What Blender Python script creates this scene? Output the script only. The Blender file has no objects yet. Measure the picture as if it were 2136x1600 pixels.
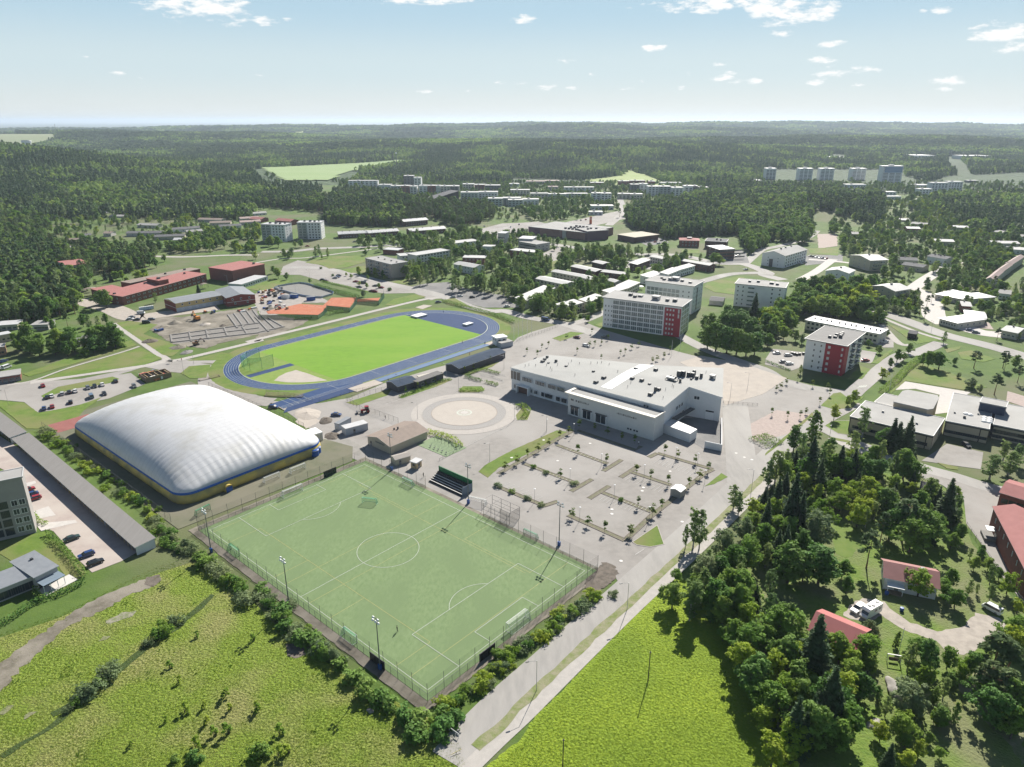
import bpy, bmesh, math, random
import numpy as np
from mathutils import Vector, Matrix, noise
R = math.radians
S = bpy.context.scene
COL = S.collection
# ---------------------------------------------------------------- camera
CAM_H, FPX, PITCH = 120.0, 1483.0, R(20.3)
cd = bpy.data.cameras.new('camera'); cam = bpy.data.objects.new('camera', cd); COL.objects.link(cam)
cam.location = (0, 0, CAM_H); cam.rotation_euler = (R(90) - PITCH, 0, 0)
cd.sensor_fit = 'HORIZONTAL'; cd.sensor_width = 36; cd.lens = 36 * FPX / 2136
cd.clip_start = 1; cd.clip_end = 120000
S.camera = cam
# ---------------------------------------------------------------- light
SUN_AZ, SUN_EL = R(21.3), R(37)          # azimuth east of +Y
S.view_settings.view_transform = 'Standard'; S.view_settings.look = 'None'
S.view_settings.gamma = 1; S.view_settings.use_curve_mapping = False
S.view_settings.exposure = 0.82
sd = bpy.data.lights.new('sun', 'SUN'); sd.energy = 5.0; sd.angle = R(0.5); sd.color = (1, .945, .855)
sun = bpy.data.objects.new('sun', sd); COL.objects.link(sun)
sun.rotation_euler = Vector((math.sin(SUN_AZ)*math.cos(SUN_EL), math.cos(SUN_AZ)*math.cos(SUN_EL), math.sin(SUN_EL))).to_track_quat('Z', 'Y').to_euler()
W = bpy.data.worlds.new('World'); S.world = W; W.use_nodes = True
def make_world():
    nt = W.node_tree; N = nt.nodes; L = nt.links; N.clear()
    out = N.new('ShaderNodeOutputWorld'); bg = N.new('ShaderNodeBackground'); bg.inputs[1].default_value = 0.046
    sky = N.new('ShaderNodeTexSky'); sky.sky_type = 'NISHITA'; sky.sun_disc = False
    sky.sun_elevation = SUN_EL; sky.sun_rotation = SUN_AZ; sky.altitude = 100
    sky.air_density = 1.0; sky.dust_density = 0.6; sky.ozone_density = 2.0
    tc = N.new('ShaderNodeTexCoord'); sep = N.new('ShaderNodeSeparateXYZ'); L.new(tc.outputs['Generated'], sep.inputs[0])
    def m(op, a, b=None, c=None):
        n = N.new('ShaderNodeMath'); n.operation = op
        for i, q in enumerate((a, b, c)):
            if q is None: continue
            if isinstance(q, (int, float)): n.inputs[i].default_value = q
            else: L.new(q, n.inputs[i])
        return n.outputs[0]
    az = m('ARCTAN2', sep.outputs[0], sep.outputs[1])
    hyp = m('SQRT', m('ADD', m('POWER', sep.outputs[0], 2), m('POWER', sep.outputs[1], 2)))
    el = m('ARCTAN2', sep.outputs[2], hyp)
    nz = N.new('ShaderNodeTexNoise'); nz.noise_dimensions = '3D'; nz.inputs['Scale'].default_value = 1; nz.inputs['Detail'].default_value = 9; nz.inputs['Roughness'].default_value = .62
    cmb = N.new('ShaderNodeCombineXYZ'); L.new(m('MULTIPLY', az, 38), cmb.inputs[0]); L.new(m('MULTIPLY', el, 110), cmb.inputs[1])
    L.new(cmb.outputs[0], nz.inputs['Vector'])
    n0 = m('SUBTRACT', nz.outputs['Fac'], .5)
    tot = None
    # clouds: centre and half size in photo pixels turned into sky directions
    for (px, py, rx, ry, k) in [(405,8,80,24,1.2),(488,26,34,20,1.),(556,42,26,9,.9),(604,42,16,5,.6),(880,2,90,7,1),(1093,41,28,8,.9),(1520,8,130,14,1.2),(1650,24,72,22,1.3),(1600,18,50,10,1),(1632,68,22,8,.8),(1728,91,30,6,.8),(1362,101,26,7,.8),(1182,125,18,7,.7),(1260,119,13,4,.5),(1715,124,24,9,.7),(1502,134,14,5,.7),(1433,154,10,6,.6),(1525,163,34,11,.9),(1570,168,30,7,.8),(1750,148,44,14,.9),(1697,171,18,6,.6),(1832,149,12,5,.6),(1965,20,18,7,.8),(1925,25,10,5,.6),(2098,70,52,17,1.2),(2125,95,40,10,.9),(1978,166,30,10,.7),(1975,187,18,5,.5),(1138,181,26,8,.6),(1190,184,14,4,.6),(1088,174,16,4,.5),(1235,155,14,5,.5),(1304,187,20,5,.5),(1335,192,24,5,.5),(1338,169,10,4,.5),(246,153,16,6,.5),(180,119,16,5,.4),(290,164,10,4,.4),(549,158,14,5,.5),(886,190,34,4,.5),(825,167,12,4,.3),(1053,172,30,5,.4),(978,190,12,3,.3),(1420,183,14,5,.5),(1465,184,14,4,.4),(1790,178,12,4,.4),(1765,161,10,4,.4)]:
        v = Vector(((px-1068)/FPX, 1, (800-py)/FPX)); v = Matrix.Rotation(-PITCH, 3, 'X') @ v
        a = math.atan2(v.x, v.y); e = math.atan2(v.z, math.hypot(v.x, v.y)); sx = rx/FPX*1.15; sy = ry/FPX*1.15
        d = m('ADD', m('POWER', m('MULTIPLY_ADD', az, 1/sx, -a/sx), 2), m('POWER', m('MULTIPLY_ADD', el, 1/sy, -e/sy), 2))
        f = m('MULTIPLY_ADD', n0, 5.2*(1 if k > .55 else 1.3), m('SUBTRACT', .72*k, d))
        tot = f if tot is None else m('MAXIMUM', tot, f)
    mr = N.new('ShaderNodeMapRange'); mr.inputs[1].default_value = 0; mr.inputs[2].default_value = 1.0; mr.interpolation_type = 'SMOOTHSTEP'
    L.new(tot, mr.inputs[0])
    # summer haze layer: the lowest fifteen degrees pale towards the horizon all the way round
    cr = N.new('ShaderNodeValToRGB'); er = cr.color_ramp; er.interpolation = 'EASE'
    for i, (t, c) in enumerate(((0, (.79, .83, .81)), (.24, (.66, .79, .835)), (.52, (.49, .685, .815)), (1, (.25, .45, .66)))):
        q = er.elements[i] if i < 2 else er.elements.new(t)
        q.position = t; q.color = (*c, 1)
    es = N.new('ShaderNodeMapRange'); es.inputs[1].default_value = 0; es.inputs[2].default_value = R(15); L.new(el, es.inputs[0]); L.new(es.outputs[0], cr.inputs[0])
    sc = N.new('ShaderNodeVectorMath'); sc.operation = 'SCALE'; sc.inputs['Scale'].default_value = 12.2; L.new(cr.outputs[0], sc.inputs[0])
    lo = N.new('ShaderNodeMapRange'); lo.inputs[1].default_value = R(9); lo.inputs[2].default_value = R(28); lo.inputs[3].default_value = .94; lo.inputs[4].default_value = 0.0
    L.new(el, lo.inputs[0])
    mx0 = N.new('ShaderNodeMix'); mx0.data_type = 'RGBA'; L.new(lo.outputs[0], mx0.inputs[0]); L.new(sky.outputs[0], mx0.inputs[6]); L.new(sc.outputs[0], mx0.inputs[7])
    mx = N.new('ShaderNodeMix'); mx.data_type = 'RGBA'; L.new(m('MULTIPLY', mr.outputs[0], .95), mx.inputs[0]); L.new(mx0.outputs[2], mx.inputs[6]); mx.inputs[7].default_value = (12.9, 12.9, 12.7, 1)
    L.new(mx.outputs[2], bg.inputs[0]); L.new(bg.outputs[0], out.inputs[0])
make_world()
S.render.engine = 'CYCLES'
S.cycles.use_denoising = True; S.cycles.max_bounces = 6; S.cycles.diffuse_bounces = 3; S.cycles.glossy_bounces = 2
S.cycles.transmission_bounces = 3; S.cycles.transparent_max_bounces = 10; S.cycles.volume_bounces = 0
S.cycles.use_adaptive_sampling = True; S.cycles.adaptive_threshold = .015
S.cycles.caustics_reflective = False; S.cycles.caustics_refractive = False
# ---------------------------------------------------------------- helpers
rnd = random.Random(7)
CROPS = dict(A=(0,220),B=(530,220),C=(1060,220),D=(1596,220),E=(0,500),F=(530,500),H=(1040,500),I=(1596,500),J=(0,850),K=(530,850),L=(1040,850),M=(1596,850),N=(0,1200),O=(530,1200),Q=(1040,1200),R=(1596,1200))
KS = 540/2136
def pix(s):
    """survey marks read off the photo: 'F 12,34 56,78' in crop F, plain full-size pixels after Z"""
    out = []; o = None
    for t in s.split():
        if t.isalpha(): o = CROPS.get(t); continue
        x, y = map(float, t.split(','))
        out.append((x, y) if o is None else (o[0]+x*KS, o[1]+y*KS))
    return out
_c, _s = math.cos(PITCH), math.sin(PITCH)
def G(p, z=0.0):
    """where the sight line through survey mark p meets the level z"""
    u = (p[0]-1068)/FPX; v = (800-p[1])/FPX
    t = (z-CAM_H)/(-_s+v*_c)
    return Vector((u*t, (_c+v*_s)*t, z))
def W_(s, z=0.0): return [G(p, z) for p in pix(s)]
def height_at(foot, top):
    f = G(foot); lo, hi = 0, 90
    for _ in range(40):
        m = (lo+hi)/2; d = f.y*_c-(m-CAM_H)*_s; up = f.y*_s+(m-CAM_H)*_c
        if 800-FPX*up/d > top[1]: lo = m
        else: hi = m
    return lo
def tag(o, label=None, cat=None, group=None, kind=None):
    if label: o['label'] = label
    if cat: o['category'] = cat
    if group: o['group'] = group
    if kind: o['kind'] = kind
    return o
def empty(name, loc=(0,0,0), rz=0.0):
    o = bpy.data.objects.new(name, None); COL.objects.link(o); o.location = loc; o.rotation_euler = (0,0,rz); o.empty_display_size = .5
    return o
def link(name, me, parent=None, loc=None, rz=None, scale=None):
    o = bpy.data.objects.new(name, me); COL.objects.link(o)
    if parent is not None: o.parent = parent
    if loc is not None: o.location = loc
    if rz is not None: o.rotation_euler = (0,0,rz)
    if scale is not None: o.scale = scale
    return o
def copy_tree(o, parent=None):
    c = o.copy(); COL.objects.link(c)
    if parent is not None: c.parent = parent
    for ch in o.children: copy_tree(ch, c)
    return c
class MB:
    def __init__(s): s.v=[]; s.f=[]; s.m=[]
    def quad(s, pts, mi=0):
        n=len(s.v); s.v += [tuple(p) for p in pts]; s.f.append(tuple(range(n, n+len(pts)))); s.m.append(mi); return s
    def box(s, x0,y0,z0,x1,y1,z1, mi=0, M=None, top=None):
        c=[(x0,y0,z0),(x1,y0,z0),(x1,y1,z0),(x0,y1,z0),(x0,y0,z1),(x1,y0,z1),(x1,y1,z1),(x0,y1,z1)]
        if M is not None: c=[tuple(M @ Vector(p)) for p in c]
        n=len(s.v); s.v+=c
        for k,q in enumerate([(0,3,2,1),(4,5,6,7),(0,1,5,4),(1,2,6,5),(2,3,7,6),(3,0,4,7)]):
            s.f.append(tuple(n+i for i in q)); s.m.append(top if (k==1 and top is not None) else mi)
        return s
    def prism(s, poly, z0, z1, mi=0, cap=None):
        k=len(poly); n=len(s.v)
        s.v += [(p[0],p[1],z0) for p in poly] + [(p[0],p[1],(z1[i] if isinstance(z1,(list,tuple)) else z1)) for i,p in enumerate(poly)]
        ar = sum(poly[i][0]*poly[(i+1)%k][1]-poly[(i+1)%k][0]*poly[i][1] for i in range(k))
        idx = list(range(k)) if ar>0 else list(range(k))[::-1]
        for a in range(k):
            i,j=idx[a],idx[(a+1)%k]; s.f.append((n+i,n+j,n+k+j,n+k+i)); s.m.append(mi)
        s.f.append(tuple(n+k+i for i in idx)); s.m.append(mi if cap is None else cap)
        s.f.append(tuple(n+i for i in idx[::-1])); s.m.append(mi)
        return s
    def tube(s, p, q, r, r2=None, n=6, mi=0, cap=True):
        p=Vector(p); q=Vector(q); d=(q-p)
        if d.length<1e-6: return s
        d.normalize(); a=d.orthogonal().normalized(); b=d.cross(a); r2=r if r2 is None else r2; k=len(s.v)
        for c,rr in ((p,r),(q,r2)):
            for i in range(n):
                t=2*math.pi*i/n; s.v.append(tuple(c+(a*math.cos(t)+b*math.sin(t))*rr))
        for i in range(n):
            j=(i+1)%n; s.f.append((k+i,k+j,k+n+j,k+n+i)); s.m.append(mi)
        if cap:
            s.f.append(tuple(k+i for i in range(n))[::-1]); s.m.append(mi); s.f.append(tuple(k+n+i for i in range(n))); s.m.append(mi)
        return s
    def lathe(s, prof, n=16, mi=0, c=(0,0,0)):
        k=len(s.v)
        for r,z in prof:
            for i in range(n):
                t=2*math.pi*i/n; s.v.append((c[0]+r*math.cos(t),c[1]+r*math.sin(t),c[2]+z))
        for a in range(len(prof)-1):
            for i in range(n):
                j=(i+1)%n; s.f.append((k+a*n+i,k+a*n+j,k+(a+1)*n+j,k+(a+1)*n+i)); s.m.append(mi)
        return s
    def mesh(s, name, mats, smooth=False):
        me=bpy.data.meshes.new(name); me.from_pydata(s.v,[],s.f)
        for m in (mats if isinstance(mats,(list,tuple)) else [mats]): me.materials.append(m)
        if len(me.materials)>1: me.polygons.foreach_set('material_index', s.m)
        if smooth: me.polygons.foreach_set('use_smooth',[True]*len(me.polygons))
        me.update(); return me
    def build(s, name, mats, parent=None, loc=None, rz=None, smooth=False):
        return link(name, s.mesh(name, mats, smooth), parent, loc, rz)
# ---------------------------------------------------------------- materials
MATS={}
def M_(name, c, c2=None, scale=1.0, rough=.85, bump=0.0, bscale=None, c3=None, scale3=.05, metal=0, spec=.4, lo=.35, hi=.65, objvar=0.0, stretch=None, lo3=.42, hi3=.62, detail=6, coord='pos', trans=0.0):
    if name in MATS: return MATS[name]
    m=bpy.data.materials.new(name); m.use_nodes=True; nt=m.node_tree; N=nt.nodes; L=nt.links
    b=N['Principled BSDF']; b.inputs['Base Color'].default_value=(*c,1); b.inputs['Roughness'].default_value=rough
    b.inputs['Metallic'].default_value=metal; b.inputs['Specular IOR Level'].default_value=spec
    if coord=='pos': vec=N.new('ShaderNodeNewGeometry').outputs['Position']
    else: vec=N.new('ShaderNodeTexCoord').outputs['Object']
    if stretch:
        mp=N.new('ShaderNodeMapping'); mp.inputs['Rotation'].default_value=(0,0,stretch[1]); mp.inputs['Scale'].default_value=stretch[0]; L.new(vec,mp.inputs[0]); vec=mp.outputs[0]
    col=None
    def mixn(a,b2,fac):
        x=N.new('ShaderNodeMix'); x.data_type='RGBA'; L.new(fac,x.inputs[0])
        for i,q in ((6,a),(7,b2)):
            if isinstance(q,tuple): x.inputs[i].default_value=(*q,1)
            else: L.new(q,x.inputs[i])
        return x.outputs[2]
    def nz(sc,a,b2,det=detail,rg=.6):
        n=N.new('ShaderNodeTexNoise'); n.inputs['Scale'].default_value=sc; n.inputs['Detail'].default_value=det; n.inputs['Roughness'].default_value=rg; L.new(vec,n.inputs['Vector'])
        r=N.new('ShaderNodeMapRange'); r.inputs[1].default_value=a; r.inputs[2].default_value=b2; L.new(n.outputs['Fac'],r.inputs[0]); return r.outputs[0]
    if c2: col=mixn(c,c2,nz(scale,lo,hi))
    if c3: col=mixn(col if col else c,c3,nz(scale3,lo3,hi3,4,.5))
    if objvar:
        oi=N.new('ShaderNodeObjectInfo'); h=N.new('ShaderNodeHueSaturation')
        r=N.new('ShaderNodeMapRange'); r.inputs[3].default_value=1-objvar; r.inputs[4].default_value=1+objvar; L.new(oi.outputs['Random'],r.inputs[0]); L.new(r.outputs[0],h.inputs['Value'])
        r2=N.new('ShaderNodeMath'); r2.operation='MULTIPLY_ADD'; r2.inputs[1].default_value=-.05; r2.inputs[2].default_value=.525; L.new(oi.outputs['Random'],r2.inputs[0]); L.new(r2.outputs[0],h.inputs['Hue'])
        if col: L.new(col,h.inputs['Color'])
        else: h.inputs['Color'].default_value=(*c,1)
        col=h.outputs[0]
    if col: L.new(col,b.inputs['Base Color'])
    if bump:
        n=N.new('ShaderNodeTexNoise'); n.inputs['Scale'].default_value=bscale or scale*3; n.inputs['Detail'].default_value=5; L.new(vec,n.inputs['Vector'])
        bp=N.new('ShaderNodeBump'); bp.inputs['Strength'].default_value=1; bp.inputs['Distance'].default_value=bump; L.new(n.outputs['Fac'],bp.inputs['Height']); L.new(bp.outputs[0],b.inputs['Normal'])
    if trans:
        t=N.new('ShaderNodeBsdfTranslucent'); mx=N.new('ShaderNodeMixShader'); mx.inputs[0].default_value=trans
        if col: L.new(col,t.inputs[0])
        else: t.inputs[0].default_value=(*c,1)
        L.new(b.outputs[0],mx.inputs[1]); L.new(t.outputs[0],mx.inputs[2]); L.new(mx.outputs[0],N['Material Output'].inputs[0])
    MATS[name]=m; return m
def mesh_mat(name, c, alpha):
    """woven wire or netting: part solid, part open"""
    if name in MATS: return MATS[name]
    m=bpy.data.materials.new(name); m.use_nodes=True; nt=m.node_tree; N=nt.nodes
    b=N['Principled BSDF']; b.inputs['Base Color'].default_value=(*c,1); b.inputs['Roughness'].default_value=.6; b.inputs['Alpha'].default_value=alpha
    MATS[name]=m; return m
ASPH=M_('asphalt',(.29,.272,.252),(.24,.226,.21),.35,.92,.012,9,c3=(.32,.303,.285),scale3=.035)
ASPH_D=M_('asphalt_new',(.14,.14,.14),(.18,.178,.174),.4,.92,.01,9,c3=(.21,.205,.2),scale3=.05)
ROADM=M_('road_asphalt',(.33,.315,.295),(.275,.265,.25),.5,.92,.01,9,c3=(.37,.355,.335),scale3=.05,stretch=((1,.25,1),R(-40)))
PATHM=M_('path_asphalt',(.42,.395,.365),(.36,.34,.315),.6,.93,.01,9)
SAND=M_('pale_sand',(.43,.385,.335),(.38,.34,.30),.25,.95,.02,6)
PINKG=M_('pink_gravel',(.42,.345,.31),(.34,.28,.255),.8,.95,.02,8)
GRAV=M_('gravel',(.42,.375,.325),(.32,.285,.25),.5,.95,.03,7)
DIRT=M_('dirt',(.20,.178,.145),(.12,.108,.08),.5,.97,.06,2.5,c3=(.25,.225,.185),scale3=.12)
SOIL=M_('dark_soil',(.1,.085,.07),(.17,.145,.12),.7,.97,.06,2.5)
MEADOW=M_('meadow_grass',(.130,.195,.016),(.190,.255,.030),.9,.95,.5,1.9,c3=(.23,.235,.075),scale3=.07,lo3=.44,hi3=.66)
FIELD=M_('crop_field',(.165,.245,.012),(.235,.31,.018),1.3,.95,.45,1.7,c3=(.15,.225,.012),scale3=.04)
LAWN=M_('lawn_grass',(.085,.150,.014),(.125,.190,.026),.3,.95,.08,2.5,c3=(.16,.17,.055),scale3=.06)
LAWN_DRY=M_('dry_grass',(.20,.205,.10),(.12,.155,.045),.7,.95,.15,1.6,c3=(.25,.235,.16),scale3=.16,lo=.38,hi=.58)
TURF=M_('soccer_turf',(.170,.24,.108),(.132,.198,.082),1.1,.9,.03,10,lo=.36,hi=.64,c3=(.138,.202,.088),scale3=.10,lo3=.44,hi3=.64,stretch=((1,.5,1),R(-49)))
TURF_B=M_('worn_turf',(.115,.125,.075),(.15,.15,.095),.3,.92,.02,6,c3=(.17,.16,.115),scale3=.06)
STADG=M_('stadium_grass',(.118,.25,.010),(.148,.29,.014),.5,.95,.05,4,c3=(.16,.285,.02),scale3=.055,stretch=((.35,1,1),R(-49)))
BLUET=M_('blue_track',(.012,.042,.13),(.018,.055,.155),.3,.9,.004,12)
BLUED=M_('blue_track_dark',(.010,.034,.11),(.015,.044,.13),.3,.9,.004,12)
WHITEL=M_('white_line',(.46,.49,.43),rough=.7)
YELL=M_('yellow_line',(.36,.34,.12),rough=.7)
KERB=M_('kerb_stone',(.42,.39,.36),(.36,.33,.3),1.5,.9)
PAVER=M_('pale_pavers',(.52,.49,.46),(.46,.435,.41),.7,.9,.01,6)
PAVER_P=M_('pink_pavers',(.40,.335,.30),(.34,.285,.26),.5,.9,.01,6,c3=(.43,.38,.34),scale3=.08)
CLAY=M_('red_clay',(.40,.125,.065),(.45,.165,.09),.3,.95)
WHITE=M_('white_render',(.72,.72,.715),(.67,.67,.665),.25,.75)
WHITEP=M_('white_paint',(.8,.8,.79),rough=.5)
OFFW=M_('cream_render',(.58,.54,.46),(.53,.49,.42),.3,.8)
GREYW=M_('grey_render',(.44,.42,.40),(.40,.38,.36),.3,.85)
BEIGEB=M_('beige_brick',(.47,.43,.34),(.42,.38,.30),1.2,.85)
REDP=M_('red_panel',(.30,.022,.035),rough=.55)
REDB=M_('red_brick',(.225,.085,.065),(.185,.07,.055),.9,.88)
DKB=M_('dark_brick',(.13,.07,.06),(.10,.055,.05),.9,.88)
REDR=M_('red_tin_roof',(.36,.155,.14),(.32,.135,.122),.4,.8,spec=.2)
PINKR=M_('faded_red_roof',(.36,.165,.155),(.32,.145,.135),.4,.85,spec=.15)
BROWNR=M_('brown_roof',(.26,.205,.17),(.22,.175,.145),.5,.8)
DARKR=M_('dark_felt_roof',(.07,.07,.075),(.09,.09,.09),.4,.9,spec=.2)
GREYR=M_('grey_felt_roof',(.30,.295,.285),(.265,.26,.25),.3,.85,c3=(.33,.325,.315),scale3=.06)
LGREYR=M_('light_tin_roof',(.52,.52,.52),(.47,.47,.47),.4,.5)
TINR=M_('grey_tin_roof',(.23,.245,.265),(.2,.215,.235),.4,.65,spec=.3)
BLACK=M_('black_metal',(.02,.02,.022),rough=.5)
STEEL=M_('galvanised_steel',(.42,.43,.44),rough=.4,metal=.6)
DKST=M_('dark_steel',(.07,.075,.08),rough=.5)
GLASS=M_('window_glass',(.035,.045,.055),rough=.08,spec=.7)
GLASSG=M_('balcony_glass',(.12,.15,.15),rough=.1,spec=.8)
CONC=M_('concrete',(.25,.24,.225),(.21,.2,.188),.6,.9)
WOOD=M_('weathered_wood',(.25,.19,.13),(.19,.145,.1),1.,.85)
YELW=M_('yellow_wood',(.52,.40,.19),(.46,.35,.165),.8,.8)
TIMB=M_('fresh_timber',(.5,.38,.22),(.42,.31,.18),1,.8)
GRNP=M_('green_paint',(.02,.16,.06),rough=.5)
BLUEP=M_('blue_paint',(.02,.09,.33),rough=.45)
YELP=M_('yellow_fabric',(.55,.42,.10),(.46,.35,.10),.5,.7,c3=(.27,.235,.11),scale3=.15)
ORNG=M_('orange_machine_paint',(.6,.22,.03),rough=.5)
FENCE_G=mesh_mat('green_wire_mesh',(.03,.13,.07),.30)
FENCE_T=mesh_mat('thin_wire_mesh',(.06,.08,.07),.10)
NET=mesh_mat('white_netting',(.75,.78,.75),.25)
NETG=mesh_mat('green_netting',(.03,.42,.22),.30)
# ---------------------------------------------------------------- terrain
HILLS=[(-1150,1500,34,300,300),(-500,1250,4,200,150),(-1300,1500,40,600,500),(-150,1000,10,110,120),(420,2350,40,600,330),(-300,2900,38,900,500),(1500,3200,45,1000,600),(-2200,3800,60,1200,700),(450,1010,12,130,110),(900,5200,55,1800,700),(-1500,6500,60,2600,900),(2800,7000,70,2500,900),(120,2050,16,160,120)]
def terr(x, y):
    z=0.0
    for hx,hy,a,sx,sy in HILLS:
        q=((x-hx)/sx)**2+((y-hy)/sy)**2
        if q<9: z+=a*math.exp(-q)
    d=math.hypot(x,y); k=min(max((d-1500)/3500,0),1)
    if k>0: z+=k*26*noise.noise((x/900,y/650,3.1))+k*14*noise.noise((x/350,y/300,7.7))
    return z*min(max((d-880)/220,0),1)
# ---------------------------------------------------------------- ground
def ring_sheet(name, radii, mat, matfar=None):
    ang=[R(a) for a in np.concatenate([np.arange(-62,62,.6), np.arange(62,298,6)])]
    n=len(ang); v=[]; f=[]
    for r in radii:
        for a in ang:
            x,y=r*math.sin(a),r*math.cos(a); v.append((x,y,terr(x,y)-.05))
    for i in range(len(radii)-1):
        for j in range(n):
            k=(j+1)%n; f.append((i*n+j,(i+1)*n+j,(i+1)*n+k,i*n+k))
    me=bpy.data.meshes.new(name); me.from_pydata(v,[],[q[::-1] for q in f]); me.materials.append(mat)
    me.polygons.foreach_set('use_smooth',[True]*len(me.polygons))
    return tag(link(name,me),kind='structure')
GROUNDM=M_('town_ground',(.058,.112,.013),(.092,.150,.024),.12,.95,.1,1.5,c3=(.12,.132,.06),scale3=.018,lo3=.46,hi3=.62)
FORESTM=M_('far_forest_floor',(.034,.066,.028),(.062,.102,.038),.012,.95,9,.05,c3=(.048,.075,.032),scale3=.0012,detail=9)
ring_sheet('ground',[0.5]+list(np.geomspace(30,1450,90)),GROUNDM)
ring_sheet('distant_hills',list(np.geomspace(1450,75000,150)),FORESTM)
def ragged(pts, amp, step, seed=0, closed=True):
    out=[]; n=len(pts)
    for i in range(n if closed else n-1):
        a,b=pts[i],pts[(i+1)%n]; d=(b-a); k=max(1,int(d.length/step)); nn=Vector((-d.y,d.x,0)).normalized() if d.length>0 else Vector()
        for j in range(k):
            p=a+d*(j/k); s=noise.noise((p.x*.31/max(step*.3,.3),p.y*.31/max(step*.3,.3),seed))+.5*noise.noise((p.x*1.7,p.y*1.7,seed+5))
            out.append(p+nn*s*amp)
    return out
LEV=dict(base=.0,road=.03,road2=.06,lawn=.09,lawn2=.12,mark=.15,mark2=.18)
NLEV=[0]; PAVED=[]
def lift_z(z):
    NLEV[0]+=1; return z+(NLEV[0]%13)*.0008
NOTREE={'parking_lot','street','footpath','road','square','sand_square','gravel_yard','school_yard','access_road','running_track','construction_ground','worn_turf','soccer_pitch','pitch_apron','meadow','crop_field','car_park_paving','hall_yard','track_surround','garden_ground','rough_grass','gravel_drive'}
def sheet(name, pts, mat, z='road', rag=0, step=1.5, parent=None):
    if isinstance(pts,str): pts=W_(pts)
    if name in NOTREE: PAVED.append([Vector(p) for p in pts])
    if rag: pts=ragged([Vector(p) for p in pts],rag,step,len(name))
    z=lift_z(LEV.get(z,z) if isinstance(z,str) else z)
    mb=MB(); ar=sum(pts[i].x*pts[(i+1)%len(pts)].y-pts[(i+1)%len(pts)].x*pts[i].y for i in range(len(pts)))
    if ar<0: pts=pts[::-1]
    # a slab with its top at z: it has a real edge
    k=len(pts); mb.v=[(p.x,p.y,z) for p in pts]+[(p.x,p.y,-.3) for p in pts]; mb.f=[tuple(range(k))]+[(i,k+i,k+(i+1)%k,(i+1)%k) for i in range(k)]; mb.m=[0]*(k+1)
    o=mb.build(name,mat,parent)
    if parent is None: tag(o,kind='structure')
    return o
def spline(pts, sub=6):
    out=[]; n=len(pts)
    for i in range(n-1):
        p0=pts[max(i-1,0)];p1=pts[i];p2=pts[i+1];p3=pts[min(i+2,n-1)]
        for j in range(sub):
            t=j/sub; out.append(.5*((2*p1)+(p2-p0)*t+(2*p0-5*p1+4*p2-p3)*t*t+(3*p1-p0-3*p2+p3)*t**3))
    out.append(pts[-1]); return out
def offset_line(pts, d):
    out=[]
    for i,p in enumerate(pts):
        t=(pts[min(i+1,len(pts)-1)]-pts[max(i-1,0)]); t.z=0; t.normalize(); out.append(p+Vector((-t.y,t.x,0))*d)
    return out
def strip(name, pts, w, mat, z='road', smooth=True, parent=None, rag=0):
    if isinstance(pts,str): pts=W_(pts)
    if smooth and len(pts)>2: pts=spline(pts)
    a=offset_line(pts,w/2); b=offset_line(pts,-w/2); z=lift_z(LEV.get(z,z) if isinstance(z,str) else z)
    if name in NOTREE:
        for i in range(0,len(a)-1,3): k=min(i+3,len(a)-1); PAVED.append([a[i],a[k],b[k],b[i]])
    mb=MB(); n=len(a)
    if rag: b=[p+Vector((noise.noise((p.x*.2,p.y*.2,1))*rag,0,0)) for p in b]; a=[p+Vector((noise.noise((p.x*.2,p.y*.2,4))*rag,0,0)) for p in a]
    mb.v=[(p.x,p.y,z) for p in a]+[(p.x,p.y,z) for p in b]
    for i in range(n-1): mb.f.append((i+n,i+n+1,i+1,i)); mb.m.append(0)
    o=mb.build(name,mat,parent)
    if parent is None: tag(o,kind='structure')
    return o
def curb(name, pts, w=.22, h=.13, closed=True, mat=None):
    """raised kerb run along marks"""
    if isinstance(pts,str): pts=W_(pts)
    mb=MB(); n=len(pts)
    for i in range(n if closed else n-1):
        a,b=pts[i],pts[(i+1)%n]; d=b-a; L=d.length
        if L<.05: continue
        M=Matrix.Translation((a.x,a.y,0))@Matrix.Rotation(math.atan2(d.y,d.x),4,'Z'); mb.box(-w/2,-w/2,-.05,L-w/2-.003,w/2,h+.002*(i%2),0,M)
    return tag(mb.build(name,mat or KERB),kind='structure')
# meadows, fields
sheet('meadow','Z -420,1660 -420,1420 0,1330 120,1290 330,1195 440,1160 600,1330 760,1430 900,1500 960,1530 1000,1660',MEADOW,-.01)
sheet('crop_field','Z 985,1640 1005,1604 1080,1548 1118,1492 1184,1430 1259,1349 1360,1250 1410,1205 1475,1222 1530,1250 1560,1300 1640,1500 1680,1660',FIELD,.02,.5,1.2)
sheet('dirt_track','N 1340,20 1290,80 1100,150 830,300 560,420 400,560 200,740 0,960 -300,1250 -400,1000 0,720 250,540 480,380 720,230 960,120 1180,30',DIRT,.03,1.3,.9)
sheet('dirt_track','N 1310,-5 1215,15 1190,75 1260,95 1330,45',SOIL,.05,.6,.8)
for k,s in enumerate(['N 1130,290 1090,335 900,410 870,380 1000,310','N 910,500 870,540 820,545 850,505','N 120,1070 30,1150 -40,1160 60,1080','N 300,1120 220,1180 180,1190 240,1130']):
    sheet('dry_grass_patch',s,LAWN_DRY if k!=0 else M_('thin_grass',(.27,.25,.20),(.16,.185,.085),.8,.95,.1,3,lo=.4,hi=.6),.035,.9,.8)
sheet('dirt_track','O 265,560 400,570 430,650 330,690 270,640',SOIL,.03,.8,.8)
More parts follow.
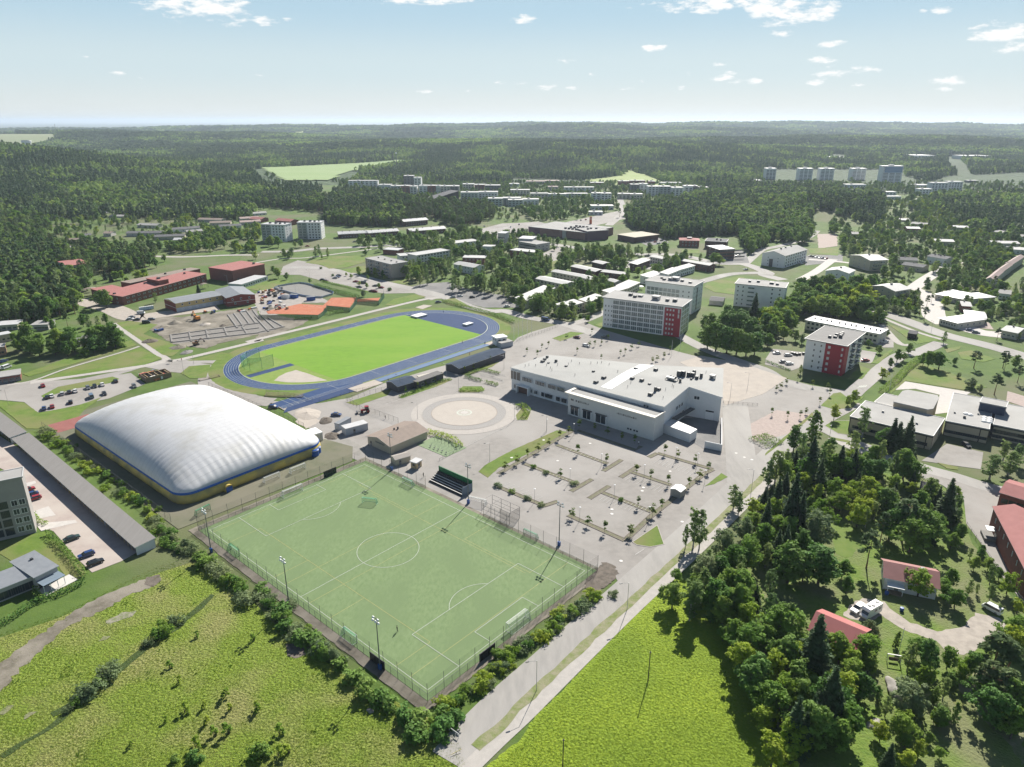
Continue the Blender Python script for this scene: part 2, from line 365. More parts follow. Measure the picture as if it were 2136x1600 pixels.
for s,w in [('N 430,1150 700,1010 960,800 1250,560 1500,400 1750,160',1.6),('N 0,1500 200,1380 430,1240 620,1090',1.)]:
    strip('meadow_ditch',s,w,M_('ditch_grass',(.032,.062,.010),(.055,.08,.018),.8,.95,.3,2),.045,rag=1.2)
# right hand garden ground and rough grass
sheet('garden_ground','M -20,1000 200,850 500,700 900,560 1300,520 1640,800 1700,1100 2000,1500 2136,1700 2136,2990 300,3100 60,2700 -200,1900 -350,1450 -500,1300',M_('wood_floor',(.095,.165,.018),(.145,.21,.032),.5,.95,.3,1.6,c3=(.16,.175,.075),scale3=.06),.03,1,2)
sheet('garden_lawn','M 545,1010 640,980 740,1020 800,1080 760,1140 720,1230 660,1240 590,1210 560,1100',M_('garden_lawn_grass',(.10,.165,.022),(.135,.19,.035),.3,.95,.05,3),.06,.5,1)
sheet('gravel_drive','R 640,330 700,250 800,190 980,220 1060,300 1200,390 1420,465 1640,430 1730,310 1830,330 1930,350 2040,450 1960,520 1820,575 1640,660 1500,640 1410,540 1200,475 1060,400 960,330 860,390 700,360',GRAV,.06,.6,1.2)
sheet('garden_path','R 1500,870 1560,900 1640,1000 1640,1110 1570,1060 1520,960',LAWN,.06,.5,1)
sheet('rough_grass','R 1600,760 1560,840 1700,1100 2050,1420 2136,1582 2136,900 1900,700',LAWN_DRY,.05,1.2,1.5)
# hard surfaced town square, parking lots, streets
sheet('square','Z 944,1521 1070,1407 1217,1283 1290,1214 1262,1170 1085,1066 1000,1014 900,960 750,962 690,938 660,905 600,860 520,815 440,785 350,775 300,765 270,775 230,786 100,815 0,830 -60,842 -60,808 0,800 80,796 170,790 270,770 340,750 400,755 440,760 455,795 500,818 560,836 660,842 730,830 800,800 900,770 1000,742 1062,722 1080,704 1110,692 1160,678 1210,668 1260,688 1420,735 1640,790 1760,822 1780,835 1690,885 1620,938 1592,968 1580,1012 1470,1113 1414,1158 1308,1250 1217,1341 1116,1427 982,1546',ASPH,'road')
sheet('parking_lot','E -80,1180 250,1180 700,1150 1080,1100 1200,1190 900,1310 640,1365 460,1405 310,1425 200,1340 0,1322 -80,1330',ASPH,.035)
strip('road','Z 940,1590 1030,1490 1150,1380 1260,1280 1370,1180 1470,1088 1560,1000 1600,960 1650,915 1700,880 1780,838',9.5,ROADM,.05)
strip('footpath','Z 940,1640 1037,1546 1090,1497 1148,1440 1244,1345 1334,1258 1399,1199 1475,1127 1560,1045 1610,1000',3.7,PATHM,.06)
strip('verge','Z 990,1560 1045,1513 1107,1452 1220,1344 1309,1262 1394,1182 1475,1108 1562,1024 1605,980',2.2,M_('verge_grass',(.15,.19,.055),(.26,.245,.16),.5,.95,.08,2),.085,rag=.8)
sheet('road_patch','L 870,1275 960,1310 990,1370 930,1450 820,1520 700,1480 740,1390',SOIL,.08,.8,.7)
strip('road','Z 1550,1010 1546,960 1542,920 1536,870 1533,843',11,ROADM,.055,False)
# streets beyond
for s,w,m in [('F -60,845 0,830 120,800 580,690 1150,550 1420,490 1560,480',4.,PATHM),('E 940,690 1000,730 1350,970 1420,1000 1700,940 2136,835 F 0,835',4.,PATHM),
  ('E 60,1200 280,1160 560,1060 1000,930 1150,880',1.6,PATHM),('E 250,1180 700,1110 1200,1040 1400,990',5.,PATHM),('E 1380,1040 1500,1010 1700,1000 1830,1010',7,ASPH),('E 1780,1060 1730,1120 1740,1200 1900,1280 2136,1330 F 150,1340',10,ASPH),
  ('E 640,500 900,560 1100,640 1300,620 1800,560',16,GRAV),('F 60,100 320,95 500,75 760,65 900,60 1200,40 1560,10 1760,-40 2136,-110',10,ROADM),
  ('F -200,230 200,160 420,150 700,115 1080,65 1230,55',3.5,PATHM),('F 240,230 600,240 1100,360 1500,450 1800,560 1960,590 H 60,590 240,640 560,700 880,810',9,ROADM),
  ('H 540,700 700,670 870,600 1050,540 1200,470',7,ROADM),('C 330,1140 640,1185 1000,1225 1400,1235 1720,1300 1950,1310 2136,1380 D 0,1400 150,1440',11,ROADM),
  ('C 2136,1380 1850,1390 1640,1440 1500,1490 1430,1580',9,ROADM),('C 1950,1310 2080,1200 2136,1180 D 120,1160 330,1100 420,1040 450,980',8,ROADM),
  ('I 860,560 1000,610 1300,720 1500,790 1900,890 2300,1010',12,ROADM),('I 980,650 1250,760 1480,830',3.,PATHM),('I 1450,850 1260,930 1090,970 800,1200 700,1290 620,1350 420,1500',8,ROADM),
  ('I 960,700 1100,850 1200,870',4,PATHM),('H 1400,740 1700,900 2000,1010 2200,1080 I 200,1190 700,1270',8,ROADM),('M 340,120 520,190 700,280 1000,390 1310,500 1560,570 1850,660 2300,760',7,ROADM),
  ('M 540,250 700,330 1000,440 1300,545',3,PATHM),('D 1590,440 1560,480 1640,560 1700,610 1500,700 1250,780 1000,950',10,ROADM),('D 1700,620 2136,620',14,PAVER),('D 980,960 1150,850 1300,760',9,ROADM),
  ('I 1200,400 1340,470 1380,560 1400,640 1500,700',14,PAVER),('I 1640,720 1800,770 2136,800',14,PAVER),('D 1160,1560 1300,1450 1500,1330 1600,1290',10,PAVER),('D 360,1270 700,1300 900,1350 1000,1290 1100,1250',6,PAVER),
  ('D 290,1440 420,1370 520,1300 560,1270',8,PAVER),('B 2136,880 1900,860 1700,800',10,ROADM),('A 1200,1240 1500,1250 1900,1235 2136,1235',6,PATHM),('Z 1270,470 1300,440 1295,410 1330,395 1400,390',10,ROADM)]:
    strip('street' if w>5.1 else 'footpath',s,w,m,.045 if w<5.1 else .055)
sheet('parking_lot','F 210,290 240,220 360,170 480,190 640,240 1100,350 1420,420 1560,470 1460,500 1320,440 1080,445 920,420 560,340 380,290',ASPH,.035)
sheet('parking_lot','Z 985,482 1060,463 1110,458 1150,470 1290,440 1310,455 1200,480 1095,497 1010,497',ASPH,.035)
sheet('parking_lot','F 1250,400 1420,360 1600,350 1800,420 2136,470 H 60,500 200,560 60,560 F 1900,560 1560,480 1320,440',ASPH_D,.03,1,3)
sheet('parking_lot','C 290,1220 420,1160 480,1230 420,1290 300,1290',ASPH,.04)
sheet('parking_lot','H 780,200 1000,190 1240,140 1500,160 1300,250 1000,230',M_('yard_gravel',(.36,.345,.32),(.3,.29,.27),.4,.95),.03)
sheet('parking_lot','C 1050,1110 1250,1090 1330,1130 1150,1160',ASPH_D,.045)
sheet('parking_lot','C 1700,1310 1900,1190 1960,1210 1990,1300',ASPH_D,.065)
sheet('parking_lot','I 0,990 60,900 330,930 330,1040 220,1080 0,1030',ASPH,.04); sheet('parking_lot','I 790,910 920,930 880,1020 780,1010',ASPH,.04)
sheet('parking_lot','I 880,800 1060,800 1060,890 980,890 880,850',ASPH,.045); sheet('parking_lot','D 330,1240 640,1230 640,1290 330,1320',ASPH_D,.045)
sheet('gravel_yard','D 430,1060 590,1060 600,1160 440,1180',PINKG,.04,1,3); sheet('gravel_yard','I 1620,690 1840,680 1880,740 1650,720',PINKG,.04,1,2)
sheet('school_yard','M 1290,440 1500,300 1800,370 1780,510 1560,480',ASPH,.05); sheet('school_yard','I 1080,1190 1160,1170 1700,1260 1640,1290 1560,1420 1400,1440 1440,1280 1240,1230 1060,1240',PAVER,.04)
sheet('school_yard','I 2000,1250 2136,1290 2200,1400 1990,1330',PINKG,.04)
sheet('access_road','M 1310,500 1560,560 1760,640 1960,700 1900,850 1880,920 1900,1060 2020,1320 2160,1560 2300,1900 2136,1620 1960,1400 1780,1120 1660,960 1640,760 1460,640 1290,580',ASPH,.05)
sheet('sand_square','Z 1418,756 1462,742 1545,757 1642,789 1592,822 1512,846 1500,800',SAND,.07)
sheet('gravel_yard','Z 1566,884 1620,856 1700,866 1650,905 1570,922',PINKG,.07,.3,2)
sheet('hall_yard','Z 1390,880 1430,872 1508,872 1503,945 1470,938 1440,920',ASPH_D,.07)
sheet('gravel_pile_ground','F 340,1500 400,1390 470,1385 520,1480 560,1500 430,1560',SAND,.06,1.2,1.5)
sheet('gravel_yard','K 560,260 700,230 930,330 860,400 740,350 560,330 500,250',M_('worn_yard',(.30,.285,.26),(.24,.23,.21),.3,.95),.05,.6,1.5)
sheet('construction_ground','E 1060,650 1300,620 1500,640 1900,580 2136,560 F 0,640 120,600 260,640 450,660 400,700 250,760 0,830 E 2136,780 1800,860 1700,900 1420,860 1300,780',DIRT,.05,1.5,2)
sheet('construction_ground','F -20,470 60,410 240,380 470,440 640,520 400,520 300,600 60,640',M_('storage_gravel',(.36,.33,.30),(.27,.25,.23),.3,.95,.05,2),.055,1,2)
sheet('car_park_paving','J -120,60 -60,200 100,300 330,440 640,640 880,830 1120,1010 1130,1195 1000,1270 760,1362 640,1250 440,1020 330,1000 270,900 200,600 0,500 -200,450',PAVER_P,.05)
sheet('pavement','J 290,960 620,930 640,950 340,1020',PAVER,.08); sheet('pavement','J 270,860 400,815 460,890 310,920',PAVER,.075); sheet('pavement','J 200,630 290,605 300,625 210,660',PAVER,.08)
sheet('grey_garden_lawn','J -100,1150 120,1080 390,1020 650,1260 710,1360 560,1500 350,1560 300,1500 540,1400 480,1300 300,1190 100,1270',LAWN,.03,.3,2)
# lawns lying on the square and around streets
for s in ['E 340,1290 480,1215 930,1130 985,1150 900,1185 620,1230 500,1262 360,1305','E 1490,1100 1560,1045 1740,1030 1700,1140 1570,1145','K 1850,530 1900,480 2136,350 L 480,190 590,205 350,330 0,500 K 1930,580','L 1105,1112 1310,972 1365,1130 1250,1152 1140,1135','L 1700,652 1840,542 1893,575 1780,632',
  'H 440,815 590,760 710,770 600,810 510,840','H 790,705 860,680 860,720','F 760,1345 1140,1225 1100,1285 850,1370','F 1195,1300 1280,1260 1600,1150 1640,1155 1500,1215 1215,1312','F 1680,1250 1720,1210 1880,1210 1905,1240 1860,1262 1700,1265','F 1700,1110 1740,1080 1900,1030 2030,1005 1960,1050 1760,1120',
  'M 0,380 180,225 390,40 400,60 300,150 140,290 0,400','M 490,150 560,110 700,110 700,230 600,215','M 530,240 700,275 700,295 540,262','M 1420,455 1590,490 1590,515 1500,505','H 140,1450 200,1375 265,1430 240,1490 150,1490','I 460,1370 560,1270 620,1260 700,1320 820,1290 720,1390 560,1400',
  'I 870,1020 1040,905 1060,915 930,1025','I 680,1150 780,1040 870,1070 800,1150','I 1480,900 1620,880 1600,905 1500,935','I 1590,930 1700,915 1900,985 1800,1010 1620,985','I 935,1265 1180,1020 1290,1020 1620,1130 1830,1220 1640,1240 1160,1165 1040,1270','E -60,1330 200,1345 320,1430 640,1370 840,1300 700,1400 640,1470 400,1560 300,1560 220,1560',
  'I 1000,690 1130,740 1350,800 1440,830 1250,862 1100,760','F 420,190 560,140 920,130 1060,140 760,230 620,240 560,210','F 720,250 910,215 1000,270 800,275','F 1130,350 1260,320 1290,370 1200,365','F 1080,540 1150,490 1330,450 1420,470 1150,545','F 1560,500 1650,480 1800,560 1600,540','E 960,690 1060,670 1300,700 1180,780 1400,850 1500,900 1420,965 1340,950 1000,720','E 340,1155 560,1070 1160,890 1340,980 1200,1030 700,1105','E 190,1110 660,940 1080,830 1130,870 700,1000 240,1130','E 1540,1000 1830,930 1890,940 1820,995','D 360,1180 610,1170 600,1240 370,1220','C 1430,1190 1580,1190 1580,1220 1430,1220','C 1640,1460 1900,1410 1950,1420 1870,1560 1700,1540 1620,1500','C 200,1330 430,1270 620,1320 330,1370','F 1390,50 1550,20 1550,80 1400,90','E 1990,400 2136,370 2136,420','F 0,370 110,330 310,340 200,390 60,420']:
    sheet('lawn',s,LAWN,'lawn',.25,2)
for s in ['L 1105,1112 1310,972 1365,1130 1250,1152 1140,1135','H 440,815 590,760 710,770 600,810 510,840','F 1680,1250 1720,1210 1880,1210 1905,1240 1860,1262 1700,1265','H 140,1450 200,1375 265,1430 240,1490 150,1490','M 490,150 560,110 700,110 700,230 600,215']:
    curb('kerb',s)
# far fields
def patch(name, s, mat, z0=0, cell=18, lift=2.):
    P=[G(p,z0) for p in pix(s)]; xs=[p.x for p in P]; ys=[p.y for p in P]; n=len(P)
    def inside(x,y):
        c=False
        for i in range(n):
            a,b=P[i],P[i-1]
            if (a.y>y)!=(b.y>y) and x<(b.x-a.x)*(y-a.y)/(b.y-a.y)+a.x: c=not c
        return c
    mb=MB(); idx={}
    nx=int((max(xs)-min(xs))/cell)+1; ny=int((max(ys)-min(ys))/cell)+1
    def vert(i,j):
        if (i,j) not in idx:
            x=min(xs)+i*cell; y=min(ys)+j*cell; idx[i,j]=len(mb.v); mb.v.append((x,y,terr(x,y)+lift))
        return idx[i,j]
    for i in range(nx):
        for j in range(ny):
            if inside(min(xs)+(i+.5)*cell,min(ys)+(j+.5)*cell): mb.f.append((vert(i,j),vert(i+1,j),vert(i+1,j+1),vert(i,j+1))); mb.m.append(0)
    return tag(mb.build(name,mat),kind='structure')
FARF=M_('far_green_field',(.21,.30,.11),(.24,.32,.14),.01,.95); FARY=M_('far_pale_field',(.24,.31,.10),(.28,.33,.13),.01,.95)
FIELDS=[('B 60,545 560,510 900,495 1240,480 1270,495 800,560 600,640 250,650',FARF,0),('C 640,590 700,580 930,555 1000,520 1120,545 1290,600 1680,625 1640,645 1100,640 850,640',FARY,9),('A -40,282 160,280 170,300 420,290 540,300 440,330 120,355 -40,345',M_('dull_field',(.20,.24,.12),(.23,.25,.14),.01,.95),20),('A 700,190 960,185 960,205 740,205',FARY,30),('B 330,228 420,225 420,238 330,240',FARY,30),('D 970,150 1250,142 1250,154 980,158',FARY,30)]  # the far left field has its own duller green
for s,m,z in FIELDS: patch('far_field',s,m,z,14 if z<20 else 30)
# ---------------------------------------------------------------- circle plaza
def ring(name, c, r0, r1, mat, z, n=72):
    mb=MB()
    for i in range(n):
        a,b=2*math.pi*i/n,2*math.pi*(i+1)/n
        if r0<=0: mb.quad([(c.x,c.y,z),(c.x+r1*math.cos(a),c.y+r1*math.sin(a),z),(c.x+r1*math.cos(b),c.y+r1*math.sin(b),z)])
        else: mb.quad([(c.x+r0*math.cos(a),c.y+r0*math.sin(a),z),(c.x+r1*math.cos(a),c.y+r1*math.sin(a),z),(c.x+r1*math.cos(b),c.y+r1*math.sin(b),z),(c.x+r0*math.cos(b),c.y+r0*math.sin(b),z)])
    return tag(mb.build(name,mat),kind='structure')
CP=G((968.6,861))
PAVL=M_('white_pavers',(.41,.38,.35),(.365,.34,.315),.8,.9,.008,5)
ring('plaza_paving',CP,0,23.2,PAVL,.09); ring('plaza_ring',CP,14.4,18.3,M_('grey_setts',(.33,.315,.30),(.27,.26,.25),2.2,.9,.02,6),.12)
ring('plaza_floor',CP,0,14.3,M_('plaza_stone',(.43,.39,.345),(.40,.36,.32),.3,.9),.125)
ring('plaza_ring',CP,18.3,18.55,KERB,.17); ring('plaza_ring',CP,14.2,14.4,M_('brown_kerb',(.33,.27,.22),rough=.9),.17)
ring('plaza_emblem',CP,2.7,3.4,WHITEL,.15); ring('plaza_emblem',CP,0,1.6,PAVER,.15)
mb=MB()
for k in range(12):
    a=k*math.pi/6; M=Matrix.Translation((CP.x,CP.y,0))@Matrix.Rotation(a,4,'Z'); mb.quad([tuple(M@Vector(q)) for q in ((1.6,-.12,.152),(2.7,-.12,.152),(2.7,.12,.152),(1.6,.12,.152))])
tag(mb.build('plaza_emblem',WHITEL),kind='structure')
# ---------------------------------------------------------------- soccer pitch
PO=Vector((-18.95,125.82,0)); PA=R(138.65); PU=Vector((math.cos(PA),math.sin(PA),0)); PV=Vector((math.cos(PA-R(90)),math.sin(PA-R(90)),0))
PL,PW=100.6,60.0
def pp(a,b,z=0): return PO+PU*a+PV*b+Vector((0,0,z))
sheet('pitch_apron',[pp(-4.5,-5),pp(PL+5,-4.5),pp(PL+5,PW+4),pp(-4.5,PW+3.5)],DIRT,.06,.4,1.5)
sheet('square',[pp(-3,PW+2.6),pp(PL+3,PW+2.6),pp(PL+3,PW+20),pp(60,PW+24),pp(-3,PW+14)],ASPH,.022)
sheet('soccer_pitch',[pp(-2.4,-2.2),pp(PL+2.2,-2.2),pp(PL+2.2,PW+2.4),pp(-2.4,PW+2.4)],TURF,.11)
def pline(a,b,w=.14,mat=WHITEL,z=.125):
    d=(b-a); n=Vector((-d.y,d.x,0)).normalized()*w/2; t=d.normalized()*w/2
    mb=MB(); q=[a-n-t,b-n+t,b+n+t,a+n-t]; mb.quad([(p.x,p.y,z) for p in q]); return mb
def marks(name, segs, mat, z, w=.14):
    mb=MB()
    for a,b in segs:
        m2=pline(a,b,w,z=z); k=len(mb.v); mb.v+=m2.v; mb.f.append(tuple(k+i for i in range(4))[::-1]); mb.m.append(0); z+=.0006
    return tag(mb.build(name,mat),kind='structure')
def arc(c,r,a0,a1,n=28): 
    pts=[pp(c[0]+r*math.cos(a0+(a1-a0)*i/n),c[1]+r*math.sin(a0+(a1-a0)*i/n)) for i in range(n+1)]; return list(zip(pts,pts[1:]))
def rectm(a0,b0,a1,b1,sides='1234'):
    c=[pp(a0,b0),pp(a1,b0),pp(a1,b1),pp(a0,b1)]; return [(c[i],c[(i+1)%4]) for i in range(4) if str(i+1) in sides]
segs=rectm(0,0,PL,PW)+[(pp(PL/2,0),pp(PL/2,PW))]+arc((PL/2,PW/2),9.15,0,2*math.pi,56)
t=math.acos(5.5/9.15)
segs+=rectm(0,PW/2-20.15,16.5,PW/2+20.15,'123')+rectm(0,PW/2-9.16,5.5,PW/2+9.16,'123')+arc((11,PW/2),9.15,-t,t)
segs+=rectm(PL-16.5,PW/2-20.15,PL,PW/2+20.15,'134')+rectm(PL-5.5,PW/2-9.16,PL,PW/2+9.16,'134')+arc((PL-11,PW/2),9.15,math.pi-t,math.pi+t)
marks('pitch_marking',segs,WHITEL,.14,.12)
ys=[]
for a0,a1 in ((2,PL/2-4),(PL/2+4,PL-2)):
    ys+=[(pp(a0+4,0),pp(a0+4,PW)),(pp(a1,0),pp(a1,PW))]
    for bb,s in ((0,1),(PW,-1)): ys+=[(pp((a0+a1)/2-13,bb),pp((a0+a1)/2-13,bb+s*11)),(pp((a0+a1)/2+13,bb),pp((a0+a1)/2+13,bb+s*11)),(pp((a0+a1)/2-13,bb+s*11),pp((a0+a1)/2+13,bb+s*11))]
ys+=[(pp(12,11),pp(PL-12,11)),(pp(12,PW-12),pp(PL-20,PW-12))]
marks('pitch_marking',ys,YELL,.13,.10)
# worn turf under and beside the dome
DA=R(139.6); DU=Vector((math.cos(DA),math.sin(DA),0)); DV=Vector((math.cos(DA-R(90)),math.sin(DA-R(90)),0)); DO=Vector((-109.0,205.9,0)); DL,DW=93.5,57.0
def dp(a,b,z=0): return DO+DU*a+DV*b+Vector((0,0,z))
sheet('worn_turf',[dp(-12,-7),dp(DL+22,-7),dp(DL+22,DW+4),dp(20,DW+4),dp(-5,DW+9),dp(-15,DW+1)],TURF_B,.075)
sheet('red_running_track',[dp(DL+4,-4),dp(DL+16,-4),dp(DL+16,12),dp(DL+4,12)],M_('red_track',(.24,.085,.075),(.28,.11,.095),.4,.9),.1)
# ---------------------------------------------------------------- stadium
SA=R(49.2); SE=Vector((math.cos(SA),math.sin(SA),0)); SN=Vector((-math.sin(SA),math.cos(SA),0))
def sp(e,n,z=0): return SE*e+SN*n+Vector((0,0,z))
SC_E,SC_N,SH,SR=244.2,315.3,42.2,36.5
def oval(r, k=40, c_e=SC_E, c_n=SC_N, h=SH):
    out=[]
    for i in range(k+1):
        a=-math.pi/2+math.pi*i/k; out.append(sp(c_e+h+r*math.cos(a),c_n+r*math.sin(a)))
    for i in range(k+1):
        a=math.pi/2+math.pi*i/k; out.append(sp(c_e-h+r*math.cos(a),c_n+r*math.sin(a)))
    return out
sheet('track_surround',oval(51),LAWN,.06,.5,2)
sheet('running_track',oval(SR+6*1.22),BLUET,.1)
sheet('running_track',[sp(155,SC_N-SR-9*1.22),sp(301,SC_N-SR-9*1.22),sp(301,SC_N-SR-2),sp(155,SC_N-SR-2)],BLUET,.104)
sheet('running_track',[sp(152,SC_N-SR-15.5),sp(192,SC_N-SR-17.5),sp(200,SC_N-SR-10),sp(160,SC_N-SR-8)],BLUED,.108)
sheet('stadium_infield',oval(SR-.2),M_('stadium_rough',(.15,.235,.03),(.2,.27,.06),.4,.95),.112)
# D zone right, runway left
rz=[sp(SC_E+53,SC_N-34)]+[sp(SC_E+SH+(SR-.3)*math.cos(a),SC_N+(SR-.3)*math.sin(a)) for a in [R(d) for d in range(-68,69,6)]]+[sp(SC_E+53,SC_N+34)]
sheet('high_jump_area',rz,BLUED,.124)
sheet('stadium_field',[sp(SC_E-51.5,SC_N-34.5),sp(SC_E+53,SC_N-34.5),sp(SC_E+53,SC_N+34),sp(SC_E-51.5,SC_N+34)],STADG,.13)
sheet('javelin_runway',[sp(SC_E-77.5,SC_N+.5),sp(SC_E-52,SC_N+.5),sp(SC_E-52,SC_N+5),sp(SC_E-77.5,SC_N+5)],BLUED,.128)
pts=[sp(SC_E-52,SC_N-30)]+[sp(SC_E-51.8-26*math.sin(a),SC_N-30+27*math.cos(a)) for a in [R(d) for d in range(88,-1,-8)]]
sheet('shot_put_sector','F 165,1165 205,1130 265,1100 345,1077 430,1102 540,1142 605,1163 520,1172 400,1180 280,1180',SAND,.14,.15,2)
lo=[]
def oline(r,w,z,name='lane_marking',mat=WHITEL):
    a=oval(r-w/2); b=oval(r+w/2); n=len(a); mb=MB(); mb.v=[(p.x,p.y,z) for p in a]+[(p.x,p.y,z) for p in b]
    for i in range(n): mb.f.append((i,n+i,n+(i+1)%n,(i+1)%n)); mb.m.append(0)
    return tag(mb.build(name,mat),kind='structure')
for k in range(0,7): oline(SR+k*1.22+.05,.1 if k else .16,.115+.0005*k)
oline(SR-.1,.22,.17,'track_kerb')
sg=[]
for k in range(7,10): sg.append((sp(155,SC_N-SR-k*1.22),sp(300,SC_N-SR-k*1.22)))
for e in (160,163,166,169,186,212,236,262,286,288,299): sg.append((sp(e,SC_N-SR-(9 if e<180 or e>285 else 7)*1.22),sp(e,SC_N-SR)))
for e in (205,225,262,280): sg.append((sp(e,SC_N+SR),sp(e,SC_N+SR+7.3)))
marks('lane_marking',sg,WHITEL,.122,.12)
for k in range(8):
    pass
sheet('sand_pit',[sp(189,SC_N-SR-19.2),sp(205,SC_N-SR-19.2),sp(205,SC_N-SR-12.2),sp(189,SC_N-SR-12.2)],SAND,.14)
sheet('sand_pit',[sp(285,SC_N-SR-17.5),sp(301,SC_N-SR-17.5),sp(301,SC_N-SR-12),sp(285,SC_N-SR-12)],SAND,.14)
sheet('running_track',[sp(205.3,SC_N-SR-16.4),sp(284.8,SC_N-SR-16.4),sp(284.8,SC_N-SR-12.2),sp(205.3,SC_N-SR-12.2)],M_('pale_blue_runway',(.085,.145,.26),(.1,.165,.29),.3,.8),.106)
sheet('sand_pit','F 1330,560 1400,538 1470,545 1390,575',SAND,.14)
# ---------------------------------------------------------------- trees
def leaf_mat(name,c,trans=.5,var=.22,c2=None):
    return M_(name,c,c2 or tuple(q*1.35 for q in c),.55,.75,spec=.25,objvar=var,trans=trans,lo=.38,hi=.62,detail=2)
L_BROAD=leaf_mat('broad_leaves',(.16,.27,.044)); L_LIGHT=leaf_mat('light_leaves',(.225,.32,.036),.5); L_BIRCH=leaf_mat('birch_leaves',(.18,.26,.08),.55)
L_GREY=leaf_mat('willow_leaves',(.185,.24,.11),.45); L_SPRUCE=leaf_mat('spruce_needles',(.060,.106,.044),.35); L_PINE=leaf_mat('pine_needles',(.10,.155,.056),.4)
L_DARK=leaf_mat('dark_leaves',(.118,.21,.038),.3); L_SAP=leaf_mat('sapling_leaves',(.11,.165,.022),.42,.12)
BARK=M_('grey_bark',(.12,.10,.085),(.08,.065,.055),2,.95); BARKB=M_('white_birch_bark',(.55,.53,.5),(.2,.18,.17),1.5,.85); BARKP=M_('orange_pine_bark',(.26,.13,.07),(.17,.10,.07),1.,.95)
def leaves_mesh(name, C, Nn, size, mat, rs, aspect=1.5):
    """C centres (n,3), Nn facing (n,3): one small leaf-spray quad each"""
    n=len(C); C=np.asarray(C,float); Nn=np.asarray(Nn,float)+rs.normal(0,.45,(n,3)); Nn/=np.linalg.norm(Nn,axis=1)[:,None]+1e-9
    up=rs.normal(0,1,(n,3)); T=np.cross(Nn,up); T/=np.linalg.norm(T,axis=1)[:,None]+1e-9; B=np.cross(Nn,T)
    s=size*(.6+.8*rs.random(n))[:,None]*.5; a=T*s*aspect; b=B*s
    V=np.stack([C-a,C-b*1.0+a*.15,C+a,C+b*1.0+a*.15],1).reshape(-1,3)
    me=bpy.data.meshes.new(name); me.vertices.add(4*n); me.vertices.foreach_set('co',V.ravel())
    me.loops.add(4*n); me.loops.foreach_set('vertex_index',np.arange(4*n)); me.polygons.add(n); me.polygons.foreach_set('loop_start',np.arange(0,4*n,4))
    me.materials.append(mat); me.update(calc_edges=True); me.validate(); return me
def clumpy(rs, n, nleaf, shape, squash=.75, cr=(.2,.36), core=.0):
    """clump centres in a shape, leaves over each clump's outer shell"""
    P=[];D=[]
    for i in range(n):
        c,rad=shape(rs); r=rad*(cr[0]+(cr[1]-cr[0])*rs.random()); m=max(6,int(nleaf*(r/(rad*cr[1]))**2))
        d=rs.normal(0,1,(m,3)); d/=np.linalg.norm(d,axis=1)[:,None]; d[:,2]=np.where(d[:,2]<-.35,-d[:,2]*.5,d[:,2])
        rr=r*(.5+.75*rs.random(m)**1.3)[:,None]; P.append(c+d*rr*np.array([1,1,squash])); D.append(d*np.array([1,1,1.1])+np.array([.1,.25,.6]))
    return np.concatenate(P),np.concatenate(D)
def trunk(h, r, mat, name='trunk', lean=0, limbs=(), rs=None):
    mb=MB(); k=5; pts=[Vector((lean*math.sin(i*1.3)*.25*i/k,lean*math.cos(i*1.7)*.2*i/k,h*i/k-.15)) for i in range(k+1)]
    for i in range(k): mb.tube(pts[i],pts[i+1],r*(1-.75*i/k)*(1.25 if i==0 else 1),r*(1-.75*(i+1)/k),7,cap=False)
    for (z,a,l,up) in limbs:
        i=min(int(z/h*k),k-1); p=pts[i].lerp(pts[i+1],z/h*k-i); q=p+Vector((math.cos(a)*l,math.sin(a)*l,up)); mb.tube(p,q,r*.38,r*.1,5,cap=False)
    return mb.mesh(name,mat,True)
def egg(h0,h1,rx,top=.8,hollow=.45):
    ph=[(h0*7.3+rx*3.1+i*2.1)%6.28 for i in range(4)]
    def f(rs):
        u=rs.random(); z=h0+(h1-h0)*u; a=rs.random()*2*math.pi
        w=rx*(math.sin(math.pi*min(max(u**top,.0),1))**.62+.10)*(1+.26*math.sin(2*a+ph[0]+u*2)+.20*math.sin(3*a+ph[1]-u*4)+.12*math.sin(9*u+ph[2]))
        q=math.sqrt(hollow+(1-hollow)*rs.random()); ox=.22*rx*math.sin(3*u+ph[3]); oy=.2*rx*math.cos(2.4*u+ph[2])
        return np.array([math.cos(a)*w*q*.8+ox,math.sin(a)*w*q*.8+oy,z+rs.normal(0,.25)]), rx*(.7+.6*rs.random())
    return f
PROTO={}
def proto(kind, crown, trunk_me): PROTO.setdefault(kind,[]).append((crown,trunk_me))
def make_broad(kind,mat,seed,h=12.,rx=4.3,n=34,nl=105,leaf=.56,h0=.22,bark=BARK,top=.85,cr=(.22,.40)):
    n=int(n*1.9); nl=int(nl*.62); leaf*=.86; cr=(cr[0]*.52,cr[1]*.74)
    rs=np.random.RandomState(seed); P,D=clumpy(rs,n,nl,egg(h*h0,h*.95,rx,top),.8,cr)
    # a thin inner fill keeps the crown from being hollow
    m=int(n*nl*.18); a=rs.random(m)*6.283; u=rs.random(m); q=np.sqrt(rs.random(m))*rx*.62*np.sin(np.pi*u)**.6
    P=np.concatenate([P,np.stack([np.cos(a)*q,np.sin(a)*q,h*h0+(h*.9-h*h0)*u],1)]); D=np.concatenate([D,rs.normal(0,1,(m,3))])
    limbs=[(h*(.2+.5*rs.random()),rs.random()*6.28,rx*.6,h*.16) for _ in range(7)]
    proto(kind,leaves_mesh('crown',P,D,leaf,mat,rs),trunk(h*.8,h*.018+.05,bark,'trunk',1,limbs))
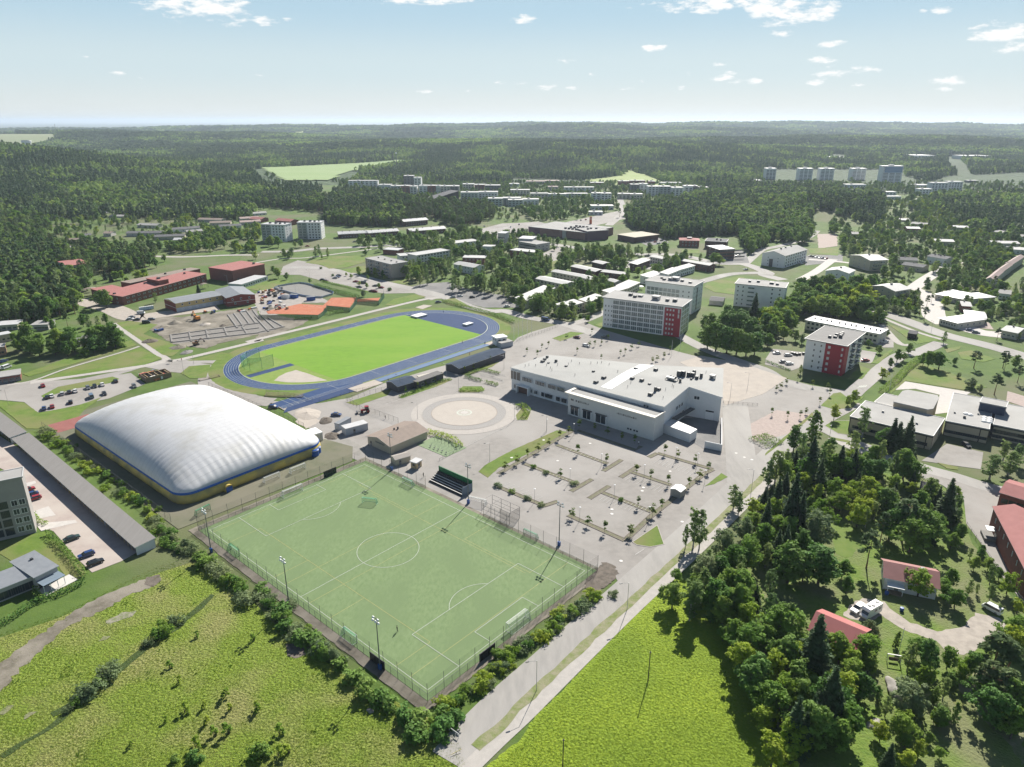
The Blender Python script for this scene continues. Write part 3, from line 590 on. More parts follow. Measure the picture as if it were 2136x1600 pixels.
def make_conifer(seed,h=15.,Rb=2.7,tiers=26,mat=L_SPRUCE,kind='spruce',leaf=.55,dens=1.):
    rs=np.random.RandomState(seed); P=[];D=[]
    for t in range(tiers):
        u=t/(tiers-1); z=h*(.07+.91*u); r=Rb*(1-u)**.85*(.8+.4*rs.random())+.12
        nb=max(5,int((5+7*(1-u))*dens)); ph=rs.random()*6.28
        for b in range(nb):
            a=ph+b*6.283/nb+rs.normal(0,.2); rb=r*(.7+.45*rs.random()); m=max(3,int(rb*7))
            s=rs.random(m)**.7; q=s*rb; zz=z-q*.32+(s**2)*rb*.12+rs.normal(0,.07,m)
            w=rs.normal(0,.22,m)*(1.1-s*.5)
            P.append(np.stack([np.cos(a)*q-np.sin(a)*w,np.sin(a)*q+np.cos(a)*w,zz],1)); D.append(np.tile([math.cos(a)*.35,math.sin(a)*.35,.9],(m,1)))
    proto(kind,leaves_mesh('crown',np.concatenate(P),np.concatenate(D),leaf,mat,rs,1.7),trunk(h*.96,h*.014+.05,BARK))
def make_pine(seed,h=16.,kind='pine'):
    rs=np.random.RandomState(seed)
    def f(r):
        u=r.random()**.8; z=h*(.46+.50*u); w=2.9*(1-.75*u**1.6); a=r.random()*6.283; q=math.sqrt(.25+.75*r.random())
        return np.array([math.cos(a)*w*q,math.sin(a)*w*q,z]),2.9
    P,D=clumpy(rs,28,80,f,.5,(.22,.38)); limbs=[(h*(.45+.4*rs.random()),rs.random()*6.28,2.1,.7) for _ in range(9)]
    proto(kind,leaves_mesh('crown',P,D,.5,L_PINE,rs,1.6),trunk(h*.92,.24,BARKP,'trunk',1.2,limbs))
def make_bush(kind,mat,seed,h=2.6,rx=1.9,n=12,nl=75,leaf=.34):
    rs=np.random.RandomState(seed); P,D=clumpy(rs,n,nl,egg(.15,h*.85,rx,.6,.2),.85,(.3,.5)); mb=MB()
    for i in range(5): a=i*1.257+seed; mb.tube((0,0,-.1),(math.cos(a)*rx*.4,math.sin(a)*rx*.4,h*.6),.05,.02,4,cap=False)
    proto(kind,leaves_mesh('foliage',P,D,leaf,mat,rs),mb.mesh('stem',BARK))
for s in range(5): make_broad('broad',L_BROAD,10+s,12,[4.4,3.8,4.9,3.3,4.1][s],36+2*s,top=[.85,.7,1.,.6,.8][s])
for s in range(2): make_broad('light',L_LIGHT,20+s,12,4.2,34)
for s in range(3): make_broad('birch',L_BIRCH,30+s,15,[2.9,3.3,2.6][s],34,70,.5,.16,BARKB,.8,(.2,.4))
for s in range(2): make_broad('willow',L_GREY,40+s,10,3.6,30,95,.5,.15)
for s in range(2): make_broad('dark',L_DARK,45+s,12,4.0,38,105,.55,.15)
for s in range(2): make_broad('column',L_DARK,48+s,11,2.6,32,85,.5,.03,BARK,.6)
for s in range(3): make_conifer(50+s,16,[3.5,3.9,3.1][s],28,leaf=.5,dens=1.25)
for s in range(3): make_pine(60+s)
for s in range(4): make_bush('bush',L_GREY if s%2 else L_BROAD,70+s,[2.6,2.3,2.9,2.2][s],[1.9,2.3,1.5,2.1][s],22,48,.28)
make_bush('bush_light',L_LIGHT,75); make_bush('bush_dark',L_DARK,76); make_bush('seedling',L_LIGHT,77,2.2,.75,7,40,.28)
def make_sap(seed,h=3.9):
    rs=np.random.RandomState(seed); P,D=clumpy(rs,9,60,egg(1.5,h,.95,1.1,.3),.9,(.4,.62)); proto('sapling',leaves_mesh('crown',P,D,.26,L_SAP,rs),trunk(h*.8,.05,BARK))
make_sap(80); make_sap(81)
KINDS=dict(broad=('broadleaf_tree','green broadleaf tree','tree'),light=('maple_tree','light green broadleaf tree','tree'),birch=('birch_tree','slender birch','tree'),willow=('willow_tree','grey green willow','tree'),dark=('oak_tree','dark green broadleaf tree','tree'),column=('columnar_tree','dark columnar tree','tree'),
  spruce=('spruce_tree','dark pointed spruce','tree'),pine=('pine_tree','pine with bare trunk','tree'),bush=('bush','leafy bush','bush'),bush_light=('bush','bright green bush','bush'),bush_dark=('bush','dark green bush','bush'),seedling=('young_shrub','small upright shrub','shrub'),sapling=('sapling_tree','young planted tree','tree'))
BASEH=dict(broad=12,light=12,birch=15,willow=10,dark=12,column=11,spruce=16,pine=16,bush=2.6,bush_light=2.6,bush_dark=2.6,seedling=2.2,sapling=3.9)
COUNTS={}; PLANTS=[]
def plant(kind, x, y, h, label, group=None, wide=1.0, z=None, cat=None):
    cr,tr=PROTO[kind][rnd.randrange(len(PROTO[kind]))]; nm,_,c=KINDS[kind]
    e=empty(nm,(x,y,(terr(x,y) if z is None else z)-.05),rnd.random()*6.28); s=h/BASEH[kind]; e.scale=(s*wide*(.84+.34*rnd.random()),s*wide*(.84+.34*rnd.random()),s)
    tag(e,label,cat or c,group)
    link('trunk' if kind not in ('bush','bush_light','bush_dark','seedling') else 'stem',tr,e); link('crown' if kind not in ('bush','bush_light','bush_dark','seedling') else 'foliage',cr,e)
    COUNTS[kind]=COUNTS.get(kind,0)+1; PLANTS.append((x,y,h)); return e
ORD=['first','second','third','fourth','fifth','sixth','seventh','eighth','ninth','tenth','eleventh','twelfth','thirteenth','fourteenth','fifteenth','sixteenth']
def grove(where, marks, kind, group, h=None, top=False, wide=1.0, desc=None):
    """marks: 'crop x,y,h ...' base marks (or crown-top marks with top=True); every tree gets its place in the row, counted from the left"""
    items=[]; o=None
    for t in marks.split():
        if t.isalpha(): o=CROPS.get(t); continue
        q=t.split(','); x,y=float(q[0]),float(q[1]); k=kind
        p=(x,y) if o is None else (o[0]+x*KS,o[1]+y*KS); hh=float(q[2]) if len(q)>2 and q[2] else h
        if len(q)>3: k=q[3]
        g=G(p,hh if top else 0); items.append((k,g,hh,p[0],float(q[4]) if len(q)>4 else wide))
    byk={}
    for it in items: byk.setdefault(it[0],[]).append(it)
    for k,L in byk.items():
        L.sort(key=lambda i:i[3]); d=desc or KINDS[k][1]
        for i,(kk,g,hh,px,wd) in enumerate(L):
            if len(('%s %s, %s from the left'%(d,where,ORD[i%16])).split())>16: d=KINDS[k][0].replace('_',' ')
            if len(L)==1: lab='%s %s'%(d,where)
            elif len(L)<=16: lab='%s %s, %s from the left'%(d,where,ORD[i])
            else: lab='%s among many %s'%(d,where)
            plant(k,g.x,g.y,hh*(.96+.08*rnd.random()),lab,group if len(L)>1 else None,wd)
# ---------------------------------------------------------------- tree places
T=True
grove('in the wood beside the footpath','M 420,225,18 275,540,20 650,310,13 40,735,14 600,2130,17 200,960,14 480,420,14 760,330,13 330,690,15 130,560,14','spruce','trees of the wood beside the footpath',top=T)
grove('in front of the flat-roofed school','M 1085,85,14,spruce 1130,105,14,spruce 1222,65,16,spruce 850,-20,14,birch 765,195,13,birch 990,250,13,birch 1100,345,12,birch 900,300,10,broad 1190,340,12,broad 1250,450,9,broad 1040,160,9,broad',None,'trees in front of the school',top=T)
grove('at the north end of the footpath wood','M 425,18,14,column 265,140,11,dark 120,335,14,birch 55,420,12,birch 330,200,12,birch 200,330,12,birch 540,280,12,birch 600,380,10,broad 500,330,12,birch 180,430,10,broad 370,420,10,broad 700,420,9,broad 790,380,10,broad 860,420,10,dark 950,420,9,dark',None,'trees of the wood beside the footpath',top=T)
grove('in the sunny thicket inside the wood','M 450,620,8 600,575,8.5 740,600,8 870,560,9 960,640,8 470,740,8 540,830,7 640,690,7.5 780,750,7 690,640,8 880,680,7.5 420,860,6.5','light','light green thicket trees',top=T)
grove('above the round garden lawn','M 450,880,10.5,willow 1045,660,6,willow 1560,575,16,spruce,1.25 1200,745,14.5,pine,1.5 900,1000,13,pine,1.1 1340,860,13,dark,1.15 1080,800,12,dark 1000,860,11,pine 1300,700,9,broad 1420,880,9,broad 1250,900,12,broad,1.2',None,'trees around the garden lawn',top=T)
grove('left of the garden lawn','M 230,1140,12,dark,1.1 490,1150,12,dark,1.15 60,1340,9,birch 130,1000,11,spruce 210,900,9,broad 330,1000,9,dark 30,1100,9,birch 20,960,10,broad 350,1180,10,dark 660,1250,6,broad 690,1400,5,broad 120,880,8,broad',None,'trees left of the garden lawn',top=T)
grove('beside the red-roofed house','M 1310,1340,8.5,light,1.15 1560,1330,6,broad 1600,1490,6,broad,1.1 1500,1420,5,broad',None,'trees beside the red-roofed house',top=T)
grove('beside the footpath, leaning over it','L 1640,800,15 1690,830,14 1560,950,9','birch','birches leaning over the footpath',top=T,wide=.75)
grove('at the edge of the wood along the footpath','L 1960,640,9,birch 2000,700,8,birch 1740,1150,10,birch 1900,1010,10,willow 2060,900,9,willow 2110,740,7,light 2120,860,8,broad 1950,1130,9,broad 2080,1080,10,broad 1820,1200,8,birch 1660,1290,7,willow 1480,1330,4,broad',None,'trees along the footpath edge',top=T)
grove('at the crop field edge of the wood','Q 1450,60,8,dark 1640,20,12,birch 1600,130,9,birch 1800,60,10,broad 1900,130,9,broad 2000,90,11,broad 1870,190,9,broad 2060,240,9,light 1960,380,8,broad 1700,-60,11,birch 1760,-160,10,willow 2050,-30,11,broad 1940,-70,10,broad 2090,420,9,broad 2030,560,9,light 2110,660,10,dark',None,'trees at the crop field edge',top=T,wide=1.1)
grove('in the dark wood left of the red barn','R 60,150,10,birch 220,215,12,birch 140,260,11,broad 310,320,9,birch 40,420,9,broad 210,500,10,dark 90,620,9,light 280,560,8,light 170,840,8.5,light 60,880,9,broad 290,700,10,dark 330,860,9,dark 20,1080,7,light 250,1180,9,light,1.25 90,1330,8,light 420,980,11,spruce 360,1120,11,spruce 480,1060,12,dark 330,480,8,broad',None,'trees left of the red barn',top=T)
grove('below the red barn','R 470,335,17,spruce,1.15 590,740,16,spruce 300,980,15,spruce 690,800,9,light 860,500,8,light,1.1 730,600,7,light 640,960,11,spruce 700,1050,9,broad 560,860,12,dark 640,1200,8,broad 820,820,7,dark 880,640,6,broad 870,370,4.5,willow 930,420,4,willow',None,'trees below the red barn',top=T)
grove('around the swing and the flat boulder','R 1230,545,8.5,birch 1390,540,9.5,column,1.2 1260,890,8,willow,1.35 1110,450,5,column,.8 950,910,4,column 1420,920,5,column,.8 1340,740,6,light 1600,1050,5.5,column,.6 1500,1050,4,willow 1060,1375,7,spruce 980,1210,5,light 1200,1440,5,light 1180,1300,4,broad',None,'trees around the boulder garden',top=T)
grove('right of the gravel drive','R 1970,460,13,pine,1.5 2080,520,12,pine,1.3 1900,700,11,pine,1.3 2040,760,12,pine,1.4 2110,900,11,dark 1990,960,10,dark 1700,660,6,light 1640,720,5.5,light 1780,640,7,broad 1850,830,7,dark 1930,900,8,dark 2100,1100,8,broad 2120,420,9,light',None,'trees right of the gravel drive',top=T)
def scatter_bushes(where, marks, kind, n, h0, h1, group, spread=1.4):
    n=int(n*1.35); h0*=.8
    pts=W_(marks); segs=list(zip(pts,pts[1:])); Ls=[(b-a).length for a,b in segs]; tot=sum(Ls); out=[]
    for i in range(n):
        d=(i+.2+.6*rnd.random())/n*tot
        for (a,b),l in zip(segs,Ls):
            if d<=l: break
            d-=l
        p=a.lerp(b,min(d/l,1)); out.append(p+Vector((rnd.gauss(0,spread),rnd.gauss(0,spread),0)))
    out.sort(key=lambda p:p.x/p.y)
    for i,p in enumerate(out):
        k=kind[rnd.randrange(len(kind))] if isinstance(kind,(list,tuple)) else kind
        lab='leafy bush %s, %s from the left'%(where,ORD[i]) if n<=16 else 'leafy bush %s, one of many in the row'%where
        plant(k,p.x,p.y,h0+(h1-h0)*rnd.random(),lab,group,1+.4*rnd.random())
BK=['bush','bush','bush','bush_dark','willow']
scatter_bushes('outside the soccer pitch fence by the meadow','J 1330,1020 1450,1130 1700,1300 1900,1450 2050,1560 O 60,200 200,330 380,480 560,620 740,760',BK,30,1.8,3.4,'bushes outside the pitch fence',1.0)
grove('by the soccer fence','O 60,60,3.2 200,240,3.6 230,370,3.2 380,450,3.4 930,870,3.8 1040,960,3.2 590,600,2.6 690,680,2.8 800,780,2.8 1130,1010,2.8 1250,1080,3.2 1380,1130,3.6 1340,1230,3.2 1560,1200,3.6 1660,1130,3.0 1560,1080,2.6','bush_dark','dark bushes by the soccer fence',top=T,wide=1.15,desc='round dark bush')
scatter_bushes('between the soccer fence and the road','O 1500,1250 1750,1000 1950,850 2136,720 Q 0,680 250,560 420,430 560,330 700,230 850,150',['bush','bush','bush_light'],34,1.2,2.6,'bushes between the pitch fence and the road',1.1)
scatter_bushes('on the bank beside the long carport','J 330,190 500,300 640,400 780,510 900,610 1010,690 1130,780 1250,880 1350,1000',['bush','bush','bush_light'],30,1.5,3.2,'bushes on the carport bank',1.2)
scatter_bushes('on the grass bank above the carport end','J 1130,1060 1300,1060 1400,1130 1450,1200',BK,9,1.2,2.4,'bushes above the carport end',1.5)
grove('in the meadow ditch','N 740,870,3.2 850,760,3.4 690,930,2.8 900,720,2.8 800,830,2.5 620,1010,2.0 1290,440,3.0 1360,410,3.0 1430,330,2.6 1330,370,2.6 1220,520,1.8 560,1060,1.6','bush','bushes in the meadow ditch',top=T,desc='grey green bush')
grove('out in the open meadow','N 1610,460,1.9 1390,710,2.0 1850,920,2.6 1510,1050,2.8 1670,1030,2.0 1690,1150,2.2 1900,1050,2.0 2110,1040,2.3 1870,1220,3.0 1760,1250,2.6 1600,1340,2.7 1350,1160,1.6 1080,1350,1.6 O 10,1050,2.4 200,1240,2.6 40,1400,2.8 190,1410,2.6 280,1390,2.6 N 1460,830,2.0 2090,480,2.2','seedling','young shrubs in the meadow',top=T)
grove('at the bottom of the meadow','N 1600,1450,2.4 2130,1400,3.0 1440,1480,1.5','bush_dark','bushes at the foot of the meadow',top=T)
# planted saplings of the car parks
grove('in the front car park beds','L 655,385 888,455 512,585 505,262 52,520 155,470 240,420 330,372 418,325 578,220 665,178 1370,385 1480,420 1625,465 1730,535 1660,590','sapling','saplings in the front car park beds',3.7)
grove('in the lower car park beds near the pitch','L 1572,660 1135,550 1255,595 1400,640 1150,820 1345,845 1270,900,4.6 605,915 735,975 875,1030 1085,1060,4.2 790,190 900,230 1015,270 1120,300','sapling','saplings in the lower car park beds',3.6)
grove('in the car park beds','L 288,500 395,545 628,635 105,705 232,760 348,812 1010,775 0,655','bush','bushes in the car park beds',1.7,desc='clipped round bush')
grove('in the car park behind the hall','H 235,945,3.4 357,905 413,885 560,820 770,775 647,940 752,880 795,880 848,865 905,830 1003,960 1043,945 1098,905 1158,880 1268,1015 1308,1000','sapling','saplings behind the hall',3.2)
grove('along the kerb by the sand square','H 1363,975 1413,930 845,1000 318,965 I 90,1250 130,1232 173,1195 265,1162 390,1215 512,1230 530,1290 450,1360 55,1450 183,1480 287,1475 333,1440','sapling','saplings by the sand square',3.3)
grove('in the stadium planting strip','F 1255,1270 1350,1240 1417,1210 1487,1180 1550,1150 1738,1105 1812,1075 1880,1040 1950,1020','sapling','saplings along the stadium',3.6,wide=.7)
# town trees
grove('around the red and white block','I 565,1490,7,light 730,1340,6,light 680,1370,5,light 965,1150,6,light 1030,1060,6,broad 1085,1010,7,broad 1180,940,6,dark 1140,1000,5,light 290,1110,5,birch 850,880,4,broad 940,940,5,dark 1000,800,5,broad 1470,860,8,birch',None,'trees around the red and white block')
grove('in the school park','I 1340,1060,9,broad 1430,1070,10,broad,1.2 1300,1040,7,broad 1560,1030,4,dark 1720,1060,10,pine,1.3 1960,1060,10,pine,1.2 1890,1280,11,pine,1.3 2080,1180,9,pine,1.3 1700,1220,5,willow,1.7 1770,1260,4,willow 1590,1140,3,willow 1910,830,8,pine 2090,830,5,birch',None,'trees in the school park')
grove('by the school road','M 1850,590,10,birch 2000,560,10,birch 1960,440,9,birch 2070,480,9,birch',None,'birches by the school road',wide=1.4)
grove('in the tall grove beside the white block','H 1720,900,14 1790,920,16 1880,940,16 1960,950,15 2040,960,14 2110,950,13 1750,800,14 1850,780,15 1950,790,15 2060,820,14 1700,760,11 1900,700,13 2000,740,13 2120,860,11','dark','dark trees of the grove beside the white block',wide=1.15)
grove('in front of the white blocks','H 2100,690,19,spruce,1.1 I 30,650,6,broad 60,760,8,broad 150,830,9,broad 230,740,8,broad 20,880,8,broad 300,860,6,willow 110,700,8,dark 250,840,7,dark',None,'trees in front of the white blocks')
grove('in the belt behind the long rowhouse','I 300,600,10 380,590,10 460,600,11 560,610,9 230,660,10 640,640,9,dark 700,640,8,dark 770,660,9,dark 830,680,8 900,690,8 950,700,8,dark 420,430,10 480,470,9 530,460,9 600,460,9 680,470,9 780,400,10 850,420,10 880,480,8 750,500,8,dark 700,560,8,dark 330,470,8 560,520,10,dark 640,560,9','broad','trees in the belt behind the rowhouse')
grove('along the avenue hedge','I 870,540,5 930,560,5 1000,590,5 1060,600,5 1120,620,5 1180,630,4.5','willow','round willows along the avenue',wide=1.5,desc='round clipped willow')
grove('beside the avenue junction','I 1160,520,8 1220,560,9 1270,620,10 1310,670,10 1330,560,9 1250,480,8 1370,520,7','pine','pines beside the avenue junction')
grove('left of the construction site','E 880,560,13,dark,1.5 820,540,9,dark 1285,520,8,birch 1640,440,8,spruce,1.2 960,340,8,light 1010,330,8,light 1150,350,10,light,1.2 1200,330,9,light 1050,380,7,light 870,330,9,spruce 920,350,8,spruce 720,420,11,dark,1.2 650,430,10,dark 800,420,9,pine',None,'trees by the red schools',wide=1.1)
grove('in the clump beside the footpath fork','E 250,940,10,dark,1.2 330,960,10,dark,1.2 460,950,10,dark,1.2 560,960,9,dark 620,940,8,broad 160,930,8,broad 780,930,10,dark,1.3 860,920,9,dark 900,850,8,broad 960,880,6,bush_dark 1010,880,5,bush_dark 700,900,7,broad 740,740,10,birch 690,720,8,broad 820,730,8,birch 920,750,6,broad 880,700,7,broad 560,720,10,pine 440,760,8,broad 400,720,7,broad 640,600,7,broad 130,860,7,broad 690,960,5,bush_dark',None,'trees at the footpath fork')
grove('in the front of the western wood','E 40,560,11,birch 150,640,12,birch 260,640,12,birch 370,630,12,birch 480,620,11 560,600,10 620,560,9,dark 80,480,12,pine 190,520,12,pine 300,540,12,pine 420,560,12,pine 530,520,11,dark 60,380,12,pine 160,430,12,birch 280,430,12,birch 380,470,12,birch 480,460,10 560,430,9 40,280,12 120,300,13,birch 220,340,12,pine 330,360,12,pine 430,380,10,pine 90,200,12,birch 190,230,12 290,250,11,birch 380,290,10,pine 450,300,9,pine 20,650,9,broad 230,700,8,pine 100,640,9,dark 20,470,10,dark 350,190,10,birch 260,150,10,pine 150,120,10,pine 60,110,11','broad','trees at the front of the western wood')
grove('on the street islands','F 510,150,11,birch 610,150,9,birch 550,240,2,bush_dark 255,150,7,dark 290,160,8,dark 200,320,9,broad 270,330,6,dark 160,280,7,broad 560,160,6,birch 920,130,6,dark 650,300,2,bush_dark 460,360,4,broad 1120,420,2.6,bush_dark',None,'trees on the street islands')
grove('in the tarmac grove behind the track','F 1370,380,10 1300,350,7 1430,370,10 1480,340,9 1550,330,8 1350,330,8 1640,430,10 1690,430,11 1750,420,11 1660,380,9 1830,400,10 1900,440,11 1980,450,11 2060,460,10 2130,470,10','birch','birches of the grove behind the track',wide=1.25)
grove('in the street planting','F 900,470,5,willow 870,300,4 940,330,4 1010,320,4,light 1080,330,4,light 870,380,4,light 930,400,4,light 800,320,4,light 1030,400,4,light 760,300,3,light','broad','street trees by the car park',wide=1.1)
grove('in front of the grey slab block','F 860,280,6,light 940,290,6 1000,300,7 1060,310,6,dark 1270,340,6 1230,300,5','light','trees before the slab block')
grove('among the terraces','H 590,310,5,broad 550,460,9,dark 590,480,9,birch 460,500,6,dark,1.3 330,590,12,broad,1.2 300,590,8,dark 400,500,5,broad 700,480,9,dark 730,460,10,broad 760,440,10,birch 800,420,11,dark 860,410,11,dark 910,280,9,dark 1060,330,10,birch 1010,310,9 1150,300,8 1200,290,8,birch 1280,280,8 1370,250,13,birch 1450,240,12 740,680,5,light 620,660,2.5,bush_dark 680,640,2.5,bush_dark 730,650,2.5,bush_dark 780,600,2.5,bush_dark 830,580,2.5,bush_dark 580,650,2.5,bush 520,430,6 160,300,9,birch 130,480,11,birch 80,500,10,birch 250,390,9,birch 270,400,8 200,250,9,birch 190,200,13,birch,1.3 250,190,12,birch',None or 'broad','trees among the white terraces')
grove('in the row before the brick store','C 660,1180,7 730,1230,10 770,1230,9,broad 830,1200,8 890,1230,12 940,1220,10 985,1230,12 1070,1230,10 1160,1230,11,dark 1100,1240,9 1290,1240,13,broad 1300,1290,8,broad 1380,1310,12 1240,1360,8 1400,1330,9,broad 1580,1300,9 1690,1310,10,broad 1740,1320,9,broad 570,1250,5,broad 450,1210,5,broad 380,1200,5,broad 500,1230,4,light 620,1230,4,light 1470,1270,5,dark 1510,1250,4,dark','birch','trees before the brick store',wide=1.2)
grove('west of the terraces','C 40,1180,10 70,1170,9 100,1330,12,birch,1.3 150,1340,12 190,1330,10 60,1340,9 340,1130,6,broad 40,1440,9 110,1480,9 180,1490,8 20,1560,10 90,1560,9 200,1540,8 B 1690,1150,9 1740,1190,9 1810,1200,8 1600,1160,10,broad 1640,1170,9,broad 1940,1170,9,broad 2000,1180,8,dark 1980,1330,8 2080,1340,8 1900,1360,7 1960,1340,7,dark 1320,1290,8,birch 1290,1360,9 1350,1330,9 1570,1370,9 1620,1380,8 1700,1400,9 1510,1350,6,light 1240,1190,10,broad 1310,1200,9,broad 1190,1200,8 1290,1180,9,broad 1440,1330,6,column,.6','birch','birches west of the terraces',wide=1.1)
grove('along the main street','B 540,1240,11,birch 610,1240,8,birch 250,1240,7,dark 310,1250,8,dark 200,1170,11,broad 150,1160,11,broad 120,1160,9,broad 390,1170,8,broad 340,1170,6,broad 900,1110,7,broad 970,1130,5,broad 1050,1130,5,broad 1130,1110,7,broad 1210,1100,7,broad 1310,1090,6,broad 1440,1080,5,light 1670,1090,5 1030,1110,4',None or 'broad','trees along the main street')
grove('behind the brick school','A 1550,1160,9 1400,1200,9,dark 1320,1200,10,dark 1460,1210,9 1600,1190,9 1700,1200,9 1760,1200,8,dark 1850,1180,9 1950,1190,9 2050,1200,9 2110,1270,8,light 1990,1120,9 1900,1100,9,dark 1230,1180,9,dark 1130,1200,10,pine 1060,1220,10,pine 980,1220,9,pine 900,1230,9,pine 1290,1340,9 1240,1260,8 1360,1290,7 830,1280,11,pine 780,1300,9,pine 1180,1130,8','broad','trees behind the brick school')
# clusters by area: random in a marked outline, kept off buildings
def inside(P,x,y):
    c=False
    for i in range(len(P)):
        a,b=P[i],P[i-1]
        if (a.y>y)!=(b.y>y) and x<(b.x-a.x)*(y-a.y)/(b.y-a.y)+a.x: c=not c
    return c
KEEP=[]      # footprints to keep trees off: (polygon)
LATE=[]
def thicket(where, outline, n, kinds, h0, h1, group, z=0, gap=3.5): LATE.append((where,outline,n,kinds,h0,h1,group,z,gap))
def run_thickets():
    for where,outline,n,kinds,h0,h1,group,z,gap in LATE:
        P=[G(p,z) for p in pix(outline)]; xs=[p.x for p in P]; ys=[p.y for p in P]; got=[]; tries=0
        while len(got)<n and tries<n*80:
            tries+=1; x=min(xs)+(max(xs)-min(xs))*rnd.random(); y=min(ys)+(max(ys)-min(ys))*rnd.random()
            if not inside(P,x,y) or any((x-a)**2+(y-b)**2<gap*gap for a,b,_ in got): continue
            if any(inside(K,x,y) for K in KEEP if abs(K[0].x-x)<90 and abs(K[0].y-y)<120): continue
            got.append((x,y,kinds[rnd.randrange(len(kinds))]))
        byk={}
        for g in got: byk.setdefault(g[2],[]).append(g)
        for k,L in byk.items():
            L.sort(key=lambda g:g[0]/g[1])
            for i,(x,y,_) in enumerate(L):
                d=KINDS[k][1]; lab='%s %s, %s from the left'%(d,where,ORD[i]) if len(L)<=16 else '%s, one of many %s'%(d,where)
                plant(k,x,y,h0+(h1-h0)*rnd.random(),lab,group+' ('+KINDS[k][0].replace('_',' ')+')')
BB=['broad','birch','dark','light']
thicket('between the western bungalows','A 0,870 400,840 900,860 1500,830 2136,790 2136,900 1500,1000 1500,1060 2136,1060 2136,1230 1300,1230 900,1200 400,1180 0,1100',110,['broad','birch','dark','pine','light','light'],5.5,9,'trees between the western bungalows',gap=6)
thicket('behind the two grey towers','B 0,560 150,620 350,660 560,720 620,800 560,900 350,880 180,860 0,800',42,['broad','birch','dark','pine'],9,14,'trees behind the grey towers',gap=6)
thicket('on the pine hill in the middle','B 590,980 600,820 700,740 900,700 1180,760 1290,850 1250,960 1180,1000 800,1000',80,['pine','pine','pine','spruce','dark','broad'],11,16,'trees on the pine hill')
thicket('right of the dark gabled hall','B 1560,960 1600,860 1750,830 1900,850 1930,930 1700,1010 1620,1000',26,['pine','pine','dark'],11,15,'trees right of the gabled hall')
thicket('in the grove above the brick store','C 130,930 280,850 380,780 640,800 680,890 620,930 380,950 200,950',34,['broad','dark','broad','birch'],9,14,'trees of the grove above the store')
thicket('on the near slope of the rocky wood','C 880,900 1020,1010 1330,1110 1560,1080 1860,1080 1990,1070 2136,1060 D 0,1120 260,1060 350,1000 380,920 200,880 0,900 C 1700,900 1300,960 1050,880',90,['broad','dark','birch','broad','pine'],10,16,'trees on the slope of the rocky wood',gap=4.5)
thicket('on top of the rocky wood','C 1100,850 1300,850 1560,860 1900,840 2136,820 D 0,820 400,900 650,900 960,900 960,780 500,720 0,690 C 1900,650 1700,700 1500,790',80,['pine','pine','dark','broad','spruce'],10,16,'trees on top of the rocky wood',gap=6)
thicket('around the gravel yard in the north east','D 480,1000 620,980 740,1100 980,1140 1000,1230 880,1290 700,1240 620,1220 600,1080 470,1040',24,['broad','dark','birch'],9,14,'trees around the north-east gravel yard')
thicket('among the north-east villas','D 1000,900 1300,800 1700,780 2136,760 2136,1180 1800,1300 1500,1250 1200,1200 1000,1230 900,1100',90,['broad','dark','birch','light','spruce'],7,12,'trees among the north-east villas',gap=6)
thicket('among the eastern houses','D 980,1280 1340,1200 1600,1280 1900,1180 2136,1170 2136,1582 1900,1582 1500,1420 1100,1440 1050,1330',60,['broad','dark','birch','pine'],6,11,'trees among the eastern houses',gap=5)
thicket('around the daycare roofs','I 1650,480 1900,470 2136,420 2136,700 1900,650 1840,560 1700,540',20,['broad','dark','light','willow'],4,7,'trees around the daycare')
thicket('below the five white towers','D 0,640 400,640 700,620 980,640 1200,700 1340,740 1300,860 1000,840 960,700 500,700 0,690',50,['broad','dark','birch'],7,12,'trees below the white towers',gap=9)
thicket('in the town centre','B 780,690 1300,760 2136,900 C 200,720 900,800 1050,700 1650,700 1500,780 900,840 0,860 B 2100,960',36,['broad','birch','dark'],6,10,'trees in the town centre',gap=10)
# ---------------------------------------------------------------- building kit
def unit_window(frame, cols=1, rows=1, glass=None, fw=.07):
    """1 x 1 m window standing on z 0, outward is -y; frame proud of the glass"""
    mb=MB(); mb.box(-.5,-.02,0,.5,.02,1,1)
    for i in range(cols+1):
        x=-.5+i/cols; w=fw if i in (0,cols) else fw*.6; x0=min(max(x-w/2,-.5),.5-w); mb.box(x0,-.06,0,x0+w,.015,1,0)
    for i in range(rows+1):
        z=i/rows; z0=min(max(z-fw/2,0),1-fw); mb.box(-.499,-.052,z0,.499,.013,z0+fw,0)
    return mb.mesh('window',[frame,glass or GLASS])
WIN=dict(w=unit_window(WHITEP,2,1),d=unit_window(DKST,2,1),s=unit_window(WHITEP,6,1,fw=.035),sd=unit_window(DKST,6,1,fw=.03),g=unit_window(WHITEP,3,1,GLASSG,.05),p=unit_window(BLACK,3,2,fw=.05),q=unit_window(WHITEP,1,2,fw=.09),gl=unit_window(STEEL,2,1,M_('white_pane',(.6,.62,.62),rough=.2),.05))  # the last kind has plain white panes, nothing emits
def unit_balcony():
    mb=MB(); mb.box(-.5,-1,0,.5,0,.06,0)
    mb.box(-.5,-1,.06,.5,-.97,.42,1); mb.box(-.5,-.97,.06,-.49,0,.42,1); mb.box(.49,-.97,.06,.5,0,.42,1)
    for x in (-.5,-.01,.48): mb.box(x,-1.01,.06,x+.02,-.965,.95,0)
    mb.box(-.5,-1.012,.41,.5,-.96,.44,0)
    return mb.mesh('balcony',[WHITEP,GLASSG])
BALC=unit_balcony()
def unit_vent():
    mb=MB(); mb.box(-.5,-.5,0,.5,.5,.8,0); mb.box(-.56,-.56,.8,.56,.56,.9,1); mb.box(-.3,-.51,.2,.3,-.5,.6,1); return mb.mesh('roof_vent',[STEEL,DKST])
VENT=unit_vent()
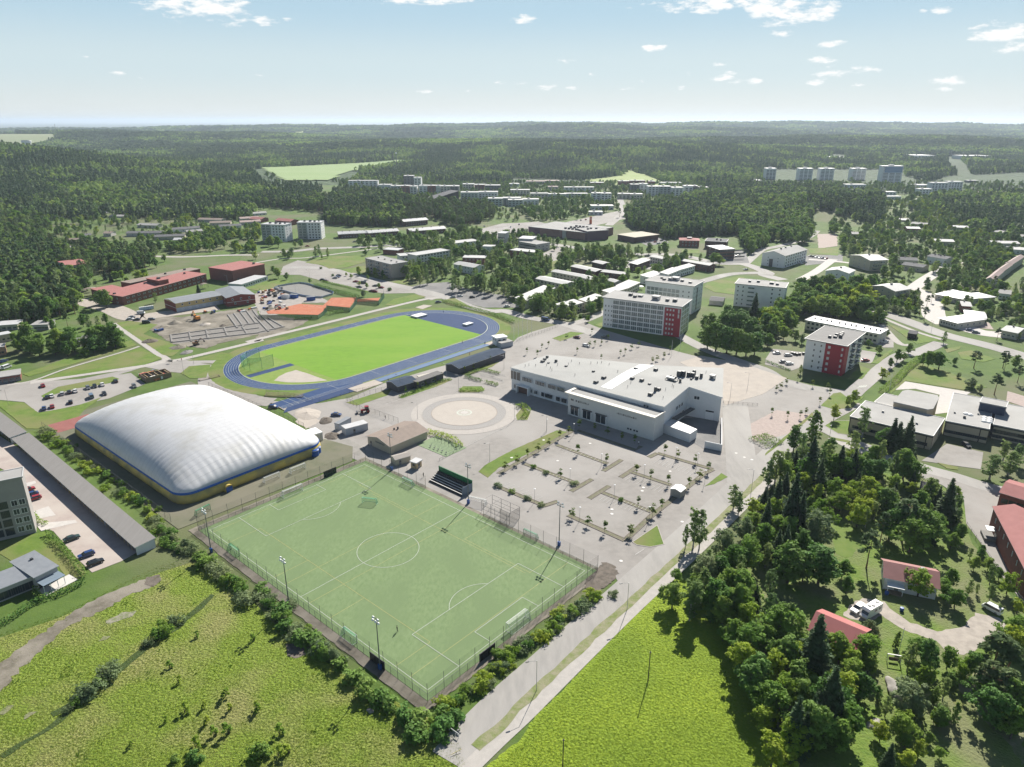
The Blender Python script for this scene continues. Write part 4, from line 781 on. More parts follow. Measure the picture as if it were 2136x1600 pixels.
VENTD=(lambda mb:(mb.box(-.5,-.5,0,.5,.5,.85,0),mb.box(-.42,-.42,.85,.42,.42,1,0),mb.mesh('roof_vent',[DKST]))[-1])(MB())
CHIM=(lambda mb:(mb.box(-.5,-.5,-.5,.5,.5,1,0),mb.box(-.58,-.58,.92,.58,.58,1.05,1),mb.mesh('chimney',[REDB,DKST]))[-1])(MB())
DOORM=(lambda mb:(mb.box(-.5,-.03,0,.5,.02,1,0),mb.box(-.4,-.05,.5,.4,-.03,.92,1),mb.mesh('door',[M_('grey_door',(.2,.21,.22),rough=.5),GLASS]))[-1])(MB())
def frame_of(A,B,C):
    d=B-A; d.z=0; w=d.length; a=math.atan2(d.y,d.x); n=Vector((-d.y,d.x,0))/w; dep=abs((C-B).dot(n)); return w,dep,a
def facade(root,side,w,d):
    """matrix that maps (along, out=-y, z) of a facade into the local frame"""
    return {'f':Matrix.Identity(4),'r':Matrix.Translation((w,0,0))@Matrix.Rotation(R(90),4,'Z'),'b':Matrix.Translation((w,d,0))@Matrix.Rotation(R(180),4,'Z'),'l':Matrix.Translation((0,d,0))@Matrix.Rotation(R(-90),4,'Z')}[side]
def put(name,me,root,M,scale):
    o=link(name,me,root); o.matrix_local=M@Matrix.Diagonal((*scale,1)); return o
def windows(root,side,w,d,rows,cols,ww=1.3,hh=1.4,z0=1.,dz=3.,m0=.06,m1=.06,kind='w',skip=(),name='window'):
    L=w if side in 'fb' else d; F=facade(root,side,w,d)
    for r in range(rows):
        for c in range(cols):
            if (r,c) in skip: continue
            x=L*(m0+(1-m0-m1)*((c+.5)/cols)); put(name,WIN[kind],root,F@Matrix.Translation((x,-.03,z0+r*dz)),(ww,1,hh))
CAP=dict(bungalow=11,house=14,apartment_tower=15,red_roof_house=14,long_house=13,school_wing=15,old_school=16,white_house=12,gabled_block=17,daycare_building=24,brick_office=16,dark_roof_hall=20,brick_store_house=12,terrace_block=13,white_corner_house=10,red_roof_shop=15,office_building=18,rowhouse=13,brick_terrace=12,brick_house=12,slate_house=9)
def building(name,label,cat,A,B,C,h,at='roof',roof='flat',wall=None,roofm=None,wins=(),over=.35,rise=1.6,vents=(),group=None,base=None,ridge='x',roofh=.35,bal=(),z=0,keep=1.5,chim=(),doors=(),parapet=True):
    """A,B: front edge marks, C: a mark on the back edge; local x along A-B, y away from it"""
    zz=h+z if at=='roof' else z
    a,b,c=[G(p,zz) for p in (pix(A)[0],pix(B)[0],pix(C)[0])]
    w,d,an=frame_of(a,b,c); d=min(d,CAP.get(name,99)); root=empty(name,(a.x,a.y,z),an); tag(root,label,cat,group); root['w']=w; root['d']=d
    wall=wall or WHITE; roofm=roofm or GREYR
    Mx=Matrix.Translation((a.x,a.y,0))@Matrix.Rotation(an,4,'Z'); kf=keep+(min(22,a.y/38) if a.y>480 else 0); KEEP.append([Mx@Vector(q) for q in ((-keep,-kf,0),(w+keep,-kf,0),(w+keep,d+keep,0),(-keep,d+keep,0))])
    mb=MB(); rb=MB(); o=over
    if roof in('flat','slab'):
        mb.box(0,0,-.4,w,d,h,0)
        if base: mb.box(-.04,-.04,-.4,w+.04,d+.04,.6,1)
        rb.box(-o,-o,h,w+o,d+o,h+roofh,0)
        if parapet and w>6 and d>6:
            for q in ((-o,-o,w+o,-o+.25),(-o,d+o-.25,w+o,d+o),(-o,-o+.25,-o+.25,d+o-.25),(w+o-.25,-o+.25,w+o,d+o-.25)): rb.box(q[0],q[1],h+roofh,q[2],q[3],h+roofh+.16,1)
    else:
        mb.box(0,0,-.4,w,d,h,0); t=.16
        if roof=='shed':
            v=[(-o,-o,h+.02),(w+o,-o,h+.02),(w+o,d+o,h+rise),(-o,d+o,h+rise)]; rb.quad(v); rb.quad([(x,y,q+t) for x,y,q in v]); k=len(rb.v)-8
            for i in range(4): rb.quad([rb.v[k+i],rb.v[k+(i+1)%4],rb.v[k+4+(i+1)%4],rb.v[k+4+i]],1)
            mb.quad([(0,0,h),(0,d,h),(0,d,h+rise-.05)]); mb.quad([(w,0,h),(w,d,h),(w,d,h+rise-.05)]); mb.quad([(0,d,h),(w,d,h),(w,d,h+rise-.05),(0,d,h+rise-.05)])
        elif roof=='gable':
            if ridge=='x': e=[(-o,-o),(w+o,-o),(w+o,d/2),(-o,d/2)]; f=[(-o,d+o),(w+o,d+o),(w+o,d/2),(-o,d/2)]; mb.quad([(0,0,h),(0,d,h),(0,d/2,h+rise)]); mb.quad([(w,0,h),(w,d,h),(w,d/2,h+rise)])
            else: e=[(-o,-o),(-o,d+o),(w/2,d+o),(w/2,-o)]; f=[(w+o,-o),(w+o,d+o),(w/2,d+o),(w/2,-o)]; mb.quad([(0,0,h),(w,0,h),(w/2,0,h+rise)]); mb.quad([(0,d,h),(w,d,h),(w/2,d,h+rise)])
            lo_=h-o*rise/((d if ridge=='x' else w)/2)
            for s in (e,f):
                v=[(s[0][0],s[0][1],lo_),(s[1][0],s[1][1],lo_),(s[2][0],s[2][1],h+rise),(s[3][0],s[3][1],h+rise)]; k=len(rb.v); rb.quad([(x,y,q+.03) for x,y,q in v],1); rb.quad([(x,y,q+t) for x,y,q in v])
                for i in range(4): rb.quad([rb.v[k+i],rb.v[k+(i+1)%4],rb.v[k+4+(i+1)%4],rb.v[k+4+i]],1)
        elif roof=='hip':
            m=min(w,d)/2; r=[(m,d/2,h+rise),(w-m,d/2,h+rise)] if w>=d else [(w/2,m,h+rise),(w/2,d-m,h+rise)]
            c4=[(-o,-o,h),(w+o,-o,h),(w+o,d+o,h),(-o,d+o,h)]
            if w>=d: fs=[[c4[0],c4[1],r[1],r[0]],[c4[1],c4[2],r[1]],[c4[2],c4[3],r[0],r[1]],[c4[3],c4[0],r[0]]]
            else: fs=[[c4[0],c4[1],r[0]],[c4[1],c4[2],r[1],r[0]],[c4[2],c4[3],r[1]],[c4[3],c4[0],r[0],r[1]]]
            for f in fs: rb.quad([(x,y,q+.05) for x,y,q in f])
            rb.box(-o,-o,h-.12,w+o,d+o,h+.045,1)
    mb.build('wall',[wall,base or CONC],root)
    rb.build('roof',[roofm,M_('roof_edge',(.5,.5,.49),rough=.5) if roof=='flat' else M_('white_fascia',(.62,.61,.59),rough=.6)],root)
    top=h+roofh
    for q in wins:
        kd=[t for t in q[1:] if isinstance(t,str)]; windows(root,q[0],w,d,*[t for t in q[1:] if not isinstance(t,str)],**({'kind':kd[0]} if kd else {}))
    for v in vents:
        u,vv=v[0]*w,v[1]*d; s=v[2] if len(v)>2 else 1.; hh=v[3] if len(v)>3 else s
        zt=top if roof in('flat','slab') else h+(rise*(1-abs(v[1]-.5)*2) if roof=='gable' and ridge=='x' else rise*(1-abs(v[0]-.5)*2) if roof=='gable' else rise*v[1] if roof=='shed' else rise*.5)-.1
        put('roof_vent',VENTD if (len(v)>4) else VENT,root,Matrix.Translation((u,vv,zt-.04)),(s,s,hh))
    for u,v,s,hh in chim: put('chimney',CHIM,root,Matrix.Translation((u*w,v*d,h+rise*.55)),(s,s,hh))
    for sd,x,ww,hh in doors: put('door',DOORM,root,facade(root,sd,w,d)@Matrix.Translation((x*(w if sd in 'fb' else d),-.02,0)),(ww,1,hh))
    for sd,rows,cols,bw,bd,z0,dz,m0,m1 in bal:
        L=w if sd in 'fb' else d; F=facade(root,sd,w,d)
        for r in range(rows):
            for c2 in range(cols): put('balcony',BALC,root,F@Matrix.Translation((L*(m0+(1-m0-m1)*(c2+.5)/cols),-.0,z0+r*dz)),(bw,bd,2.7))
    return root,w,d
def K(**k): return k
# ---------------------------------------------------------------- white balcony block, red corner
A5='Z 1258.7,681.5'
r,w,d=building('apartment_block','white six storey block with glazed balconies and a red corner panel','apartment building','H 868,478','H 1508,556','H 1588,500',18.4,wins=[('f',5,3,.8,1.3,1.3,2.9,.012,.865,'w'),('l',6,3,1.1,1.3,1.2,2.9)],vents=[(.27,.6,2.2,1.5,1),(.35,.45,2,1.3,1),(.40,.62,2.6,1.2),(.62,.5,4.2,2.6),(.77,.45,2.,1.4,1),(.86,.5,2.4,1.6,1)],over=.9,roofh=.4)
windows(r,'f',w,d,6,8,w*.082,2.55,.55,2.9,.128,.215,'g',name='glazed_balcony')
for k,(x0,x1) in enumerate(((.80,1.0),)):
    mb=MB(); mb.box(w*x0,-.12,0,w*x1+.12,0,17.2,0); mb.build('red_panel',REDP,r)
windows(r,'f',w,d,6,3,.95,1.25,1.,2.85,.815,.07,'gl'); windows(r,'f',w,d,2,1,.9,2.4,11.5,2.9,.955,.005,'gl')
for o in r.children:
    if o.name.startswith('window') and o.location.x>w*.8 and abs(o.location.y)<.1: o.location.y-=.13
windows(r,'r',w,d,6,3,d*.24,2.5,.55,2.9,.1,.12,'g',name='glazed_balcony')
r,w,d=building('apartment_block','white block with a glazed balcony band standing behind the red-cornered one','apartment building','H 1215,340','H 1608,388','H 1703,345',18.5,wins=[('f',5,2,1.,1.3,2.2,2.9,.74,.02,'w'),('r',6,5,1.,1.4,1.2,2.9),('l',6,3,1.,1.3,1.2,2.9)],vents=[(.3,.4,2,1.2,1),(.42,.5,3,2),(.5,.6,4.4,2.4),(.66,.5,2,1.2,1),(.85,.4,2,1.,1),(.2,.6,1.5,1,1)],over=.7)
windows(r,'f',w,d,5,8,w*.084,2.5,1.2,2.9,.03,.27,'g',name='glazed_balcony'); windows(r,'r',w,d,1,1,1.4,15,1.5,3,.36,.5,'p')
r,w,d=building('apartment_block','white five storey block beside the tall spruce','apartment building','H 1955,365','I 165,402','I 224,362',15.2,wins=[('f',5,2,1.,1.2,1.4,2.9,.01,.78),('f',5,2,1.1,1.3,1.4,2.9,.68,.02),('l',5,2,1,1.3,1.4,2.9)],vents=[(.25,.5,1.8,1.2,1),(.42,.6,2,1.3,1),(.7,.5,2.8,1.3,1),(.82,.4,2,1.3,1)],bal=[('f',5,1,4.2,1.4,1.3,2.9,.22,.55)],over=.6)
r,w,d=building('apartment_block','white five storey block with a wide red corner panel and balconies','apartment building','Z 1683,707.5','I 668,880','I 812,772',15.6,wins=[('f',5,2,.8,1.3,1.3,2.9,.14,.52),('l',5,4,1.,1.3,1.3,2.9)],vents=[(.52,.5,1.5,1.2,1),(.6,.58,1.8,1.2,1),(.55,.36,1.6,1.,1),(.66,.42,1.5,1.6,1),(.44,.3,1.4,1.2,1),(.58,.7,1.5,1.,1)],bal=[('r',5,2,4.2,1.7,1.2,2.9,.22,.06)],over=1.,roofm=M_('dark_grey_felt',(.21,.205,.2),(.18,.175,.17),.3,.85))
mb=MB(); mb.box(w*.5,-.12,0,w+.12,0,15.3,0); mb.box(w,-.0,0,w+.12,d*.2,15.3,0); mb.build('red_panel',REDP,r)
for k in range(5): put('window',WIN['gl'],r,Matrix.Translation((w*.6,-.15,1.3+k*2.9)),(1.2,1,1.4)); put('window',WIN['gl'],r,Matrix.Translation((w*.93,-.15,1.3+k*2.9)),(.8,1,1.4))
windows(r,'r',w,d,5,2,1.2,2.2,1.3,2.9,.25,.1,'d')
mb=MB(); mb.box(w*.38,-.3,2.4,w*.55,-.0,2.55,0); mb.build('door_canopy',DKST,r)
for k in range(3):
    x0,y0,x1,y1=335+204*k,666+39*k,335+204*k+199,666+39*(k+.97)
    building('rowhouse','two storey rowhouse with bright flat roof, %s of three behind the red and white block'%ORD[k],'rowhouse','I %f,%f'%(x0,y0),'I %f,%f'%(x1,y1),'I %f,%f'%(x1+10,y1-50),5.6,wall=OFFW,roofm=LGREYR,wins=[('f',2,5,1.5,1.2,1,2.7,.05,.05,'d'),('r',2,2,1.2,1.1,1,2.7)],vents=[(.2,.5,.7,1.,1),(.45,.5,.7,1.,1),(.7,.5,.7,1.1,1),(.88,.5,.7,1.,1)],group='rowhouses behind the red and white block',over=.5)
# ---------------------------------------------------------------- civic hall
hall=empty('civic_hall',(-.6,316.5,0),R(-40.3)); tag(hall,'large white hall with grey roof, white roof strip and low display front','public hall')
HI=Matrix.Translation((-.6,316.5,0))@Matrix.Rotation(R(-40.3),4,'Z'); HInv=HI.inverted()
def hl(p,z=0): q=HInv@Vector((p[0],p[1],z)); return (q.x,q.y)
outl=[(-.9,316.6),(61.3,264.9),(75.6,284.2),(88.3,277.4),(99.0,314.5),(66.5,315.8),(17.6,334.6)]; hts=[11.0,12.0,13.4,11.1,11.4,12.4,11.4]
KEEP.append([Vector((*p,0)) for p in outl])
rp=[hl(p) for p in outl]; cx=sum(p[0] for p in rp)/7; cy=sum(p[1] for p in rp)/7
wp=[(p[0]+(cx-p[0])*.012,p[1]+(cy-p[1])*.012) for p in rp]
mb=MB(); mb.prism(wp,-.4,[h-.3 for h in hts],0); mb.f.pop(-2); mb.m.pop(-2); mb.build('wall',[M_('hall_render',(.70,.705,.71),(.66,.665,.67),.3,.7)],hall)
mb=MB(); n=7; ctr=(hl((62,298))); mb.v=[(p[0],p[1],h) for p,h in zip(rp,hts)]+[(p[0],p[1],h-.45) for p,h in zip(rp,hts)]+[(ctr[0],ctr[1],13.0)]
for i in range(n):
    j=(i+1)%n; mb.f.append((i,j,14)); mb.m.append(0); mb.f.append((i,7+i,7+j,j)); mb.m.append(1); 
mb.build('roof',[M_('hall_roof_felt',(.345,.345,.33),(.325,.325,.31),.25,.85,c3=(.37,.37,.355),scale3=.05),WHITEP],hall)
c2=lambda x,y:(1280+x*.14376,730+y*.14376); c1=lambda x,y:(1050+x*.11704,720+y*.11704)
def rz_at(x,y):
    P=[(p[0],p[1],h) for p,h in zip(rp,hts)]; best=12.5
    for i in range(7):
        a,b,c=Vector(P[i]),Vector(P[(i+1)%7]),Vector((ctr[0],ctr[1],13.0)); dt=(b.y-c.y)*(a.x-c.x)+(c.x-b.x)*(a.y-c.y)
        u=((b.y-c.y)*(x-c.x)+(c.x-b.x)*(y-c.y))/dt; v=((c.y-a.y)*(x-c.x)+(a.x-c.x)*(y-c.y))/dt
        if u>=-.001 and v>=-.001 and u+v<=1.001: best=u*a.z+v*b.z+(1-u-v)*c.z
    return best
def roofpt(p):
    z=12.4
    for _ in range(4): q=G(p,z); l=hl((q.x,q.y)); z=rz_at(*l)
    return l[0],l[1],z
# strip of even white quads just above the roof felt
s0,s1,s2,s3=[roofpt(p) for p in (c2(375,215),c2(592,222),c1(1920,790),c1(1735,745))]
mb=MB(); N_=14
for i in range(N_):
    for jj in range(1):
        a=[tuple(Vector(s0).lerp(Vector(s3),t)) for t in (i/N_,(i+1)/N_)]; b=[tuple(Vector(s1).lerp(Vector(s2),t)) for t in (i/N_,(i+1)/N_)]
        q=[a[0],a[1],b[1],b[0]]; mb.quad([(x,y,rz_at(x,y)+.09) for x,y,z in q])
mb.build('white_roof_strip',M_('roof_strip_white',(.86,.86,.85),rough=.6),hall)
for (p,s,hh) in [(c1(700,300),2.,1.2),(c1(735,265),1.6,1.3),(c1(780,225),1.3,1.4),(c1(805,322),1.2,.7),(c1(938,300),1.3,1.6),(c1(1118,380),1.4,.8),(c1(1605,475),1.4,.9),(c1(1790,590),2.2,1.3),(c1(1650,670),2.2,1.3),(c2(320,275),1.9,1.),(c2(610,300),2.,1.5),(c2(270,420),2.,1.2),(c2(408,450),2.,1.4),(c2(522,498),1.4,.8),(c2(535,655),2.2,1.4),(c2(605,600),1.2,2.6),(c2(655,580),1.8,1.3),(c2(950,380),2.2,3.2),(c2(1005,380),2.2,3.2),(c2(1085,380),1.6,2.4),(c2(1145,390),2.,2.6),(c2(1165,355),1.6,2.8),(c2(1205,420),1.5,1.8),(c2(1270,400),1.3,2.6),(c2(1125,430),1.,1.),(c2(965,465),1.,2.),(c2(1435,415),2.6,2.6)]:
    x,y,z=roofpt(p); o=put('roof_vent',VENTD if s<2.5 else VENT,hall,Matrix.Translation((x,y,z-.1)),(s*.8,s*.8,hh*.8))
mb=MB(); x,y,z=roofpt(c2(840,440)); mb.box(x-2.2,y-2.,z+.9,x+2.2,y+2,z+1.,0)
for i in (-2.1,0,2.1):
    for j in (-1.9,1.9): mb.box(x+i-.1,y+j-.1,z-.3,x+i+.1,y+j+.1,z+1.1,0)
for i in range(3):
    for j in range(2): mb.box(x-1.9+i*1.3,y-.1+j*1.,z+1.,x-1.+i*1.3,y+.6+j*1.,z+1.8,0)
mb.box(x-1.8,y-1.7,z+1.,x+1.8,y-.8,z+1.9,1); mb.build('cooling_rack',[DKST,STEEL],hall)
mb=MB()
for p in [c1(390,382),c1(455,365),c1(575,375),c1(770,370),c1(838,420),c1(865,455),c1(968,360),c1(1162,348),c1(1215,295),c1(1355,340),c1(1560,330),c1(1675,330),c1(1750,320),c1(1885,355),c1(2040,480),c1(1275,545),c2(205,540),c2(250,480),c2(755,580),c2(868,540),c2(980,490),c2(850,520),c2(718,700),c2(1340,330),c2(60,320)]:
    x,y,z=roofpt(p); mb.tube((x,y,z-.2),(x,y,z+.9),.09,n=6); mb.tube((x,y,z+.9),(x,y,z+1.05),.16,n=6)
mb.build('vent_pipe',DKST,hall)
# facade of the upper block: local x along front
def hwin(p0,p1,z0,hh,kind,off=.0):
    """window strip between two marks on the long front wall"""
    a=hl(G(p0,z0+hh/2)); b=hl(G(p1,z0+hh/2)); x0,x1=a[0],b[0]; put('window',WIN[kind],hall,Matrix.Translation(((x0+x1)/2,.12+off,z0)),(abs(x1-x0),1,hh))
for a,b,z0,hh,k in [(295,475,6.2,1.9,'s'),(535,715,6.2,1.9,'s'),(765,915,6.2,1.9,'s'),(930,1075,6.2,1.9,'s')]:
    ya=610+(a-295)*.265; yb=ya+(b-a)*.25; hwin(c1(a,ya),c1(b,yb),z0,hh,k,-.3)
for a,b,k in [(470,500,'w'),(535,597,'w'),(665,715,'d'),(735,860,'sd'),(930,1000,'d'),(1030,1115,'d'),(170,245,'s')]:
    ya=735+(a-170)*.285; yb=ya+(b-a)*.27; hwin(c1(a,ya),c1(b,yb),1.3,1.9,k,-.3)
# entrance porch and west end loggia, its recess shade painted on a flat panel
p=hl(G(c1(350,870))); mb=MB(); mb.box(p[0]-3.6,-1.9,0,p[0]-3.2,.2,3.6,0); mb.box(p[0]+3.2,-1.9,0,p[0]+3.6,.2,3.6,0); mb.box(p[0]-3.7,-2.,3.6,p[0]+3.7,.2,3.9,0); mb.box(p[0]-3.2,-.5,0,p[0]+3.2,-.3,3.6,1); mb.build('entrance_porch',[WHITEP,M_('brown_glass',(.12,.07,.06),rough=.2)],hall)
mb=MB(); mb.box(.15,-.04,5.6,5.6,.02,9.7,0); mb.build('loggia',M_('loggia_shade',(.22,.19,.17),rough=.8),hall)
mb=MB(); mb.box(.1,-.25,5.3,5.7,-.0,5.6,0); mb.box(.1,-.22,9.7,5.7,0,10.1,0); mb.box(1.6,-.2,5.6,1.75,-.05,9.7,0); mb.box(3.6,-.2,5.6,3.75,-.05,9.7,0); mb.build('loggia_rail',WHITEP,hall)
# low display wing
la,lb=hl((24.4,285.9)),hl((56.3,258.3)); lx0,lx1=la[0],lb[0]; ly=(la[1]+lb[1])/2; HB=9.9
mb=MB(); mb.box(lx0,ly,-.4,lx1,.4,HB,0); wing=mb.build('display_wing',[M_('wing_render',(.64,.635,.61),(.60,.595,.57),.4,.75)],hall)
mb=MB(); mb.box(lx0-1.4,ly-.9,HB,lx1+.4,ly+1.3,HB+.45,0); mb.box(lx0-1.4,ly+1.3,HB,lx0,.3,HB+.45,0); mb.box(lx1-.2,ly+1.3,HB,lx1+.4,.3,HB+.45,0); mb.box(lx0,ly+1.3,HB-.1,lx1-.2,.3,HB+.1,1); mb.build('wing_roof',[M_('cream_eave',(.66,.62,.55),rough=.7),GREYR],hall)
for a,b in ((1235,1480),(1580,1830),(1940,2240)):
    xa=hl(G(c1(a,1150+(a-1235)*.3)))[0]; xb=hl(G(c1(b,1210+(b-1480)*.3)))[0]
    xa=lx0+(a-1150)/(1150+2300-1150)*(lx1-lx0)*1.0; xb=lx0+(b-1150)/2300*(lx1-lx0)
    mb=MB(); mb.box(xa,ly-.7,.6,xb,ly+.0,.8,0); mb.box(xa,ly-.7,4.4,xb,ly,4.75,1); mb.box(xa,ly-.65,.8,xa+.25,ly,4.4,0); mb.box(xb-.25,ly-.65,.8,xb,ly,4.4,0); mb.box(xa+.25,ly-.4,.8,xb-.25,ly-.3,4.4,2); mb.box((xa+xb)/2-.06,ly-.5,.8,(xa+xb)/2+.06,ly-.29,4.4,0); mb.build('display_window',[WHITEP,DKST,GLASS],hall)
for a,z0 in ((.035,7.),(.05,7.),(.085,7.),(.11,6.9)): put('window',WIN['d'],hall,Matrix.Translation((lx0+(lx1-lx0)*a*1.2,ly-.03,z0)),(.55,1,.8))
for a in (.72,.75,.79,.82): put('window',WIN['d'],hall,Matrix.Translation((lx0+(lx1-lx0)*a,ly-.03,1.6)),(.8,1,.7))
def letters(parent,txt,M,size,mat,name='lettering'):
    cu=bpy.data.curves.new(name,'FONT'); cu.body=txt; cu.size=size; cu.extrude=.05; cu.align_x='LEFT'
    o=bpy.data.objects.new(name,cu); COL.objects.link(o); dg=bpy.context.evaluated_depsgraph_get(); me=bpy.data.meshes.new_from_object(o.evaluated_get(dg)); bpy.data.objects.remove(o); me.materials.clear(); me.materials.append(mat)
    q=link(name,me,parent); q.matrix_local=M@Matrix.Rotation(R(90),4,'X'); return q
DKL=M_('dark_lettering',(.2,.19,.18),rough=.6)
# signs on the low front, too small in the photo to be read: rows of raised bars of the same size
def sign_row(x,z,widths,h,mat=DKL):
    mb=MB(); q=x
    for i,wd in enumerate(widths): mb.box(q,ly-.09,z+(.0 if i%3 else .1),q+wd,ly-.02,z+h*(1. if i%4 else .7),0); q+=wd+.28
    mb.build('sign_relief',mat,hall)
sign_row(lx0+(lx1-lx0)*.122,7.0,[.7,.25,.2,.2,.25,.2,.6,.2,.2,.3],.8); sign_row(lx0+(lx1-lx0)*.585,6.9,[.3,.5,.25,.25,.2,.5,.25,.2,.2,.25,.3,.2,.6,.6,.2,.2],.75)
# canopy and delivery tunnel on the east wing
mb=MB(); q0,q1=hl(G(c2(865,1003),4.2)),hl(G(c2(1130,850),4.2)); v=Vector((*q1,0))-Vector((*q0,0)); mb.box(0,-1.6,4.2,v.length,.6,4.6,0,Matrix.Translation((*q0,0))@Matrix.Rotation(math.atan2(v.y,v.x),4,'Z')); mb.build('dock_canopy',DKST,hall)
mb=MB(); qa=[hl(G(p,3.9)) for p in (c2(720,1075),c2(1110,1215),c2(1212,1150),c2(855,1000))]; mb.prism(qa,-.3,3.9,0,1); mb.build('delivery_tunnel',[WHITE,LGREYR],hall)
mb=MB(); q0,q1=hl(G(c2(1345,1045),0)),hl(G(c2(1450,1060),0)); 
Mr=Matrix.Translation((*hl(outl[2]),0)); e0,e1=Vector(wp[2]+(0,)),Vector(wp[3]+(0,)); dv=e1-e0; Mw=Matrix.Translation(e0)@Matrix.Rotation(math.atan2(dv.y,dv.x),4,'Z'); Lw=dv.length
mb.box(Lw*.58,-.06,0,Lw*.82,.02,3.4,0,Mw); mb.box(Lw*.58,-.08,3.6,Lw*.82,.0,4.2,1,Mw); mb.build('loading_door',[WHITEP,BLACK],hall)
e2=Vector(wp[1]+(0,)); dv2=e0-e2; Mw2=Matrix.Translation(e2)@Matrix.Rotation(math.atan2(dv2.y,dv2.x),4,'Z'); L2=dv2.length
for a in (.55,.66,.77): put('window',WIN['w'],hall,Mw2@Matrix.Translation((L2*a,-.04,6.2)),(1.9,1,1.7))
for a in (.6,.72,.84): put('window',WIN['w'],hall,Mw2@Matrix.Translation((L2*a,-.04,.8)),(2.2,1,3.0))
put('window',WIN['w'],hall,Mw@Matrix.Translation((Lw*.28,-.04,8.2)),(2.6,1,1.6))
put('window',WIN['w'],hall,Matrix.Translation((hl(G(c2(560,765),10.4))[0],.1,9.6)),(2.8,1,1.4))
yw=empty('yard_wall',G(c2(1560,900))); tag(yw,'white yard wall running from the hall loading yard to the car park','wall')
pts=[G(c2(1562,1060)),G(c2(1560,1470)),G(c2(1322,1420))]; mb=MB()
for a,b,h0,h1 in ((pts[0],pts[1],3.,2.4),(pts[1],pts[2],2.4,2.9)):
    dd=b-a; Mx=Matrix.Translation(a-yw.location)@Matrix.Rotation(math.atan2(dd.y,dd.x),4,'Z'); mb.box(-.15,-.15,-.2,dd.length+.15,.15,h1,0,Mx)
mb.build('wall_panel',WHITE,yw)
# ---------------------------------------------------------------- other town buildings
Wd=lambda s,rows,cols,**k:(s,rows,cols,k)
def wn(s,rows,cols,ww=1.2,hh=1.3,z0=1.1,kind='d',m=.05): return (s,rows,cols,ww,hh,z0,2.9,m,m,kind)
B_=building
SLATE=M_('slate_roof',(.16,.16,.165),(.125,.125,.13),.5,.9,spec=.2); PINKB=M_('pinkish_roof',(.36,.27,.245),(.31,.23,.21),.4,.75); LIGHTR=M_('white_felt_roof',(.44,.44,.43),(.39,.39,.38),.3,.7); GLZ=M_('pale_glazed_wall',(.42,.47,.47),(.36,.41,.41),.3,.4)
# --- schools and building site
B_('school_building','long red brick school with faded red roof behind the yellow site building','school','E 1012,470','E 1700,283','E 1640,243',6.2,wall=REDB,roofm=REDR,roof='shed',rise=.9,over=.5,wins=[('f',2,16,2.2,1.1,1.1,2.9,.02,.02,'w'),('l',2,2,1.4,1.1,1.1,2.9)],vents=[(.03,.5,1.4,1.2,1),(.42,.75,1.,1.,1),(.9,.7,1.2,1.5,1)])
B_('school_wing','low red roofed school wing with rounded canopies at the left end','school','E 750,408','E 1000,468','E 1050,350',5.2,wall=REDB,roofm=REDR,over=.5,wins=[('f',1,5,1.6,1.2,1.3)],parapet=False)
B_('school_wing','brown roofed rear wing of the red brick school','school','E 1075,362','E 1650,243','E 1660,215',6.8,wall=REDB,roofm=BROWNR,over=.2,wins=[('b',2,8)],parapet=False,vents=[(.55,.5,1.2,1.2,1),(.85,.6,1.4,1.2,1)])
B_('plant_room','red roofed plant room standing on top of the brick school','roof house','E 1208,322','E 1310,342','E 1342,318',9.4,wall=REDB,roofm=REDR,over=.3,vents=[(.6,.5,2,1.2,1)],parapet=False,keep=0)
B_('sports_hall','windowless red brick sports hall with red roof','sports hall','E 1722,232','E 1916,260','E 2150,200',9.,wall=REDB,roofm=REDR,over=.4,roofh=.5,parapet=False,vents=[(.75,.85,1.4,1.4,1)],doors=[('r',.15,2,2.4)])
B_('old_school','three storey school with red roof, one red and one white facade','school','E 480,182','E 560,218','E 737,160',9.6,wall=WHITE,roofm=REDR,over=.5,parapet=False,wins=[('r',3,9,1.2,1.5,1.1,'d'),('f',3,2)],vents=[(.4,.8,1.4,1.2,1)])
for k,(x,y,w) in enumerate(((755,455,84),(1210,468,40),(1675,335,30),(1690,400,34))):
    c=G(pix('E %d,%d'%(x,y))[0]); e=empty('canopy',(c.x,c.y,0),R(40)); tag(e,('wide','narrow','small','pale')[k]+' arched canopy '+('beside the low school wing','before the long brick school','beside the sports hall','behind the yellow site building')[k],'canopy'); mb=MB(); L=w*.17
    for i in range(8):
        a,b=R(50+i*10),R(60+i*10); q=lambda t,y:(math.cos(t)*L*.8,y,2.6+ (math.sin(t)-.76)*L*.8); mb.quad([q(a,-2),q(a,2),q(b,2),q(b,-2)]); mb.quad([(p[0],p[1],p[2]+.1) for p in (q(a,-2),q(a,2),q(b,2),q(b,-2))])
    mb.build('roof',[BROWNR],e)
    for i in (-1,1):
        for j in (-1,1): MB().tube((i*L*.42,j*1.7,-.1),(i*L*.42,j*1.7,2.65),.09).build('post',DKST,e)
r,w,d=B_('site_school','two storey site school with yellow upper boards, grey panels below and a red end wall','school','E 1447,527','E 1838,458','E 1352,492',6.,wall=YELW,roofm=TINR,roof='gable',rise=1.3,over=.3,base=REDP,wins=[('f',1,6,1.3,1.4,3.9,'w'),('f',1,6,1.6,1.4,.9,'w')])
mb=MB(); mb.box(.1,-.07,0,w-.1,-.0,2.8,0); mb.build('lower_panel',M_('grey_blue_panel',(.42,.45,.50),rough=.6),r); mb=MB(); mb.box(-.07,.05,0,0,d-.05,6,0); mb.box(-.09,.05,2.75,-.07,d-.05,2.95,1); mb.build('end_cladding',[M_('red_boards',(.23,.05,.04),rough=.7),WHITEP],r)
